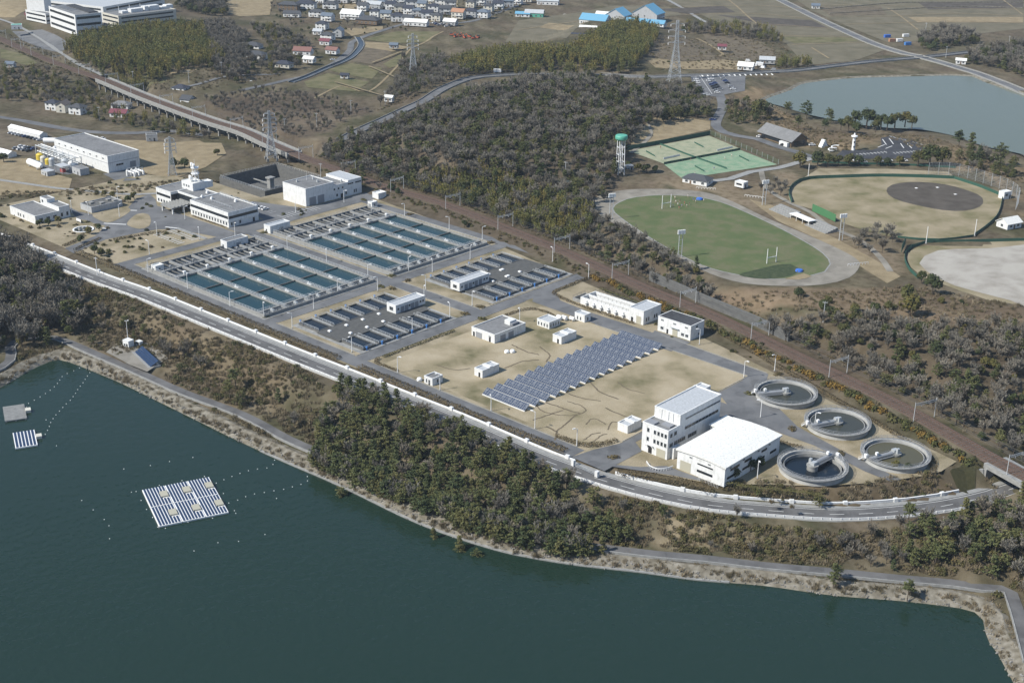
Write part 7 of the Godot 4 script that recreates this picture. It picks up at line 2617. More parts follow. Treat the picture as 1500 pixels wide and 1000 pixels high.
# returns [wood, leaves]
func grow(kind: String, sd: int) -> Array:
	rng.seed = sd
	var wood := tool()
	var lv := tool()
	match kind:
		"pine":
			# three habits: spire, spreading umbrella, rounded
			var habit := sd % 3
			var h: float = [9.0, 7.2, 7.8][habit] * rng.randf_range(0.92, 1.08)
			var lean := Vector3(rng.randf_range(-0.9, 0.9), 0, rng.randf_range(-0.9, 0.9)) * (0.4 + habit * 0.5)
			limb(wood, Vector3(0, -0.5, 0), lean * 0.5 + Vector3(0, h * 0.5, 0), 0.2, 0.15, 5)
			limb(wood, lean * 0.5 + Vector3(0, h * 0.5, 0), lean + Vector3(0, h * 0.95, 0), 0.15, 0.04, 5)
			for i in 22:
				var k: float = [0.2, 0.5, 0.32][habit] + [0.78, 0.46, 0.64][habit] * i / 21.0
				var a := i * 2.4 + rng.randf() * 1.2
				var reach: float = [(1.06 - k) * 2.7 + 0.25, 2.9 * sqrt(maxf(1.12 - k, 0.05)) + 0.3, 2.6 * sqrt(maxf(sin(k * 2.9), 0.02)) + 0.2][habit] * rng.randf_range(0.55, 1.15)
				var o := lean * k + Vector3(0, h * k, 0)
				var e := o + Vector3(cos(a) * reach, rng.randf_range(-0.2, 0.6), sin(a) * reach)
				limb(wood, o, e, 0.06, 0.02, 3)
				for j in 34:
					var c := o.lerp(e, rng.randf_range(0.3, 1.1)) + Vector3(rng.randf_range(-0.55, 0.55), rng.randf_range(-0.16, 0.36), rng.randf_range(-0.55, 0.55))
					leaf(lv, c, (Vector3.UP * 0.9 + rand_dir()).normalized(), rng.randf_range(0.09, 0.22), rng.randf_range(0.16, 0.38), rng.randf_range(0.65, 1.35), rng.randf_range(-0.1, 0.16))
		"round":
			var h := rng.randf_range(4.6, 5.4)
			limb(wood, Vector3(0, -0.5, 0), Vector3(0, h * 0.5, 0), 0.22, 0.14, 5)
			var lobes := []
			for i in 11:
				var d := rand_dir()
				d.y = absf(d.y) * 0.9 - 0.1
				lobes.append([Vector3(0, h * 0.52, 0) + d * Vector3(1.35, 1.5, 1.35), rng.randf_range(0.75, 1.25)])
				limb(wood, Vector3(0, h * 0.35, 0), lobes[i][0], 0.07, 0.03, 3)
			for i in 620:
				var lb: Array = lobes[i % lobes.size()]
				var d := rand_dir()
				leaf(lv, lb[0] + d * lb[1] * rng.randf_range(0.72, 1.05), (d + rand_dir() * 0.5 + Vector3.UP * 0.3).normalized(), rng.randf_range(0.13, 0.26), rng.randf_range(0.16, 0.34), rng.randf_range(0.65, 1.35), rng.randf_range(-0.08, 0.18))
		"bare":
			var h := rng.randf_range(7.0, 8.5)
			limb(wood, Vector3(0, -0.5, 0), Vector3(0, h * 0.32, 0), 0.2, 0.15, 5)
			for i in 11:
				var a := i * 2.4 + rng.randf()
				var o := Vector3(0, h * rng.randf_range(0.2, 0.45), 0)
				var e := o + Vector3(cos(a) * rng.randf_range(0.8, 2.5), h * rng.randf_range(0.25, 0.5), sin(a) * rng.randf_range(0.8, 2.5))
				limb(wood, o, e, 0.1, 0.05, 3)
				for j in 5:
					var p := o.lerp(e, rng.randf_range(0.35, 1.0))
					var q := p + (e - o).normalized() * rng.randf_range(0.4, 1.2) + rand_dir() * 0.9 + Vector3.UP * 0.4
					limb(wood, p, q, 0.045, 0.02, 3)
					for k in 14:
						var c := p.lerp(q, rng.randf_range(0.3, 1.15)) + rand_dir() * 0.3
						var d := (rand_dir() + Vector3.UP * 0.7 + (q - p).normalized()).normalized()
						var s := d.cross(rand_dir()).normalized()
						var tone := rng.randf_range(0.7, 1.3)
						lv.set_color(Color(tone, tone, tone))
						lv.set_normal(d.cross(s).normalized())
						var l := rng.randf_range(0.45, 0.95)
						var w := rng.randf_range(0.03, 0.06)
						for v in [c - s * w, c + s * w, c + d * l + s * w * 2.2, c - s * w, c + d * l + s * w * 2.2, c + d * l * 0.9 - s * w * 2.4]:
							lv.add_vertex(v)
		"bamboo":
			for i in 9:
				var a := i * 2.4
				var o := Vector3(cos(a) * rng.randf_range(0.2, 1.5), 0, sin(a) * rng.randf_range(0.2, 1.5))
				var h := rng.randf_range(7.5, 10.5)
				var lean := Vector3(cos(a), 0, sin(a)) * rng.randf_range(0.4, 1.3)
				limb(wood, o + Vector3(0, -0.5, 0), o + Vector3(0, h * 0.7, 0) + lean * 0.4, 0.06, 0.04, 3)
				for j in 38:
					var k := rng.randf_range(0.3, 1.0)
					var c := o + Vector3(0, h * k, 0) + lean * k * k * 1.3
					var r := 1.05 * (1.12 - k)
					c += Vector3(rng.randf_range(-r, r), rng.randf_range(-0.3, 0.3), rng.randf_range(-r, r))
					leaf(lv, c, (rand_dir() + Vector3.UP * 0.45).normalized(), rng.randf_range(0.1, 0.2), rng.randf_range(0.3, 0.62), rng.randf_range(0.6, 1.4), rng.randf_range(-0.08, 0.2))
		"bush":
			for i in 4:
				limb(wood, Vector3.ZERO - Vector3(0, 0.3, 0), rand_dir() * 0.4 + Vector3.UP * 0.6, 0.05, 0.02, 3)
			for i in 120:
				var d := rand_dir()
				d.y = absf(d.y)
				var lobe := Vector3(cos(i % 5 * 1.3) * 0.4, (i % 3) * 0.08, sin(i % 5 * 1.3) * 0.4)
				leaf(lv, lobe + d * Vector3(0.8, 0.95, 0.8) * rng.randf_range(0.6, 1.05), (d + rand_dir() * 0.6).normalized(), rng.randf_range(0.08, 0.17), rng.randf_range(0.12, 0.25), rng.randf_range(0.6, 1.4), rng.randf_range(-0.08, 0.18))
		"stone":
			limb(wood, Vector3(0, -0.2, 0), Vector3(0, 0.05, 0), 0.2, 0.1, 3)
			for i in 3:
				lv.set_color(Color.WHITE * rng.randf_range(0.7, 1.2))
				obox(lv, Vector3(rng.randf_range(-0.5, 0.5), 0.1, rng.randf_range(-0.5, 0.5)), Basis.from_euler(rand_dir() * 2.0), Vector3(rng.randf_range(0.4, 0.8), rng.randf_range(0.25, 0.45), rng.randf_range(0.3, 0.6)))
		"grass":
			limb(wood, Vector3(0, -0.2, 0), Vector3(0, 0.1, 0), 0.1, 0.05, 3)
			for i in 46:
				var o := Vector3(rng.randf_range(-0.7, 0.7), 0, rng.randf_range(-0.7, 0.7))
				var e := o + Vector3(rng.randf_range(-0.5, 0.5), rng.randf_range(0.5, 1.2), rng.randf_range(-0.5, 0.5))
				var s := Vector3(rng.randf_range(-1, 1), 0, rng.randf_range(-1, 1)).normalized() * 0.06
				var tone := rng.randf_range(0.7, 1.3)
				lv.set_color(Color(tone, tone, tone))
				lv.set_normal((e - o).cross(s).normalized())
				for v in [o - s, o + s, e + s * 0.5, o - s, e + s * 0.5, e - s]:
					lv.add_vertex(v)
	return [wood, lv]


func tree_mesh(kind: String, v: int) -> Array:
	var key := "%s%d" % [kind, v]
	if not meshes.has(key):
		var keep := rng.state
		var g := grow(kind, 300 * (hash(key) % 300) + v)
		rng.state = keep
		var w: ArrayMesh = g[0].commit()
		w.surface_set_material(0, M.bark_tone)
		var l: ArrayMesh = g[1].commit()
		l.surface_set_material(0, M.leaf if kind != "bare" else M.twig_white)
		var both := ArrayMesh.new()
		g[0].commit(both)
		g[1].commit(both)
		both.surface_set_material(0, M.bark_tone)
		both.surface_set_material(1, M.leaf if kind != "bare" else M.twig_white)
		meshes[key] = [w, l, both]
	return meshes[key]


func clear(p: Vector2, lakeside := true, off_water := 0.0) -> bool:
	for l in [[shore, off_water], [main_road, 6.5], [lake_road, 3.2 if lakeside else 1.6], [rail, 6.2], [far_road, 5.0]]:
		var q: PackedVector3Array = l[0]
		for i in range(0, q.size() - 1, 2):
			var a := Vector2(q[i].x, q[i].z)
			if absf(a.x - p.x) > 40.0 or absf(a.y - p.y) > 40.0:
				continue
			for j in [i, mini(i + 1, q.size() - 2)]:
				var c := Geometry2D.get_closest_point_to_segment(p, Vector2(q[j].x, q[j].z), Vector2(q[j + 1].x, q[j + 1].z))
				if p.distance_to(c) < l[1]:
					return false
	for s in solids:
		if Vector2(s[0].x - p.x, s[0].z - p.y).length() < s[1]:
			return false
	return true


func spots_in(poly: PackedVector3Array, gap: float, fill := 1.0, patchy := 0.0, open := true, off_water := 0.0) -> Array:
	var f := flat2(poly)
	var lo := f[0]
	var hi := f[0]
	for v in f:
		lo = lo.min(v)
		hi = hi.max(v)
	var o := []
	var y := lo.y
	while y < hi.y:
		var x := lo.x
		while x < hi.x:
			var p := Vector2(x + rng.randf_range(-0.48, 0.48) * gap, y + rng.randf_range(-0.48, 0.48) * gap)
			x += gap
			if rng.randf() > fill:
				continue
			if patchy > 0.0 and noise2.get_noise_2d(p.x * 0.9, p.y * 0.9 + 70.0) < patchy - 0.5:
				continue
			if Geometry2D.is_point_in_polygon(p, f) and clear(p, open, off_water):
				o.append(p)
		y += gap
	return o


# tree colours, as reflectances
const TONES := {
	"pine": [[0.115, 0.13, 0.056], [0.15, 0.148, 0.063], [0.082, 0.104, 0.049], [0.13, 0.14, 0.06]],
	"round": [[0.088, 0.09, 0.034], [0.05, 0.063, 0.027], [0.115, 0.106, 0.036], [0.065, 0.08, 0.033]],
	"bare": [[0.2, 0.186, 0.158], [0.245, 0.222, 0.182], [0.168, 0.157, 0.135], [0.205, 0.182, 0.146]],
	"bamboo": [[0.19, 0.18, 0.056], [0.24, 0.2, 0.066], [0.14, 0.15, 0.052], [0.17, 0.172, 0.06]],
	"bush": [[0.105, 0.1, 0.044], [0.13, 0.106, 0.056], [0.075, 0.084, 0.036], [0.16, 0.132, 0.082]],
	"stone": [[0.3, 0.285, 0.26], [0.22, 0.21, 0.19], [0.36, 0.345, 0.32], [0.27, 0.255, 0.225]],
	"grass": [[0.26, 0.21, 0.135], [0.2, 0.16, 0.1], [0.32, 0.265, 0.18], [0.15, 0.125, 0.075]],
}
const WORDS := {
	"pine": ["mid green pine", "olive green pine", "dark green pine", "grey green pine"],
	"round": ["olive evergreen tree", "dark evergreen tree", "yellowish evergreen tree", "deep green evergreen tree"],
	"bare": ["grey bare tree", "pale bare tree", "dark bare tree", "brown bare tree"],
	"bush": ["olive bush", "brownish bush", "dark green bush", "tan bush"],
}


func make_vegetation():
	var bt := mat("bark_tone", 0.1, 0.082, 0.065, 0.9)
	bt.metallic_specular = 0.2
	var tw := mat("twig_white", 1, 1, 1, 0.9)
	tw.vertex_color_use_as_albedo = true
	tw.metallic_specular = 0.2
	for k in TONES:
		for i in 4:
			var c: Array = TONES[k][i]
			var m := mat("%s_tone_%d" % [k, i], c[0], c[1], c[2], 0.85)
			m.vertex_color_use_as_albedo = true
			m.metallic_specular = 0.25
			if k != "bare":
				m.backlight_enabled = true
				m.backlight = Color(0.45, 0.45, 0.45)
	# woods: name, outline, spacing, kinds with shares, sizes, fill, patchiness, where
	var lists := {}
	for w in [
			[pts([-71.8, -467.1, -64.8, -483.9, -49.3, -475.1, -27.3, -455.8, -11.6, -437.5, 7.8, -418.6, 23.7, -404.2, 34.4, -393.1, 39.3, -383.2, 30.2, -377.8, 11.7, -375.7, -1.2, -375.7, -12.2, -380, -23.5, -388.8, -42.7, -404.1, -58, -416.6, -65.2, -425.4, -68.5, -442.7, -73.4, -456.5], -5), 3.5, {"pine": 0.8, "bare": 0.14, "round": 0.06}, 0.68, 1.08, 0.98, 0.0, "in the lakeside wood"],
			[pts([-49.4, -475.8, -27.5, -458.6, -6.8, -438, 10.1, -416.9, -1.7, -422.6, -21.4, -437.6, -37.2, -453.7], -3), 4.6, {"bare": 0.85, "pine": 0.15}, 0.55, 0.85, 0.8, 0.0, "atop the lakeside wood"],
			[pts([-278.2, -670.6, -258.2, -663.7, -236.5, -629.6, -217.4, -606, -198.1, -579.5, -187.7, -554.7, -195.5, -541.6, -208.9, -538, -212.1, -526.6, -226.1, -529.8], -2), 4.0, {"bare": 0.5, "round": 0.35, "pine": 0.15}, 1.0, 1.5, 1.0, 0.0, "in the dark left wood"],
			[pts([-203.6, -581.9, -183.2, -569.8, -158.4, -550.3, -134.3, -528.2, -113.1, -507.5, -87.5, -485.2, -75.6, -476.1, -73.9, -455.3, -87.6, -469.6, -111.9, -487.5, -139.4, -513.5, -159.8, -538.5, -173.1, -534.2, -187.9, -545.2], -3), 10.0, {"pine": 0.7, "bare": 0.3}, 0.5, 0.95, 0.75, 0.0, "on the bank below the main road"],
			[pts([126.6, -385.7, 146.6, -393.7, 173.3, -406.3, 183.8, -409.9, 163.2, -352.7, 151.2, -359.9, 144.9, -359.7, 136.2, -361.4, 125, -363.1, 124.7, -374.3], -5), 4.4, {"pine": 0.72, "bare": 0.28}, 0.7, 1.1, 0.95, 0.0, "in the wood at the right edge"],
			[pts([105.7, -380.8, 129.4, -387.9, 125.2, -363.9, 104.7, -366.5], -5), 4.6, {"bare": 0.8, "pine": 0.2}, 0.5, 0.8, 0.85, 0.0, "left of the wood at the right edge"],
			[pts([30.4, -400.7, 57.1, -395.5, 83.2, -390.1, 106.9, -386.4, 103.4, -370.4, 80.4, -373, 55.1, -377.3, 38.2, -383.2], -5), 11.0, {"pine": 0.5, "bare": 0.5}, 0.4, 0.7, 0.6, 0.0, "on the bank below the curving road"],
			[pts([-124, -812, -99, -871, -71, -912, -33, -999, 38, -1029, 89, -1017, 133, -1003, 135, -925, 90, -886, 69, -824, 57.3, -763.2, 48.6, -714.2, 36.5, -690.8, 16.7, -681.3, -4.6, -692.4, -38.5, -723, -74.4, -748.8, -100.7, -775.5], 12), 5.2, {"bare": 0.44, "pine": 0.34, "round": 0.22}, 0.6, 1.3, 0.97, 0.0, "on the wooded hill"],
			[pts([37, -698.6, 48.4, -675.2, 63.7, -648, 77.7, -619.6, 89.4, -596.1, 91.3, -574.5, 79.2, -575.8, 62.7, -596.8, 32.8, -639.1, 16.4, -660.1], 7), 4.6, {"bare": 0.5, "pine": 0.3, "round": 0.2}, 0.6, 0.95, 0.95, 0.0, "by the running track bank"],
			[pts([-63.7, -757.3, -40.9, -768.7, -5.2, -751.9, 17.7, -729.8, 40.4, -692.7, 37, -657.7, 16.5, -664.6, -11.8, -693.8, -42.4, -725.3], 7), 4.0, {"bamboo": 0.85, "bare": 0.15}, 0.65, 0.95, 1.0, 0.0, "bamboo"],
			[pts([92.8, -562.8, 111.5, -548.8, 139.4, -542, 165.3, -530, 214.9, -533.4, 231, -530.2, 188, -413.3, 178.8, -427.2, 166.8, -434.2, 156.2, -453.9, 143.6, -477, 130.2, -499.4, 117.5, -518.6, 103.8, -537.5], 5), 4.6, {"bare": 0.55, "pine": 0.33, "round": 0.12}, 0.6, 1.05, 0.97, 0.0, "on the slope right of the railway"],
			[pts([-376, -1140, -369, -1189, -346, -1215, -304, -1239, -278, -1234, -259, -1156, -230, -1084, -247, -1064, -272, -1036, -289, -1020, -320, -1059, -351, -1101], 6), 5.0, {"bamboo": 0.9, "pine": 0.1}, 0.9, 1.2, 1.0, 0.0, "bamboo"],
			[pts([-286, -1243, -267, -1270, -232, -1196, -207, -1091, -209, -1030, -235, -1054, -259, -1146], 5), 5.5, {"bare": 0.6, "round": 0.4}, 0.9, 1.2, 1.0, 0.0, "right of the bamboo hill"],
			[pts([-56, -1107, -32, -1138, 2, -1147, 42, -1132, 63, -1203, 83, -1257, 109, -1277, 127, -1236, 113, -1150, 94, -1084, 50, -1068, 2, -1064, -40, -1069], 8), 5.0, {"bamboo": 0.9, "pine": 0.1}, 0.9, 1.2, 1.0, 0.0, "bamboo"],
			[pts([-225, -981, -202, -1017, -165, -1008, -127, -988, -101, -954, -109, -919, -127, -880, -144, -870, -167, -891, -206, -939], -2), 5.4, {"bare": 0.85, "pine": 0.15}, 0.35, 0.65, 0.9, 0.3, "below the fields"],
			[pts([-412, -1059, -379, -1072, -329, -1032, -298, -994, -267, -953, -192, -889, -205, -886, -258, -917, -304, -946, -349, -995, -388, -993], -6), 6.0, {"bamboo": 0.35, "bare": 0.35, "round": 0.3}, 0.6, 0.9, 0.85, 0.0, "beside the valley houses"],
			[pts([358, -1243, 388, -1295, 424, -1298, 421, -1248, 395, -1232, 359, -1203], 4), 6.0, {"bare": 0.5, "round": 0.5}, 1.0, 1.4, 1.0, 0.0, "by the arterial road"],
			[pts([372, -1155, 406, -1201, 455, -1238, 490, -1234, 432, -1076, 404, -1090, 393, -1122], 5), 6.0, {"bare": 0.5, "round": 0.35, "pine": 0.15}, 0.9, 1.3, 1.0, 0.0, "in the top right wood"],
			[pts([156, -1307, 197, -1318, 226, -1298, 242, -1262, 239, -1227, 211, -1246, 177, -1264, 154, -1280], 5), 6.5, {"bamboo": 0.5, "bare": 0.3, "round": 0.2}, 0.8, 1.1, 0.9, 0.0, "along the dry fields"],
			[pts([218, -1143, 242, -1133, 248, -1122, 217, -1106, 210, -1114], 5), 6.0, {"bamboo": 0.7, "round": 0.3}, 0.8, 1.1, 1.0, 0.0, "bamboo"],
			[pts([-94, -1136, -61, -1157, -50, -1105, -30, -1079, -59, -1025, -77, -991, -97, -961, -92, -1043], 3), 5.5, {"bare": 0.75, "pine": 0.25}, 0.6, 1.0, 0.95, 0.0, "round the pylon in the fields"],
			[pts([-247, -1278, -207, -1245, -177, -1186, -173, -1099, -188, -1073, -204, -1083, -213, -1171], 4), 6.0, {"bare": 0.45, "round": 0.4, "bamboo": 0.15}, 0.7, 1.1, 0.85, 0.0, "left of the canal houses"],
			[pts([-251, -1413, -196, -1442, -140, -1447, 2, -1480, 9, -1364, -74, -1285, -121, -1252, -156, -1235, -150, -1138, -179, -1085, -211, -1203], 4), 11.0, {"round": 0.65, "bare": 0.35}, 0.35, 0.75, 0.6, 0.0, "among the town houses"],
			[pts([-344, -1400, -303, -1451, -280, -1337, -298, -1327, -326, -1349], 8), 7.0, {"round": 0.7, "bare": 0.3}, 1.2, 1.6, 1.0, 0.0, "behind the laboratory"],
			[pts([150, -965, 166, -971, 176, -945, 176, -915, 164, -900, 149, -893, 143, -912], 8), 6.0, {"round": 0.4, "pine": 0.4, "bare": 0.2}, 0.7, 1.2, 0.75, 0.0, "by the pond path"],
			[pts([106, -962, 135, -943, 130, -906, 109, -916, 95, -919], 8), 5.0, {"pine": 0.6, "round": 0.4}, 0.8, 1.2, 0.8, 0.0, "beside the park lawn"],
			[pts([268, -813, 292, -835, 302, -791, 289, -764, 275.8, -772, 268, -786], 8), 6.5, {"pine": 0.6, "round": 0.2, "bare": 0.2}, 0.7, 1.1, 0.7, 0.0, "behind the backstop net"],
			[pts([136, -764.5, 157.2, -751.4, 148.4, -723.8, 138.6, -732.6], 8), 6.0, {"bare": 1.0}, 0.5, 0.7, 0.7, 0.0, "beside the park path"],
			[pts([166, -658.2, 190.8, -668.3, 194.3, -657.3, 182.7, -622.3, 172.6, -635], 7), 6.5, {"bare": 1.0}, 0.6, 0.95, 0.8, 0.0, "by the ball grounds"]]:
		var lo := w[0][0] as Vector3
		var hi := lo
		for v in w[0]:
			lo = lo.min(v)
			hi = hi.max(v)
		for p in spots_in(w[0], w[1], w[5], w[6], not w[7].ends_with("lakeside wood"), 3.5):
			var r := rng.randf()
			var kind := ""
			for k in w[2]:
				r -= w[2][k]
				if r <= 0.0:
					kind = k
					break
			if kind == "":
				kind = w[2].keys()[0]
			var y := height_at(p.x, p.y)
			var s := rng.randf_range(w[3], w[4])
			if not lists.has(kind):
				lists[kind] = []
			var part: String = ["left end", "left part", "middle", "right part", "right end"][clampi(int((p.x - lo.x) / (hi.x - lo.x) * 5.0), 0, 4)]
			var row: String = ["far side", "centre", "near side"][clampi(int((p.y - lo.z) / (hi.z - lo.z) * 3.0), 0, 2)]
			lists[kind].append([p.y + rng.randf() * 0.01, Vector3(p.x, y - 0.2, p.y), s, "%s, %s, %s" % [w[7], part, row]])
	# a belt of trees between the lakeside road and the water hides the road
	for k in along(lake_road, 1.5):
		if k[0].x < Vector3(-67.3, -8.5, -443.6).x or k[0].x > Vector3(27.7, -8.5, -381.9).x:
			continue
		var s := Vector3(-k[1].z, 0, k[1].x)
		for e in 2:
			var p: Vector3 = k[0] + s * rng.randf_range(2.1, 7.5)
			if not clear(Vector2(p.x, p.z), false, 2.4):
				continue
			lists["pine" if rng.randf() < 0.88 else "bare"].append([p.z, Vector3(p.x, height_at(p.x, p.z) - 0.1, p.z), rng.randf_range(0.8, 1.2), "low in the lakeside wood, %s" % ("left half" if p.x < -15.0 else "right half")])
	# trees that stand alone, each at its own place
	for p in [
			[Vector3(126.7, 8, -569), 1.1], [Vector3(134.4, 8, -553.4), 1.1], [Vector3(138.1, 8, -561), 0.9], [Vector3(147.6, 8, -551.5), 1.0], [Vector3(156.2, 8, -551.8), 1.15], [Vector3(163.1, 8, -554.5), 1.0], [Vector3(169.9, 8, -546.7), 2.2], [Vector3(173.6, 8, -563.3), 1.9], [Vector3(188.4, 8, -577.6), 1.9], [Vector3(187.7, 8, -592.9), 1.1], [Vector3(142.6, 8, -544.8), 0.5], [Vector3(149.2, 8, -544.3), 0.5], [Vector3(153, 8, -535.8), 0.6], [Vector3(162.2, 8, -536.9), 0.55], [Vector3(171, 8, -533.4), 0.6], [Vector3(177.3, 8, -537.5), 0.6], [Vector3(188.5, 8, -563.9), 0.8], [Vector3(197.1, 8, -563.4), 0.6],
			[Vector3(235.7, 7, -904.8), 2.6], [Vector3(220.2, 7, -890.4), 2.0], [Vector3(222.5, 8, -877.1), 1.7], [Vector3(253.8, 7, -902), 2.2], [Vector3(261.8, 7, -906.4), 2.0], [Vector3(247.2, 7, -895.9), 1.8], [Vector3(236.9, 8, -885.5), 1.6], [Vector3(228.3, 7, -906.3), 2.2], [Vector3(244.5, 7, -901.5), 2.0], [Vector3(264.9, 7, -900.8), 1.7], [Vector3(216, 7, -894), 1.6], [Vector3(169.1, 8, -790.1), 2.1], [Vector3(180.7, 8, -795.3), 1.9], [Vector3(186.5, 8, -795.6), 1.6], [Vector3(193, 8, -796), 1.5], [Vector3(199.6, 8, -796.4), 1.7], [Vector3(248.4, 8, -799.1), 2.7], [Vector3(255.9, 8, -799.5), 2.4], [Vector3(241.4, 8, -798.7), 2.0], [Vector3(230.2, 8, -798.1), 1.3], [Vector3(216.6, 8, -797.3), 1.3], [Vector3(222.8, 8, -797.6), 1.1], [Vector3(205.4, 8, -796.7), 1.4], [Vector3(164.9, 8, -919.9), 2.6], [Vector3(173.3, 8, -928.5), 1.8], [Vector3(72.1, 8, -775.7), 1.1], [Vector3(76.7, 8, -773), 1.3], [Vector3(82, 8, -774.7), 1.0], [Vector3(67.2, 8, -784.4), 0.9],
			[Vector3(-246.9, 0, -680.8), 0.9], [Vector3(-243, 0, -682.2), 0.9], [Vector3(-238.9, 0, -685.9), 0.9], [Vector3(-211.3, 0, -732.5), 1.0], [Vector3(-212.9, 0, -725.8), 0.9], [Vector3(-223.6, 0, -734.5), 0.8], [Vector3(-229.2, 0, -736.9), 0.8], [Vector3(-310.7, -1, -809.3), 1.4], [Vector3(-218, 0, -669.5), 0.9], [Vector3(-214.4, 0, -675.4), 0.8], [Vector3(-217.9, 0, -655.1), 0.9], [Vector3(-206.3, 0, -638.5), 1.0], [Vector3(-202.1, 0, -635.6), 0.9], [Vector3(-205, -1, -801), 1.4], [Vector3(-199.2, -1, -802.9), 1.4], [Vector3(-185.6, -1, -832.7), 1.0], [Vector3(74.7, 0, -414.3), 1.3], [Vector3(76.1, 0, -412.9), 1.0], [Vector3(82.9, 0, -419.5), 1.0], [Vector3(86.3, 0, -422.6), 0.9], [Vector3(137.5, 0, -421.2), 0.7], [Vector3(133.4, 0, -422.1), 0.8], [Vector3(-70.1, 0, -753.3), 1.2], [Vector3(-65.6, 0, -746.7), 1.0], [Vector3(-26.1, 0, -690.2), 0.9]]:
		lists["round"].append([p[0].z + 2000.0, p[0] + Vector3(0, 0.0, 0), p[1], "alone near " + landmark(p[0])])
	for p in [[Vector3(189, 6, -944.5), 1.3], [Vector3(201, 6, -932.8), 1.6], [Vector3(187.1, 8, -890), 1.3], [Vector3(204.6, 7, -891.4), 1.2], [Vector3(215.1, 6, -919.5), 1.1], [Vector3(280.9, 7, -848.9), 1.5], [Vector3(282.1, 7, -828.8), 1.6], [Vector3(277.1, 8, -799.1), 1.5], [Vector3(295.7, 7, -813.3), 1.7], [Vector3(295.8, 8, -794), 1.4], [Vector3(86.1, 7, -608.2), 0.8], [Vector3(103.1, -4, -401), 0.7], [Vector3(-109.6, -4, -496.4), 1.1], [Vector3(-110.1, -4, -486.6), 0.9], [Vector3(130.7, -5, -393.2), 1.0], [Vector3(121.6, -8, -356.2), 0.9], [Vector3(100.1, -7, -361.7), 0.9], [Vector3(101.9, -6, -364.8), 0.6], [Vector3(215.1, 8, -927.1), 1.0]]:
		lists["pine"].append([p[0].z + 2000.0, Vector3(p[0].x, maxf(height_at(p[0].x, p[0].z), p[0].y - 2.0) - 0.1, p[0].z), p[1], "alone near " + landmark(p[0])])
	var most := {"pine": 300, "bare": 230, "round": 140, "bamboo": 0}
	for kind in lists:
		var l: Array = lists[kind]
		l.sort_custom(func(a, b): return a[0] > b[0])
		var protos := {}
		for i in mini(most[kind], l.size()):
			var v := rng.randi() % 3
			var tone := rng.randi() % 4
			var key := v * 4 + tone
			var at: Vector3 = l[i][1]
			var size: String = "small" if l[i][2] < 0.65 else ("tall" if l[i][2] > 0.95 else "middling")
			var label := "%s %s %s" % [size, WORDS[kind][tone], l[i][3]]
			var t: Node3D
			if protos.has(key):
				t = copy(protos[key], at, rng.randf() * TAU, label)
			else:
				t = thing({"pine": "pine_tree", "bare": "bare_tree", "round": "evergreen_tree"}[kind], label, "tree", at, rng.randf() * TAU, "%s trees" % {"pine": "pine", "bare": "bare", "round": "evergreen"}[kind])
				t.set_meta("base", {"pine": "pine_tree", "bare": "bare_tree", "round": "evergreen_tree"}[kind])
				var tm := tree_mesh(kind, v)
				var a := MeshInstance3D.new()
				a.mesh = tm[0]
				a.name = "trunk"
				t.add_child(a)
				var b := MeshInstance3D.new()
				b.mesh = tm[1]
				b.set_surface_override_material(0, M["%s_tone_%d" % [kind, tone]])
				b.name = "crown"
				t.add_child(b)
				protos[key] = t
			t.scale = Vector3.ONE * l[i][2]
		if l.size() > most[kind]:
			var names: Array = {"pine": ["pine_wood", "mass of dark green pines further off across the wooded slopes", "wood"], "bare": ["bare_wood", "mass of grey leafless trees across the wooded hill and slopes", "wood"], "round": ["evergreen_wood", "mass of dark evergreen trees among the bare woods", "wood"], "bamboo": ["bamboo_grove", "yellow green bamboo groves on the hillsides", "bamboo grove"]}[kind]
			many(names[0], names[1], names[2], kind, l.slice(most[kind]))
	undergrowth()


func many(called: String, label: String, category: String, kind: String, l: Array) -> void:
	var t := thing(called, label, category)
	t.set_meta("kind", "stuff")
	for v in 3:
		var mine := []
		for i in range(v, l.size(), 3):
			mine.append(l[i])
		if mine.is_empty():
			continue
		var mm := MultiMesh.new()
		mm.transform_format = MultiMesh.TRANSFORM_3D
		mm.use_colors = true
		mm.mesh = tree_mesh(kind, v)[2]
		mm.instance_count = mine.size()
		for i in mine.size():
			var s: float = mine[i][2]
			var p: Vector3 = mine[i][1]
			mm.set_instance_transform(i, Transform3D(Basis(Vector3.UP, rng.randf() * TAU).scaled(Vector3(s, s * rng.randf_range(0.85, 1.15), s)), p))
			var k := clampf(noise2.get_noise_2d(p.x * 0.5, p.z * 0.5) * 1.4 + 0.5 + rng.randf_range(-0.35, 0.35), 0, 0.999) * 3.0
			var c: Array = TONES[kind][int(k)]
			var d: Array = TONES[kind][int(k) + 1]
			var f := k - int(k)
			var g := rng.randf_range(0.88, 1.12)
			mm.set_instance_color(i, Color(lerpf(c[0], d[0], f) * g, lerpf(c[1], d[1], f) * g, lerpf(c[2], d[2], f) * g))
		var o := MultiMeshInstance3D.new()
		o.multimesh = mm
		o.name = ["clump", "thicket", "cluster"][v]
		o.set_meta("kind", "stuff")
		t.add_child(o, true)


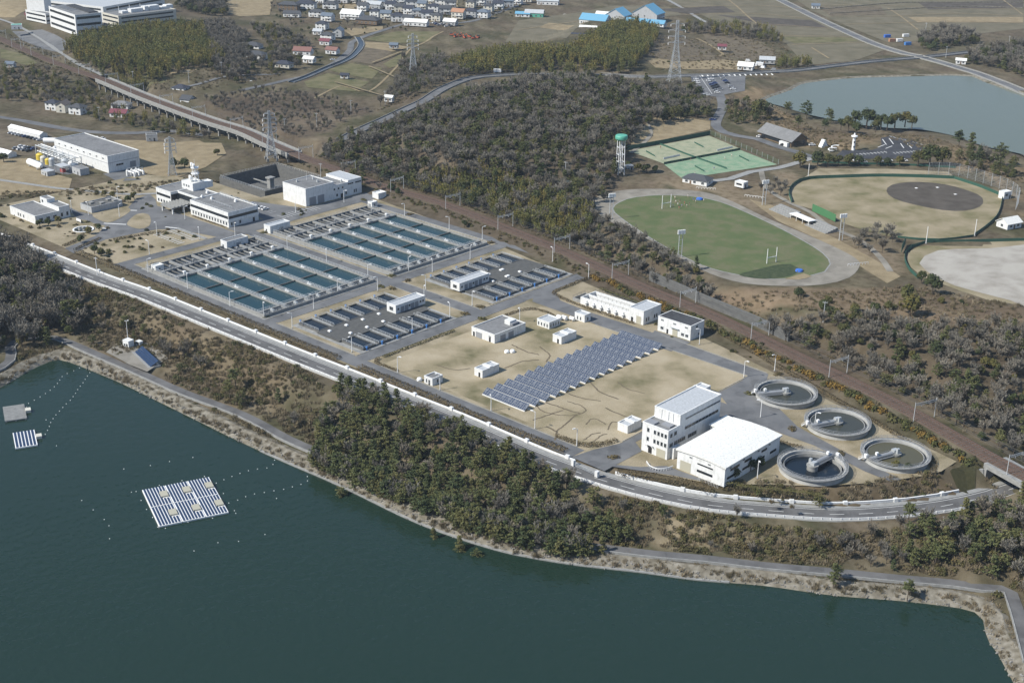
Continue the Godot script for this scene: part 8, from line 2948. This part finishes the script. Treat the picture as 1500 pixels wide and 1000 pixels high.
func landmark(p: Vector3) -> String:
	var best := 1e9
	var s := ""
	for k in [[Vector3(147.7, 8, -554.7), "the slope below the track"], [Vector3(181.1, 8, -568.7), "the corner of the dirt ground"], [Vector3(234.2, 8, -898.6), "the park pond shore"], [Vector3(232.3, 8, -802.9), "the park drive"], [Vector3(182.5, 8, -800.1), "the play slide"], [Vector3(170.9, 8, -928.4), "the park road"], [Vector3(76.1, 8, -775.9), "the water tower"], [Vector3(-243.4, 0, -683.3), "the stepped white building"], [Vector3(-209.2, 0, -651.1), "the entrance garden pool"], [Vector3(-216.9, 0, -730.9), "the concrete cistern"], [Vector3(-202.1, -1, -801.2), "the pylon behind the office block"], [Vector3(80.2, 0, -416.9), "the corner of the white warehouse"], [Vector3(135.1, 0, -421.1), "the rightmost clarifier"], [Vector3(-67, 0, -749.3), "the small cabin by the railway"], [Vector3(-26.1, 0, -690.2), "the railway bank"], [Vector3(200.6, 8, -936.5), "the pond inlet"], [Vector3(287.6, 8, -809.1), "the right end of the pond"], [Vector3(-110.3, -4, -493), "the bank above the lakeside road"], [Vector3(109.8, -7, -360), "the right end of the lakeside road"], [Vector3(103.1, -4, -401), "the curving guard rail"], [Vector3(86.1, 7, -608.2), "the floodlight by the railway"], [Vector3(-310.7, -1, -809.3), "the gas works lawn"]]:
		var d: float = k[0].distance_to(p)
		if d < best:
			best = d
			s = k[1]
	return s


func hedge(label: String, p: PackedVector3Array, w: float, h: float, tone: String) -> void:
	var t := thing("hedge", label, "hedge")
	var st := tool()
	var line := smooth(p, 2.0)
	var sd := sides(line)
	for i in line.size() - 1:
		var n := int(line[i].distance_to(line[i + 1]) * (w + h) * 9.0)
		for k in n:
			var u := rng.randf_range(-1, 1)
			var v := rng.randf()
			var top := rng.randf() < 0.55
			var bulge := 1.0 + 0.25 * noise2.get_noise_2d(line[i].x * 4.0, line[i].z * 4.0)
			var c := line[i].lerp(line[i + 1], rng.randf()) + sd[i] * (u if top else signf(u) * rng.randf_range(0.85, 1.05)) * w / 2 * bulge + Vector3.UP * (h * bulge * (rng.randf_range(0.9, 1.05) if top else v))
			leaf(st, c, (Vector3.UP * (1.0 if top else 0.2) + sd[i] * u + rand_dir() * 0.6).normalized(), rng.randf_range(0.1, 0.22), rng.randf_range(0.14, 0.3), rng.randf_range(0.65, 1.35), rng.randf_range(-0.06, 0.14))
	obj("foliage", st, M[tone], t)
	st = tool()
	for k in along(line, 1.6):
		tube(st, k[0] - Vector3.UP * 0.1, k[0] + Vector3.UP * h * 0.7, 0.07, 0.04, 4, false)
	var o := obj("stems", st, M.bark, t)
	o.set_meta("kind", "stuff")


func undergrowth():
	# shrubs and rough grass: past counting
	var bush := []
	var grass := []
	for w in [
			[pts([-219.9, -624.2, -194.9, -600.3, -165.4, -575.7, -134.5, -548.1, -108.2, -526.2, -83.3, -503.8, -72.9, -485.7, -72.1, -451.4, -81.7, -449.9, -101.7, -469.1, -128.7, -488.9, -143.2, -500.9, -141.6, -517, -158.2, -537.8, -168.2, -526.9, -188.5, -538.2, -189.1, -557.1, -200.6, -582.1], -3), 2.3, 0.75, 0.38, 0.7, 1.6],
			[pts([31.6, -403.6, 50.1, -398.1, 66.5, -392.3, 82.8, -388.3, 104.6, -385.5, 127.5, -387, 145.9, -391.9, 181.3, -403.3, 162.8, -351.8, 144.3, -358.1, 135.6, -359.8, 121, -362.1, 100.4, -365.5, 79.6, -368.9, 62.2, -372.5, 47.8, -374.6, 33.4, -377.1], -4), 2.1, 0.85, 0.25, 0.7, 1.6],
			[pts([-214.7, -511.8, -211.2, -542.6, -197.2, -543.9, -175.4, -527.5, -146.9, -504, -129.1, -488.8, -102.1, -469.4, -81.9, -449.9, -66.9, -437.3, -58.4, -419.2, -64.2, -426, -78.2, -437.5, -92, -449, -119.5, -473, -140.5, -491.6, -174.8, -520.3, -186.1, -528.5, -194.7, -529.7, -203.7, -512.2, -207.6, -491.9], -8), 2.1, 0.65, 0.3, 0.5, 1.2],
			[pts([33.5, -377.1, 48, -373.8, 79.8, -367.8, 100.6, -364.5, 121.3, -361.1, 135.9, -358.9, 148.4, -356.2, 147.6, -335.4, 141.9, -312.6, 140.6, -317.2, 140.4, -330.1, 139.3, -340.3, 139.3, -350.7, 119.6, -354.7, 99.1, -357.5, 78.9, -362.3, 58.1, -364.9, 39.4, -368.7], -8), 1.9, 0.8, 0.15, 0.5, 1.2],
			[pts([-115, -822, -78, -784, -39.7, -744.6, -0.9, -699, 33.7, -657.1, 64.3, -611.7, 58.9, -604.8, 29.6, -637.9, -4.4, -677.6, -42.4, -724.6, -84.5, -768.9, -118, -809], 1), 2.8, 0.6, 0.2, 0.5, 1.3],
			[pts([92.5, -584.3, 131.3, -577, 170.2, -585.8, 186.4, -588.3, 224.8, -563.7, 213.2, -529.8, 165.6, -532.5, 126.4, -551.4, 92.7, -563.3], 8), 4.0, 0.35, 0.25, 0.5, 1.1],
			[pts([148, -965, 187, -968, 203, -902, 226, -885, 263, -887, 287, -847, 305, -799, 282.5, -733.3, 266, -805, 237, -874, 206, -831, 183, -846, 158, -904], 8), 4.0, 0.4, 0.2, 0.5, 1.1],
			[pts([-101, -949, -68, -1008, -30, -1068, -59, -1021, -80, -968], 3), 4.0, 0.6, 0.3, 0.6, 1.2],
			[pts([100.3, -412.1, 116.4, -411.7, 141.9, -420.3, 156.6, -414.4, 158.5, -409.1, 124.9, -399.1, 91.3, -400.5, 72, -408.4, 58.5, -411.4, 72.7, -413.3], 0), 2.3, 0.6, 0.2, 0.6, 1.3],
			[pts([-291.4, -747.3, -268.5, -748.5, -217.8, -762.2, -172, -791, -143, -840, -134, -834, -169.4, -776.2, -213.6, -745.9, -263.4, -732.7, -285.8, -731.5], -4), 4.0, 0.7, 0.1, 0.6, 1.3],
			[pts([-331, -1095, -263, -1060, -183, -1092, -187, -1053, -232, -1013, -262, -1011, -316, -1061], -3), 5.0, 0.4, 0.2, 0.6, 1.3],
			[pts([-409, -1083, -381, -1099, -321, -1042, -290, -1002, -306, -989, -356, -1022, -391, -1032], 1), 5.0, 0.5, 0.2, 0.6, 1.4],
			[pts([111, -1224, 240, -1269, 236, -1122, 190, -1107, 111, -1090], 5), 7.0, 0.35, 0.3, 0.6, 1.4]]:
		for p in spots_in(w[0], w[1], w[2], w[3]):
			var y := height_at(p.x, p.y)
			if y < -11.0:
				continue
			bush.append([0, Vector3(p.x, y - 0.05, p.y), rng.randf_range(w[4], w[5]), ""])
		for p in spots_in(w[0], w[1] * 0.75, 0.75, 0.12):
			var y := height_at(p.x, p.y)
			if y < -11.0:
				continue
			grass.append([0, Vector3(p.x, y - 0.05, p.y), rng.randf_range(0.6, 1.4), ""])
	for k in along(rail, 1.5):
		var s := Vector3(-k[1].z, 0, k[1].x)
		for e in [-1, 1]:
			if k[0].x > -320.0 and k[0].x < -137.0 or rng.randf() < 0.35:
				continue
			var p: Vector3 = k[0] + s * e * rng.randf_range(6.0, 13.0 if e < 0 else 8.4)
			(bush if rng.randf() < 0.6 else grass).append([0, Vector3(p.x, height_at(p.x, p.z) - 0.05, p.z), rng.randf_range(0.5, 1.2), ""])
	# a fringe of dry reeds right along the water
	for k in along(shore, 0.5):
		if rng.randf() < 0.8:
			var s := Vector3(-k[1].z, 0, k[1].x)
			var f := rng.randf_range(0.6, 7.0)
			var q: Vector3 = k[0] - s * f
			grass.append([0, Vector3(q.x, maxf(LAKE + minf(f * 0.5, 1.2), height_at(q.x, q.z) + 0.2), q.z), rng.randf_range(0.5, 1.2), ""])
	var stones := []
	for k in along(shore, 0.55):
		var s := Vector3(-k[1].z, 0, k[1].x)
		var f := absf(rng.randfn(0.0, 2.2)) + 0.1
		if f < 8.0:
			var q: Vector3 = k[0] - s * f
			stones.append([0, Vector3(q.x, maxf(LAKE + minf(f * 0.5, 1.2), height_at(q.x, q.z) + 0.25), q.z), rng.randf_range(0.35, 1.0), ""])
	many("riprap", "pale stones strewn along the waterline of the reservoir", "stones", "stone", stones)
	many("undergrowth", "olive and brown shrubs covering the banks and slopes", "shrubs", "bush", bush)
	many("dry_grass", "tufts of straw coloured dry grass on the banks", "grass", "grass", grass)
	# hedges of the works
	hedge("wide brown hedge between the main road wall and the basins", abs_pts([-590, -329, -540, -329.8, -480, -330.2, -430, -330.4, -396, -331]), 3.6, 1.3, "hedge_brown")
	hedge("brown hedge between the main road wall and the tan field", abs_pts([-384, -331.6, -340, -331.6, -300, -331.8, -276, -333]), 3.0, 1.2, "hedge_brown")
	hedge("low hedge at the lake corner of the tan field", abs_pts([-385, -343, -383, -339.5, -379, -339.2, -370, -339.4]), 1.3, 1.0, "hedge_brown")
	hedge("clipped hedge along the right side of the cross road by the field", abs_pts([-384.6, -345, -384.4, -370, -384.2, -386]), 1.2, 0.9, "hedge_leaf")
	hedge("clipped hedge on the bank left of the long white tank", abs_pts([-386, -484, -385.6, -466, -385, -452, -381, -449.5, -372, -447.6]), 1.4, 1.0, "hedge_brown")
	hedge("long low hedge between the long white tank and the service road", abs_pts([-372, -447.4, -355, -446.8, -340, -446.6, -334, -447]), 1.2, 0.9, "hedge_brown")
	hedge("dark hedge behind the long white tank", abs_pts([-372, -470, -350, -468, -335, -465]), 2.0, 1.1, "hedge_leaf")
	hedge("curved brown hedge round the pump house green", abs_pts([-381, -412, -380, -424, -377, -429, -370, -430, -362, -428]), 1.2, 0.9, "hedge_brown")
	hedge("long curving brown hedge behind the clarifiers", abs_pts([-296, -462, -270, -453, -250, -446, -225, -437, -200, -428, -180, -418, -173, -405]), 2.2, 0.9, "hedge_brown")
	hedge("hedge between the warehouse and the clarifier road", abs_pts([-246, -388.5, -238, -390.5, -225, -392, -217, -394]), 1.4, 0.9, "hedge_brown")
	hedge("curved hedge along the works gate drive", abs_pts([-286, -339.4, -276, -340.4, -271, -344, -268.4, -352]), 2.0, 1.2, "hedge_brown")
	hedge("long hedge between the gate and the white warehouse", abs_pts([-253, -333, -244, -337, -235, -341.5, -222, -345]), 3.0, 1.5, "hedge_brown")
	hedge("row of hedge in the verge below the half drained clarifier", abs_pts([-222, -352, -212, -356, -203, -362, -194, -367]), 2.5, 1.3, "hedge_leaf")
	hedge("hedge along the garden side of the entrance drive", abs_pts([-612, -346, -606, -337, -603, -329]), 1.6, 1.0, "hedge_brown")
	hedge("hedge strip in the middle of the entrance drive", abs_pts([-601, -349, -597, -338, -594, -330]), 1.6, 1.0, "hedge_brown")
	hedge("hedge between the drive and the entrance lawn", abs_pts([-594, -352, -590, -372, -586, -378]), 1.3, 0.9, "hedge_brown")
	hedge("low red brown hedge at the foot of the office block", abs_pts([-601, -404.6, -585, -404.6, -571, -404.6]), 1.0, 0.6, "hedge_brown")
	# rounded hedges at the road corners
	for k in [[-447.2, -401, "near the settling basins"], [-444.4, -415.5, "at the crossing of the basin and filter roads"], [-441.5, -403, "at the filter bed side of the crossing"], [-454.5, -414.5, "at the basin side of the crossing"], [-394.8, -403.6, "at the corner by the lower filter bed"], [-396, -414.5, "at the corner by the upper filter bed"], [-385.4, -404.4, "opposite the lower filter bed"], [-398, -482, "behind the upper filter bed"], [-455, -340.5, "at the lake corner of the lower basin"], [-455.6, -484, "at the railway corner of the upper basin"], [-550, -413.5, "beside the valve house"], [-548, -346, "by the tiny lake corner hut"], [-256.5, -420, "beside the first clarifier"], [-259, -444, "behind the first clarifier"], [-228, -404.5, "on the verge between two clarifiers"], [-205, -399.5, "on the verge by the half drained clarifier"], [-257, -357, "left of the tall sludge building"], [-261, -341, "on the island at the works gate"], [-520, -488.6, "on the verge behind the upper basin"], [-558, -489, "beside the small cabin"]]:
		var t := thing("round_hedge", "low rounded hedge %s" % k[2], "hedge", ab(k[0], k[1], 0.1), rng.randf() * TAU, "rounded corner hedges")
		var tm := tree_mesh("bush", rng.randi() % 3)
		for i in 2:
			var a := MeshInstance3D.new()
			a.mesh = tm[i]
			a.name = ["stem", "foliage"][i]
			if i:
				a.set_surface_override_material(0, M.bush_tone_1 if rng.randf() < 0.6 else M.bush_tone_0)
			t.add_child(a)
		t.scale = Vector3(2.3, 0.95, 1.4)
	# ornamental bushes on lawns and the golden row beside the railway
	var proto := {}
	var spots := []
	for k in along(rail, 2.5):
		var s := Vector3(-k[1].z, 0, k[1].x)
		var a: float = k[0].x * cos(YAW) + k[0].z * sin(YAW)
		if a > -384 and a < -165 and rng.randf() < 0.86:
			spots.append([k[0] + s * rng.randf_range(8.2, 10.8), rng.randf_range(1.0, 2.1), ["gold_leaf", "gold_leaf", "hedge_leaf", "round_leaf"][rng.randi() % 4], near(k[0])])
		elif a > -560 and a <= -384 and rng.randf() < 0.5:
			spots.append([k[0] + s * rng.randf_range(8.6, 12.5), rng.randf_range(0.7, 1.2), ["hedge_brown", "hedge_leaf"][rng.randi() % 2], near(k[0])])
	for r in [[-690, -332, -612, -362, 64], [-596, -332, -566, -384, 44], [-660, -392, -600, -402, 8], [-640, -410, -606, -450, 12], [-560, -440, -572, -456, 6], [-330, -464, -270, -446, 10], [-236, -352, -196, -366, 12], [-690, -372, -660, -430, 12]]:
		for i in r[4]:
			var p := ab(rng.randf_range(r[0], r[2]), rng.randf_range(r[1], r[3]))
			spots.append([p, rng.randf_range(0.55, 1.35), ["hedge_brown", "hedge_leaf", "round_leaf", "round_dark"][rng.randi() % 4], near(p)])
	for s in spots:
		var v := rng.randi() % 3
		var key := "%s%d" % [s[2], v]
		var word: String = {"gold_leaf": "golden", "hedge_leaf": "olive", "hedge_brown": "brown", "round_leaf": "green", "round_dark": "dark green"}[s[2]]
		var size: String = "large" if s[1] > 1.3 else ("small" if s[1] < 0.8 else "middling")
		var label := "%s %s bush %s" % [size, word, s[3]]
		var p: Vector3 = s[0]
		p.y = maxf(height_at(p.x, p.z), 0.0) if p.y < 1.0 else height_at(p.x, p.z)
		var t: Node3D
		if proto.has(key):
			t = copy(proto[key], p, rng.randf() * TAU, label)
		else:
			t = thing("garden_bush", label, "bush", p, rng.randf() * TAU, "bushes on the works lawns and railway bank")
			t.set_meta("base", "garden_bush")
			var tm := tree_mesh("bush", v)
			for i in 2:
				var a := MeshInstance3D.new()
				a.mesh = tm[i]
				a.name = ["stem", "foliage"][i]
				if i:
					a.set_surface_override_material(0, M[s[2]])
				t.add_child(a)
			proto[key] = t
		t.scale = Vector3(1, 1.1, 1) * s[1]


# ---------------------------------------------------------------- cars, people and other small things
func make_car(m: String, label: String, at: Vector3, turn: float, van := false) -> Node3D:
	var t := thing("parked_van" if van else "parked_car", label, "van" if van else "car", at, turn, "parked vehicles")
	var st := tool()
	var prof := [[-2.1, 0.35], [-2.15, 0.8], [-1.5, 0.95], [1.2, 0.95], [2.0, 0.82], [2.1, 0.35]]
	for i in prof.size() - 1:
		var a := Vector3(prof[i][0], prof[i][1], 0)
		var b := Vector3(prof[i + 1][0], prof[i + 1][1], 0)
		var z := Vector3(0, 0, 0.85)
		quad(st, a - z, b - z, b + z, a + z)
		quad(st, a + z, b + z, Vector3(b.x, 0.3, 0.85), Vector3(a.x, 0.3, 0.85))
		quad(st, b - z, a - z, Vector3(a.x, 0.3, -0.85), Vector3(b.x, 0.3, -0.85))
	obj("body", st, M[m], t)
	st = tool()
	var hi := 1.95 if van else 1.45
	var k := [Vector3(-1.9 if van else -1.7, 0.94, 0), Vector3(-1.85 if van else -1.2, hi, 0), Vector3(1.0 if van else 0.45, hi, 0), Vector3(1.45 if van else 1.2, 0.94, 0)]
	for i in 3:
		quad(st, k[i] - Vector3(0, 0, 0.74), k[i + 1] - Vector3(0, 0, 0.74), k[i + 1] + Vector3(0, 0, 0.74), k[i] + Vector3(0, 0, 0.74))
	for s in [-0.74, 0.74]:
		var o := Vector3(0, 0, s)
		if s > 0:
			quad(st, k[1] + o, k[2] + o, k[3] + o, k[0] + o)
		else:
			quad(st, k[2] + o, k[1] + o, k[0] + o, k[3] + o)
	obj("cabin_glass", st, M.glass if not van else M[m], t)
	st = tool()
	bx(st, k[1].x - 0.02, hi, -0.72, k[2].x + 0.05, hi + 0.05, 0.72)
	obj("roof", st, M[m], t)
	for x in [-1.35, 1.35]:
		for z in [-0.8, 0.8]:
			st = tool()
			tube(st, Vector3(x, 0.32, z - 0.1), Vector3(x, 0.32, z + 0.1), 0.32, 0.32, 10)
			obj("wheel", st, M.tyre, t)
	return t


func make_small_things():
	mat("car_white", 0.75, 0.75, 0.75, 0.3)
	mat("car_silver", 0.42, 0.43, 0.45, 0.3, 0.4)
	mat("car_black", 0.025, 0.026, 0.03, 0.25)
	mat("car_blue", 0.04, 0.07, 0.2, 0.3)
	var protos := {}
	var put := func(m: String, at: Vector3, turn: float, where: String, van: bool) -> void:
		var word: String = {"car_white": "white", "car_silver": "silver", "car_black": "black", "car_blue": "dark blue"}[m]
		var label := "%s %s %s" % [word, "van" if van else "car", where]
		var key := m + str(van)
		if protos.has(key):
			copy(protos[key], at, turn, label)
		else:
			protos[key] = make_car(m, label, at, turn, van)
			protos[key].set_meta("base", "parked_van" if van else "parked_car")
	var paints := ["car_white", "car_silver", "car_black", "car_white", "car_blue", "car_silver", "car_white", "car_black"]
	var n := 0
	var ords := ["first", "second", "third", "fourth", "fifth", "sixth", "seventh", "eighth", "ninth", "tenth"]
	for row in [
			[Vector3(138.5, 7.2, -1049.2), Vector3(136.2, 7.2, -1004.7), 7, "left row of the upper car park"],
			[Vector3(147.5, 7.2, -1049.8), Vector3(148.3, 7.2, -1000.8), 8, "middle row of the upper car park"],
			[Vector3(150.1, 7.2, -1050), Vector3(152.2, 7.2, -1003.4), 7, "inner row of the upper car park"],
			[Vector3(159.7, 7.2, -1050.7), Vector3(161.7, 7.2, -1013.6), 6, "right row of the upper car park"]]:
		for i in row[2]:
			if (i * 7 + n) % 9 == 3:
				continue
			var p: Vector3 = row[0].lerp(row[1], i / float(row[2] - 1))
			put.call(paints[(i * 3 + n) % 8], p, rng.randf_range(-0.08, 0.08), "%s, %s from the far end" % [row[3], ords[i]], false)
		n += 3
	for k in [[Vector3(139.7, 7.2, -992), "car_white", 0.1, "on the left at the mouth of the upper car park"], [Vector3(137.4, 7.2, -989.5), "car_white", 0.1, "at the wood edge of the upper car park"], [Vector3(132.8, 8.2, -909), "car_blue", 0.1, "parked by the park road near the lawn"], [Vector3(157.1, 8.2, -863.3), "car_white", -0.3, "left of the park restaurant"], [Vector3(159, 8.2, -861.6), "car_black", -0.3, "just left of the park restaurant"], [Vector3(168.8, 8.2, -842.9), "car_black", -0.3, "in front of the park restaurant"], [Vector3(187, 8.2, -843.9), "car_white", 0.2, "at the right end of the park restaurant"], [Vector3(206.5, 8.2, -807), "car_white", 0.0, "under trees by the park drive"], [Vector3(210.4, 8.2, -804), "car_silver", 0.0, "among trees by the park drive"], [Vector3(220.7, 8.2, -806.2), "car_silver", 0.0, "by the park drive, middle"], [Vector3(226.6, 8.2, -808.1), "car_white", 0.0, "by the park drive on the right"], [Vector3(235.8, 8.2, -808.6), "car_white", 0.0, "at the right of the park drive"]]:
		put.call(k[1], k[0], k[2], k[3], false)
	var bay := 0
	for i in [1, 4, 5, 7, 8]:
		put.call(paints[(i * 5) % 8], ab(-602.7 + i * 2.6, -438.6, 0.25), -YAW + PI / 2, "in the parking bays behind the office block, %s from the left" % ords[bay], false)
		bay += 1
	for i in 9:
		put.call(paints[(i * 3) % 8], Vector3(-330.5, -0.7, -882.9).lerp(Vector3(-306.2, -0.7, -866), i / 8.0) + Vector3(0, 0, 3.0), 0.5, "in the row beside the long event tent, %s from the left" % ords[i], false)
	for i in 8:
		put.call(paints[(i * 5 + 1) % 8], Vector3(-314.4, -0.7, -841).lerp(Vector3(-302.9, -0.7, -834.8), i / 7.0) - Vector3(0, 0, (i % 2) * 6.0), 0.9, "in the dark cluster left of the pipe rack, %s from the left" % ords[i], false)
	for k in [[Vector3(-271.1, -0.7, -869.9), "at the near end of the white hall roof line"], [Vector3(-267.1, -0.7, -868.3), "second beside the back of the white hall"]]:
		put.call("car_white", k[0], -0.4, k[1], false)
	for i in 6:
		put.call(["car_white", "car_silver", "car_white", "car_black", "car_white", "car_silver"][i], Vector3(190.9, 6, -1130.3).lerp(Vector3(200.4, 6, -1099.7), i / 5.0) + Vector3((i % 2) * 5.0, 0, (i % 3) * 3.0), i * 0.6, "in the scrap yard by the dry fields, %s from the left" % ords[i], true)
	for k in [[Vector3(-202.6, 0.6, -1044.3), "parked at the end of the hamlet road"], [Vector3(-150.6, 3, -1125.9), "beside the canal road"]]:
		put.call("car_white", k[0], 0.3, k[1], false)
	for i in 8:
		put.call(paints[(i + 3) % 8], Vector3(-77.6, 4.3, -1306.1).lerp(Vector3(-60.3, 4.3, -1292.3), i / 7.0) + Vector3(0, 0, (i % 3) * 4.0), 0.6, "in the lot right of the long white store, %s from the left" % ords[i], false)
	for k in [[Vector3(-309.4, -5.5, -1063.6), "on the road under the viaduct"]]:
		put.call("car_white", k[0], 0.2, k[1], true)
	# people
	var people := []
	var shirts := ["white_paint", "white_paint", "black", "tarp_blue", "white_paint", "red"]
	var word := {"white_paint": "a white shirt", "black": "dark clothes", "tarp_blue": "a blue shirt", "red": "a red shirt"}
	for k in [Vector3(87.9, 7.2, -716.9), Vector3(88.5, 7.2, -711.8), Vector3(90.3, 7.2, -718.3), Vector3(90.4, 7.2, -709.4), Vector3(85.6, 7.2, -709.2), Vector3(92.4, 7.2, -714.6), Vector3(93, 7.2, -709.5), Vector3(88.3, 7.2, -724.8), Vector3(94.9, 7.2, -713.4), Vector3(98, 7.2, -721.3), Vector3(98.7, 7.2, -717.5), Vector3(88.5, 7.2, -705.5), Vector3(103.5, 7.2, -720.3), Vector3(95.8, 7.2, -727.8)]:
		people.append([k, "in the group of players by the far goal"])
	for k in [[Vector3(105.9, 8.2, -802.9), "on the left green tennis court"], [Vector3(117.3, 8.2, -783.4), "on the near green tennis court"], [Vector3(127, 8.2, -807.3), "on the right green tennis court"], [Vector3(90.5, 8.2, -831.5), "on the left pale tennis court"], [Vector3(132.1, 8.2, -814), "by the net of the right green court"], [Vector3(104.6, 8.2, -770.8), "at the near edge of the green court"]]:
		people.append(k)
	var proto := {}
	for i in people.size():
		var sh: String = shirts[i % 6]
		var label := "person in %s %s" % [word[sh], people[i][1]]
		if proto.has(sh):
			copy(proto[sh], people[i][0], i * 1.7, label)
			continue
		var t := thing("person", label, "person", people[i][0], i * 1.7, "people on the sports grounds")
		t.set_meta("base", "person")
		var st := tool()
		for s in [-1, 1]:
			tube(st, Vector3(s * 0.12, 0, 0.05 * s), Vector3(s * 0.1, 0.48, 0.08), 0.07, 0.085, 6)
			tube(st, Vector3(s * 0.1, 0.48, 0.08), Vector3(s * 0.09, 0.92, 0), 0.085, 0.12, 6)
			tube(st, Vector3(s * 0.24, 1.4, 0), Vector3(s * 0.32, 1.1, 0.05), 0.07, 0.06, 6)
			tube(st, Vector3(s * 0.32, 1.1, 0.05), Vector3(s * 0.3, 0.85, 0.16), 0.06, 0.05, 6)
		lathe(st, Vector3(0, 1.48, 0), [Vector2(0.06, 0), Vector2(0.065, 0.08), Vector2(0.11, 0.14), Vector2(0.115, 0.22), Vector2(0.08, 0.31), Vector2(0.01, 0.33)], 10)
		lathe(st, Vector3(0, 0.85, 0), [Vector2(0.14, 0), Vector2(0.19, 0.08), Vector2(0.17, 0.25), Vector2(0.23, 0.5), Vector2(0.2, 0.6), Vector2(0.06, 0.66)], 10)
		obj("body", st, M.skin, t)
		st = tool()
		lathe(st, Vector3(0, 0.84, 0), [Vector2(0.17, 0), Vector2(0.21, 0.1), Vector2(0.2, 0.25), Vector2(0.26, 0.5), Vector2(0.22, 0.61), Vector2(0.08, 0.64)], 10)
		obj("shirt", st, M[sh], t)
		st = tool()
		lathe(st, Vector3(0, 1.66, -0.01), [Vector2(0.12, 0), Vector2(0.13, 0.08), Vector2(0.08, 0.16), Vector2(0.01, 0.18)], 10)
		obj("hair", st, M.black, t)
		proto[sh] = t
	# blue covers on the field
	for k in [[Vector3(101.7, 7.2, -724.1), "by the far group of players"], [Vector3(134.4, 7.2, -607.8), "beside the bare patch at the near end"]]:
		var t := thing("blue_cover", "blue tarpaulin over equipment %s" % k[1], "tarpaulin", k[0], 0.4, "blue covers")
		var st := tool()
		bx(st, -1.6, 0, -1.0, 1.6, 0.8, 1.0)
		obj("load", st, M.wood, t)
		st = tool()
		lathe(st, Vector3.ZERO, [Vector2(1.9, 0.05), Vector2(1.7, 0.85), Vector2(1.0, 1.05), Vector2(0.05, 1.15)], 9)
		obj("sheet", st, M.tarp_blue, t)
	# benches and hurdles beside the track
	for k in [[Vector3(164, 7.2, -617.9), 0.3, "at the near right bend of the track"], [Vector3(132.2, 7.2, -729.6), -0.4, "beside the small pavilion"], [Vector3(107.3, 7.2, -744.6), -0.2, "in front of the clubhouse"]]:
		var t := thing("hurdle_stack", "row of white hurdles %s" % k[2], "hurdles", k[0], k[1], "hurdles")
		for i in 7:
			var st := tool()
			var x := -5.0 + i * 1.6
			bar(st, Vector3(x, 0, 0), Vector3(x, 1.0, 0), 0.12)
			bar(st, Vector3(x + 1.3, 0, 0), Vector3(x + 1.3, 1.0, 0), 0.12)
			bar(st, Vector3(x, 1.0, 0), Vector3(x + 1.3, 1.0, 0), 0.16)
			obj("hurdle", st, M.white_paint, t)
	# street lights along the main road and wooden poles beyond
	for k in [[Vector3(-196.2, 0, -608), "on the lake side kerb by the wooded corner", 9.0]]:
		utility_pole(k[0], k[2], "tall white street pole %s" % k[1], "white_paint")
	for k in [[Vector3(-291, -6, -942.8), "among the valley houses"], [Vector3(-372.2, 3, -1176.1), "left of the bamboo hill"], [Vector3(-292.9, -1, -1043.1), "below the bamboo hill"], [Vector3(-247.4, -1, -1031.3), "beside the navy roofed house"], [Vector3(-226.9, 1, -1053.4), "at the hamlet road"], [Vector3(-132.6, 0, -899.6), "by the road at the viaduct end"], [Vector3(-152, 0, -887.1), "beside the pylon at the viaduct"], [Vector3(-114.3, 2, -940.3), "in the bare wood"], [Vector3(-93, 3, -967.3), "beside the small white roadside hut"], [Vector3(-113.2, 1, -776.1), "behind the chemical building"], [Vector3(383.9, 3, -1300.5), "beside the container yard"], [Vector3(366.1, 4, -1172.1), "by the arterial road"], [Vector3(438.3, 4, -1229), "in the top right wood"], [Vector3(-418, 3, -1159.7), "beside the railway at the top left"], [Vector3(131.6, 8, -539.6), "on the brown slope below the track"], [Vector3(28.8, 10, -751.6), "in the wood by the blue roofed shed"]]:
		utility_pole(k[0], 9.5, "utility pole %s" % k[1], "rail_steel")
	# white rocks on the wooded hill
	var st := tool()
	for i in 46:
		var p: Vector3 = Vector3(19.4, 13, -837.5) + Vector3(rng.randfn(0, 22), 0, rng.randfn(0, 26))
		p.y = height_at(p.x, p.z)
		var r := rng.randf_range(0.5, 1.5)
		obox(st, p + Vector3.UP * r * 0.4, Basis.from_euler(Vector3(rng.randf() * 3, rng.randf() * 3, rng.randf() * 3)), Vector3(r * 1.6, r, r * 1.2))
	var rocks := obj("scree", st, M.dirt)
	rocks.set_meta("kind", "stuff")
	tag(rocks, "pale loose rocks scattered over the wooded hill", "rocks")


func utility_pole(p: Vector3, h: float, label: String, m: String) -> void:
	p.y = maxf(p.y, height_at(p.x, p.z))
	var t := thing("utility_pole", label, "pole", p, rng.randf_range(-0.4, 0.4), "utility poles")
	var st := tool()
	tube(st, Vector3(0, -0.5, 0), Vector3(0, h, 0), 0.2, 0.13, 8)
	obj("pole", st, M[m], t)
	st = tool()
	bar(st, Vector3(-1.0, h - 0.6, 0), Vector3(1.0, h - 0.6, 0), 0.14)
	obj("crossarm", st, M[m], t)
	for x in [-0.8, 0.8]:
		st = tool()
		tube(st, Vector3(x, h - 0.55, 0), Vector3(x, h - 0.2, 0), 0.08, 0.06, 6)
		obj("insulator", st, M.white_paint, t)
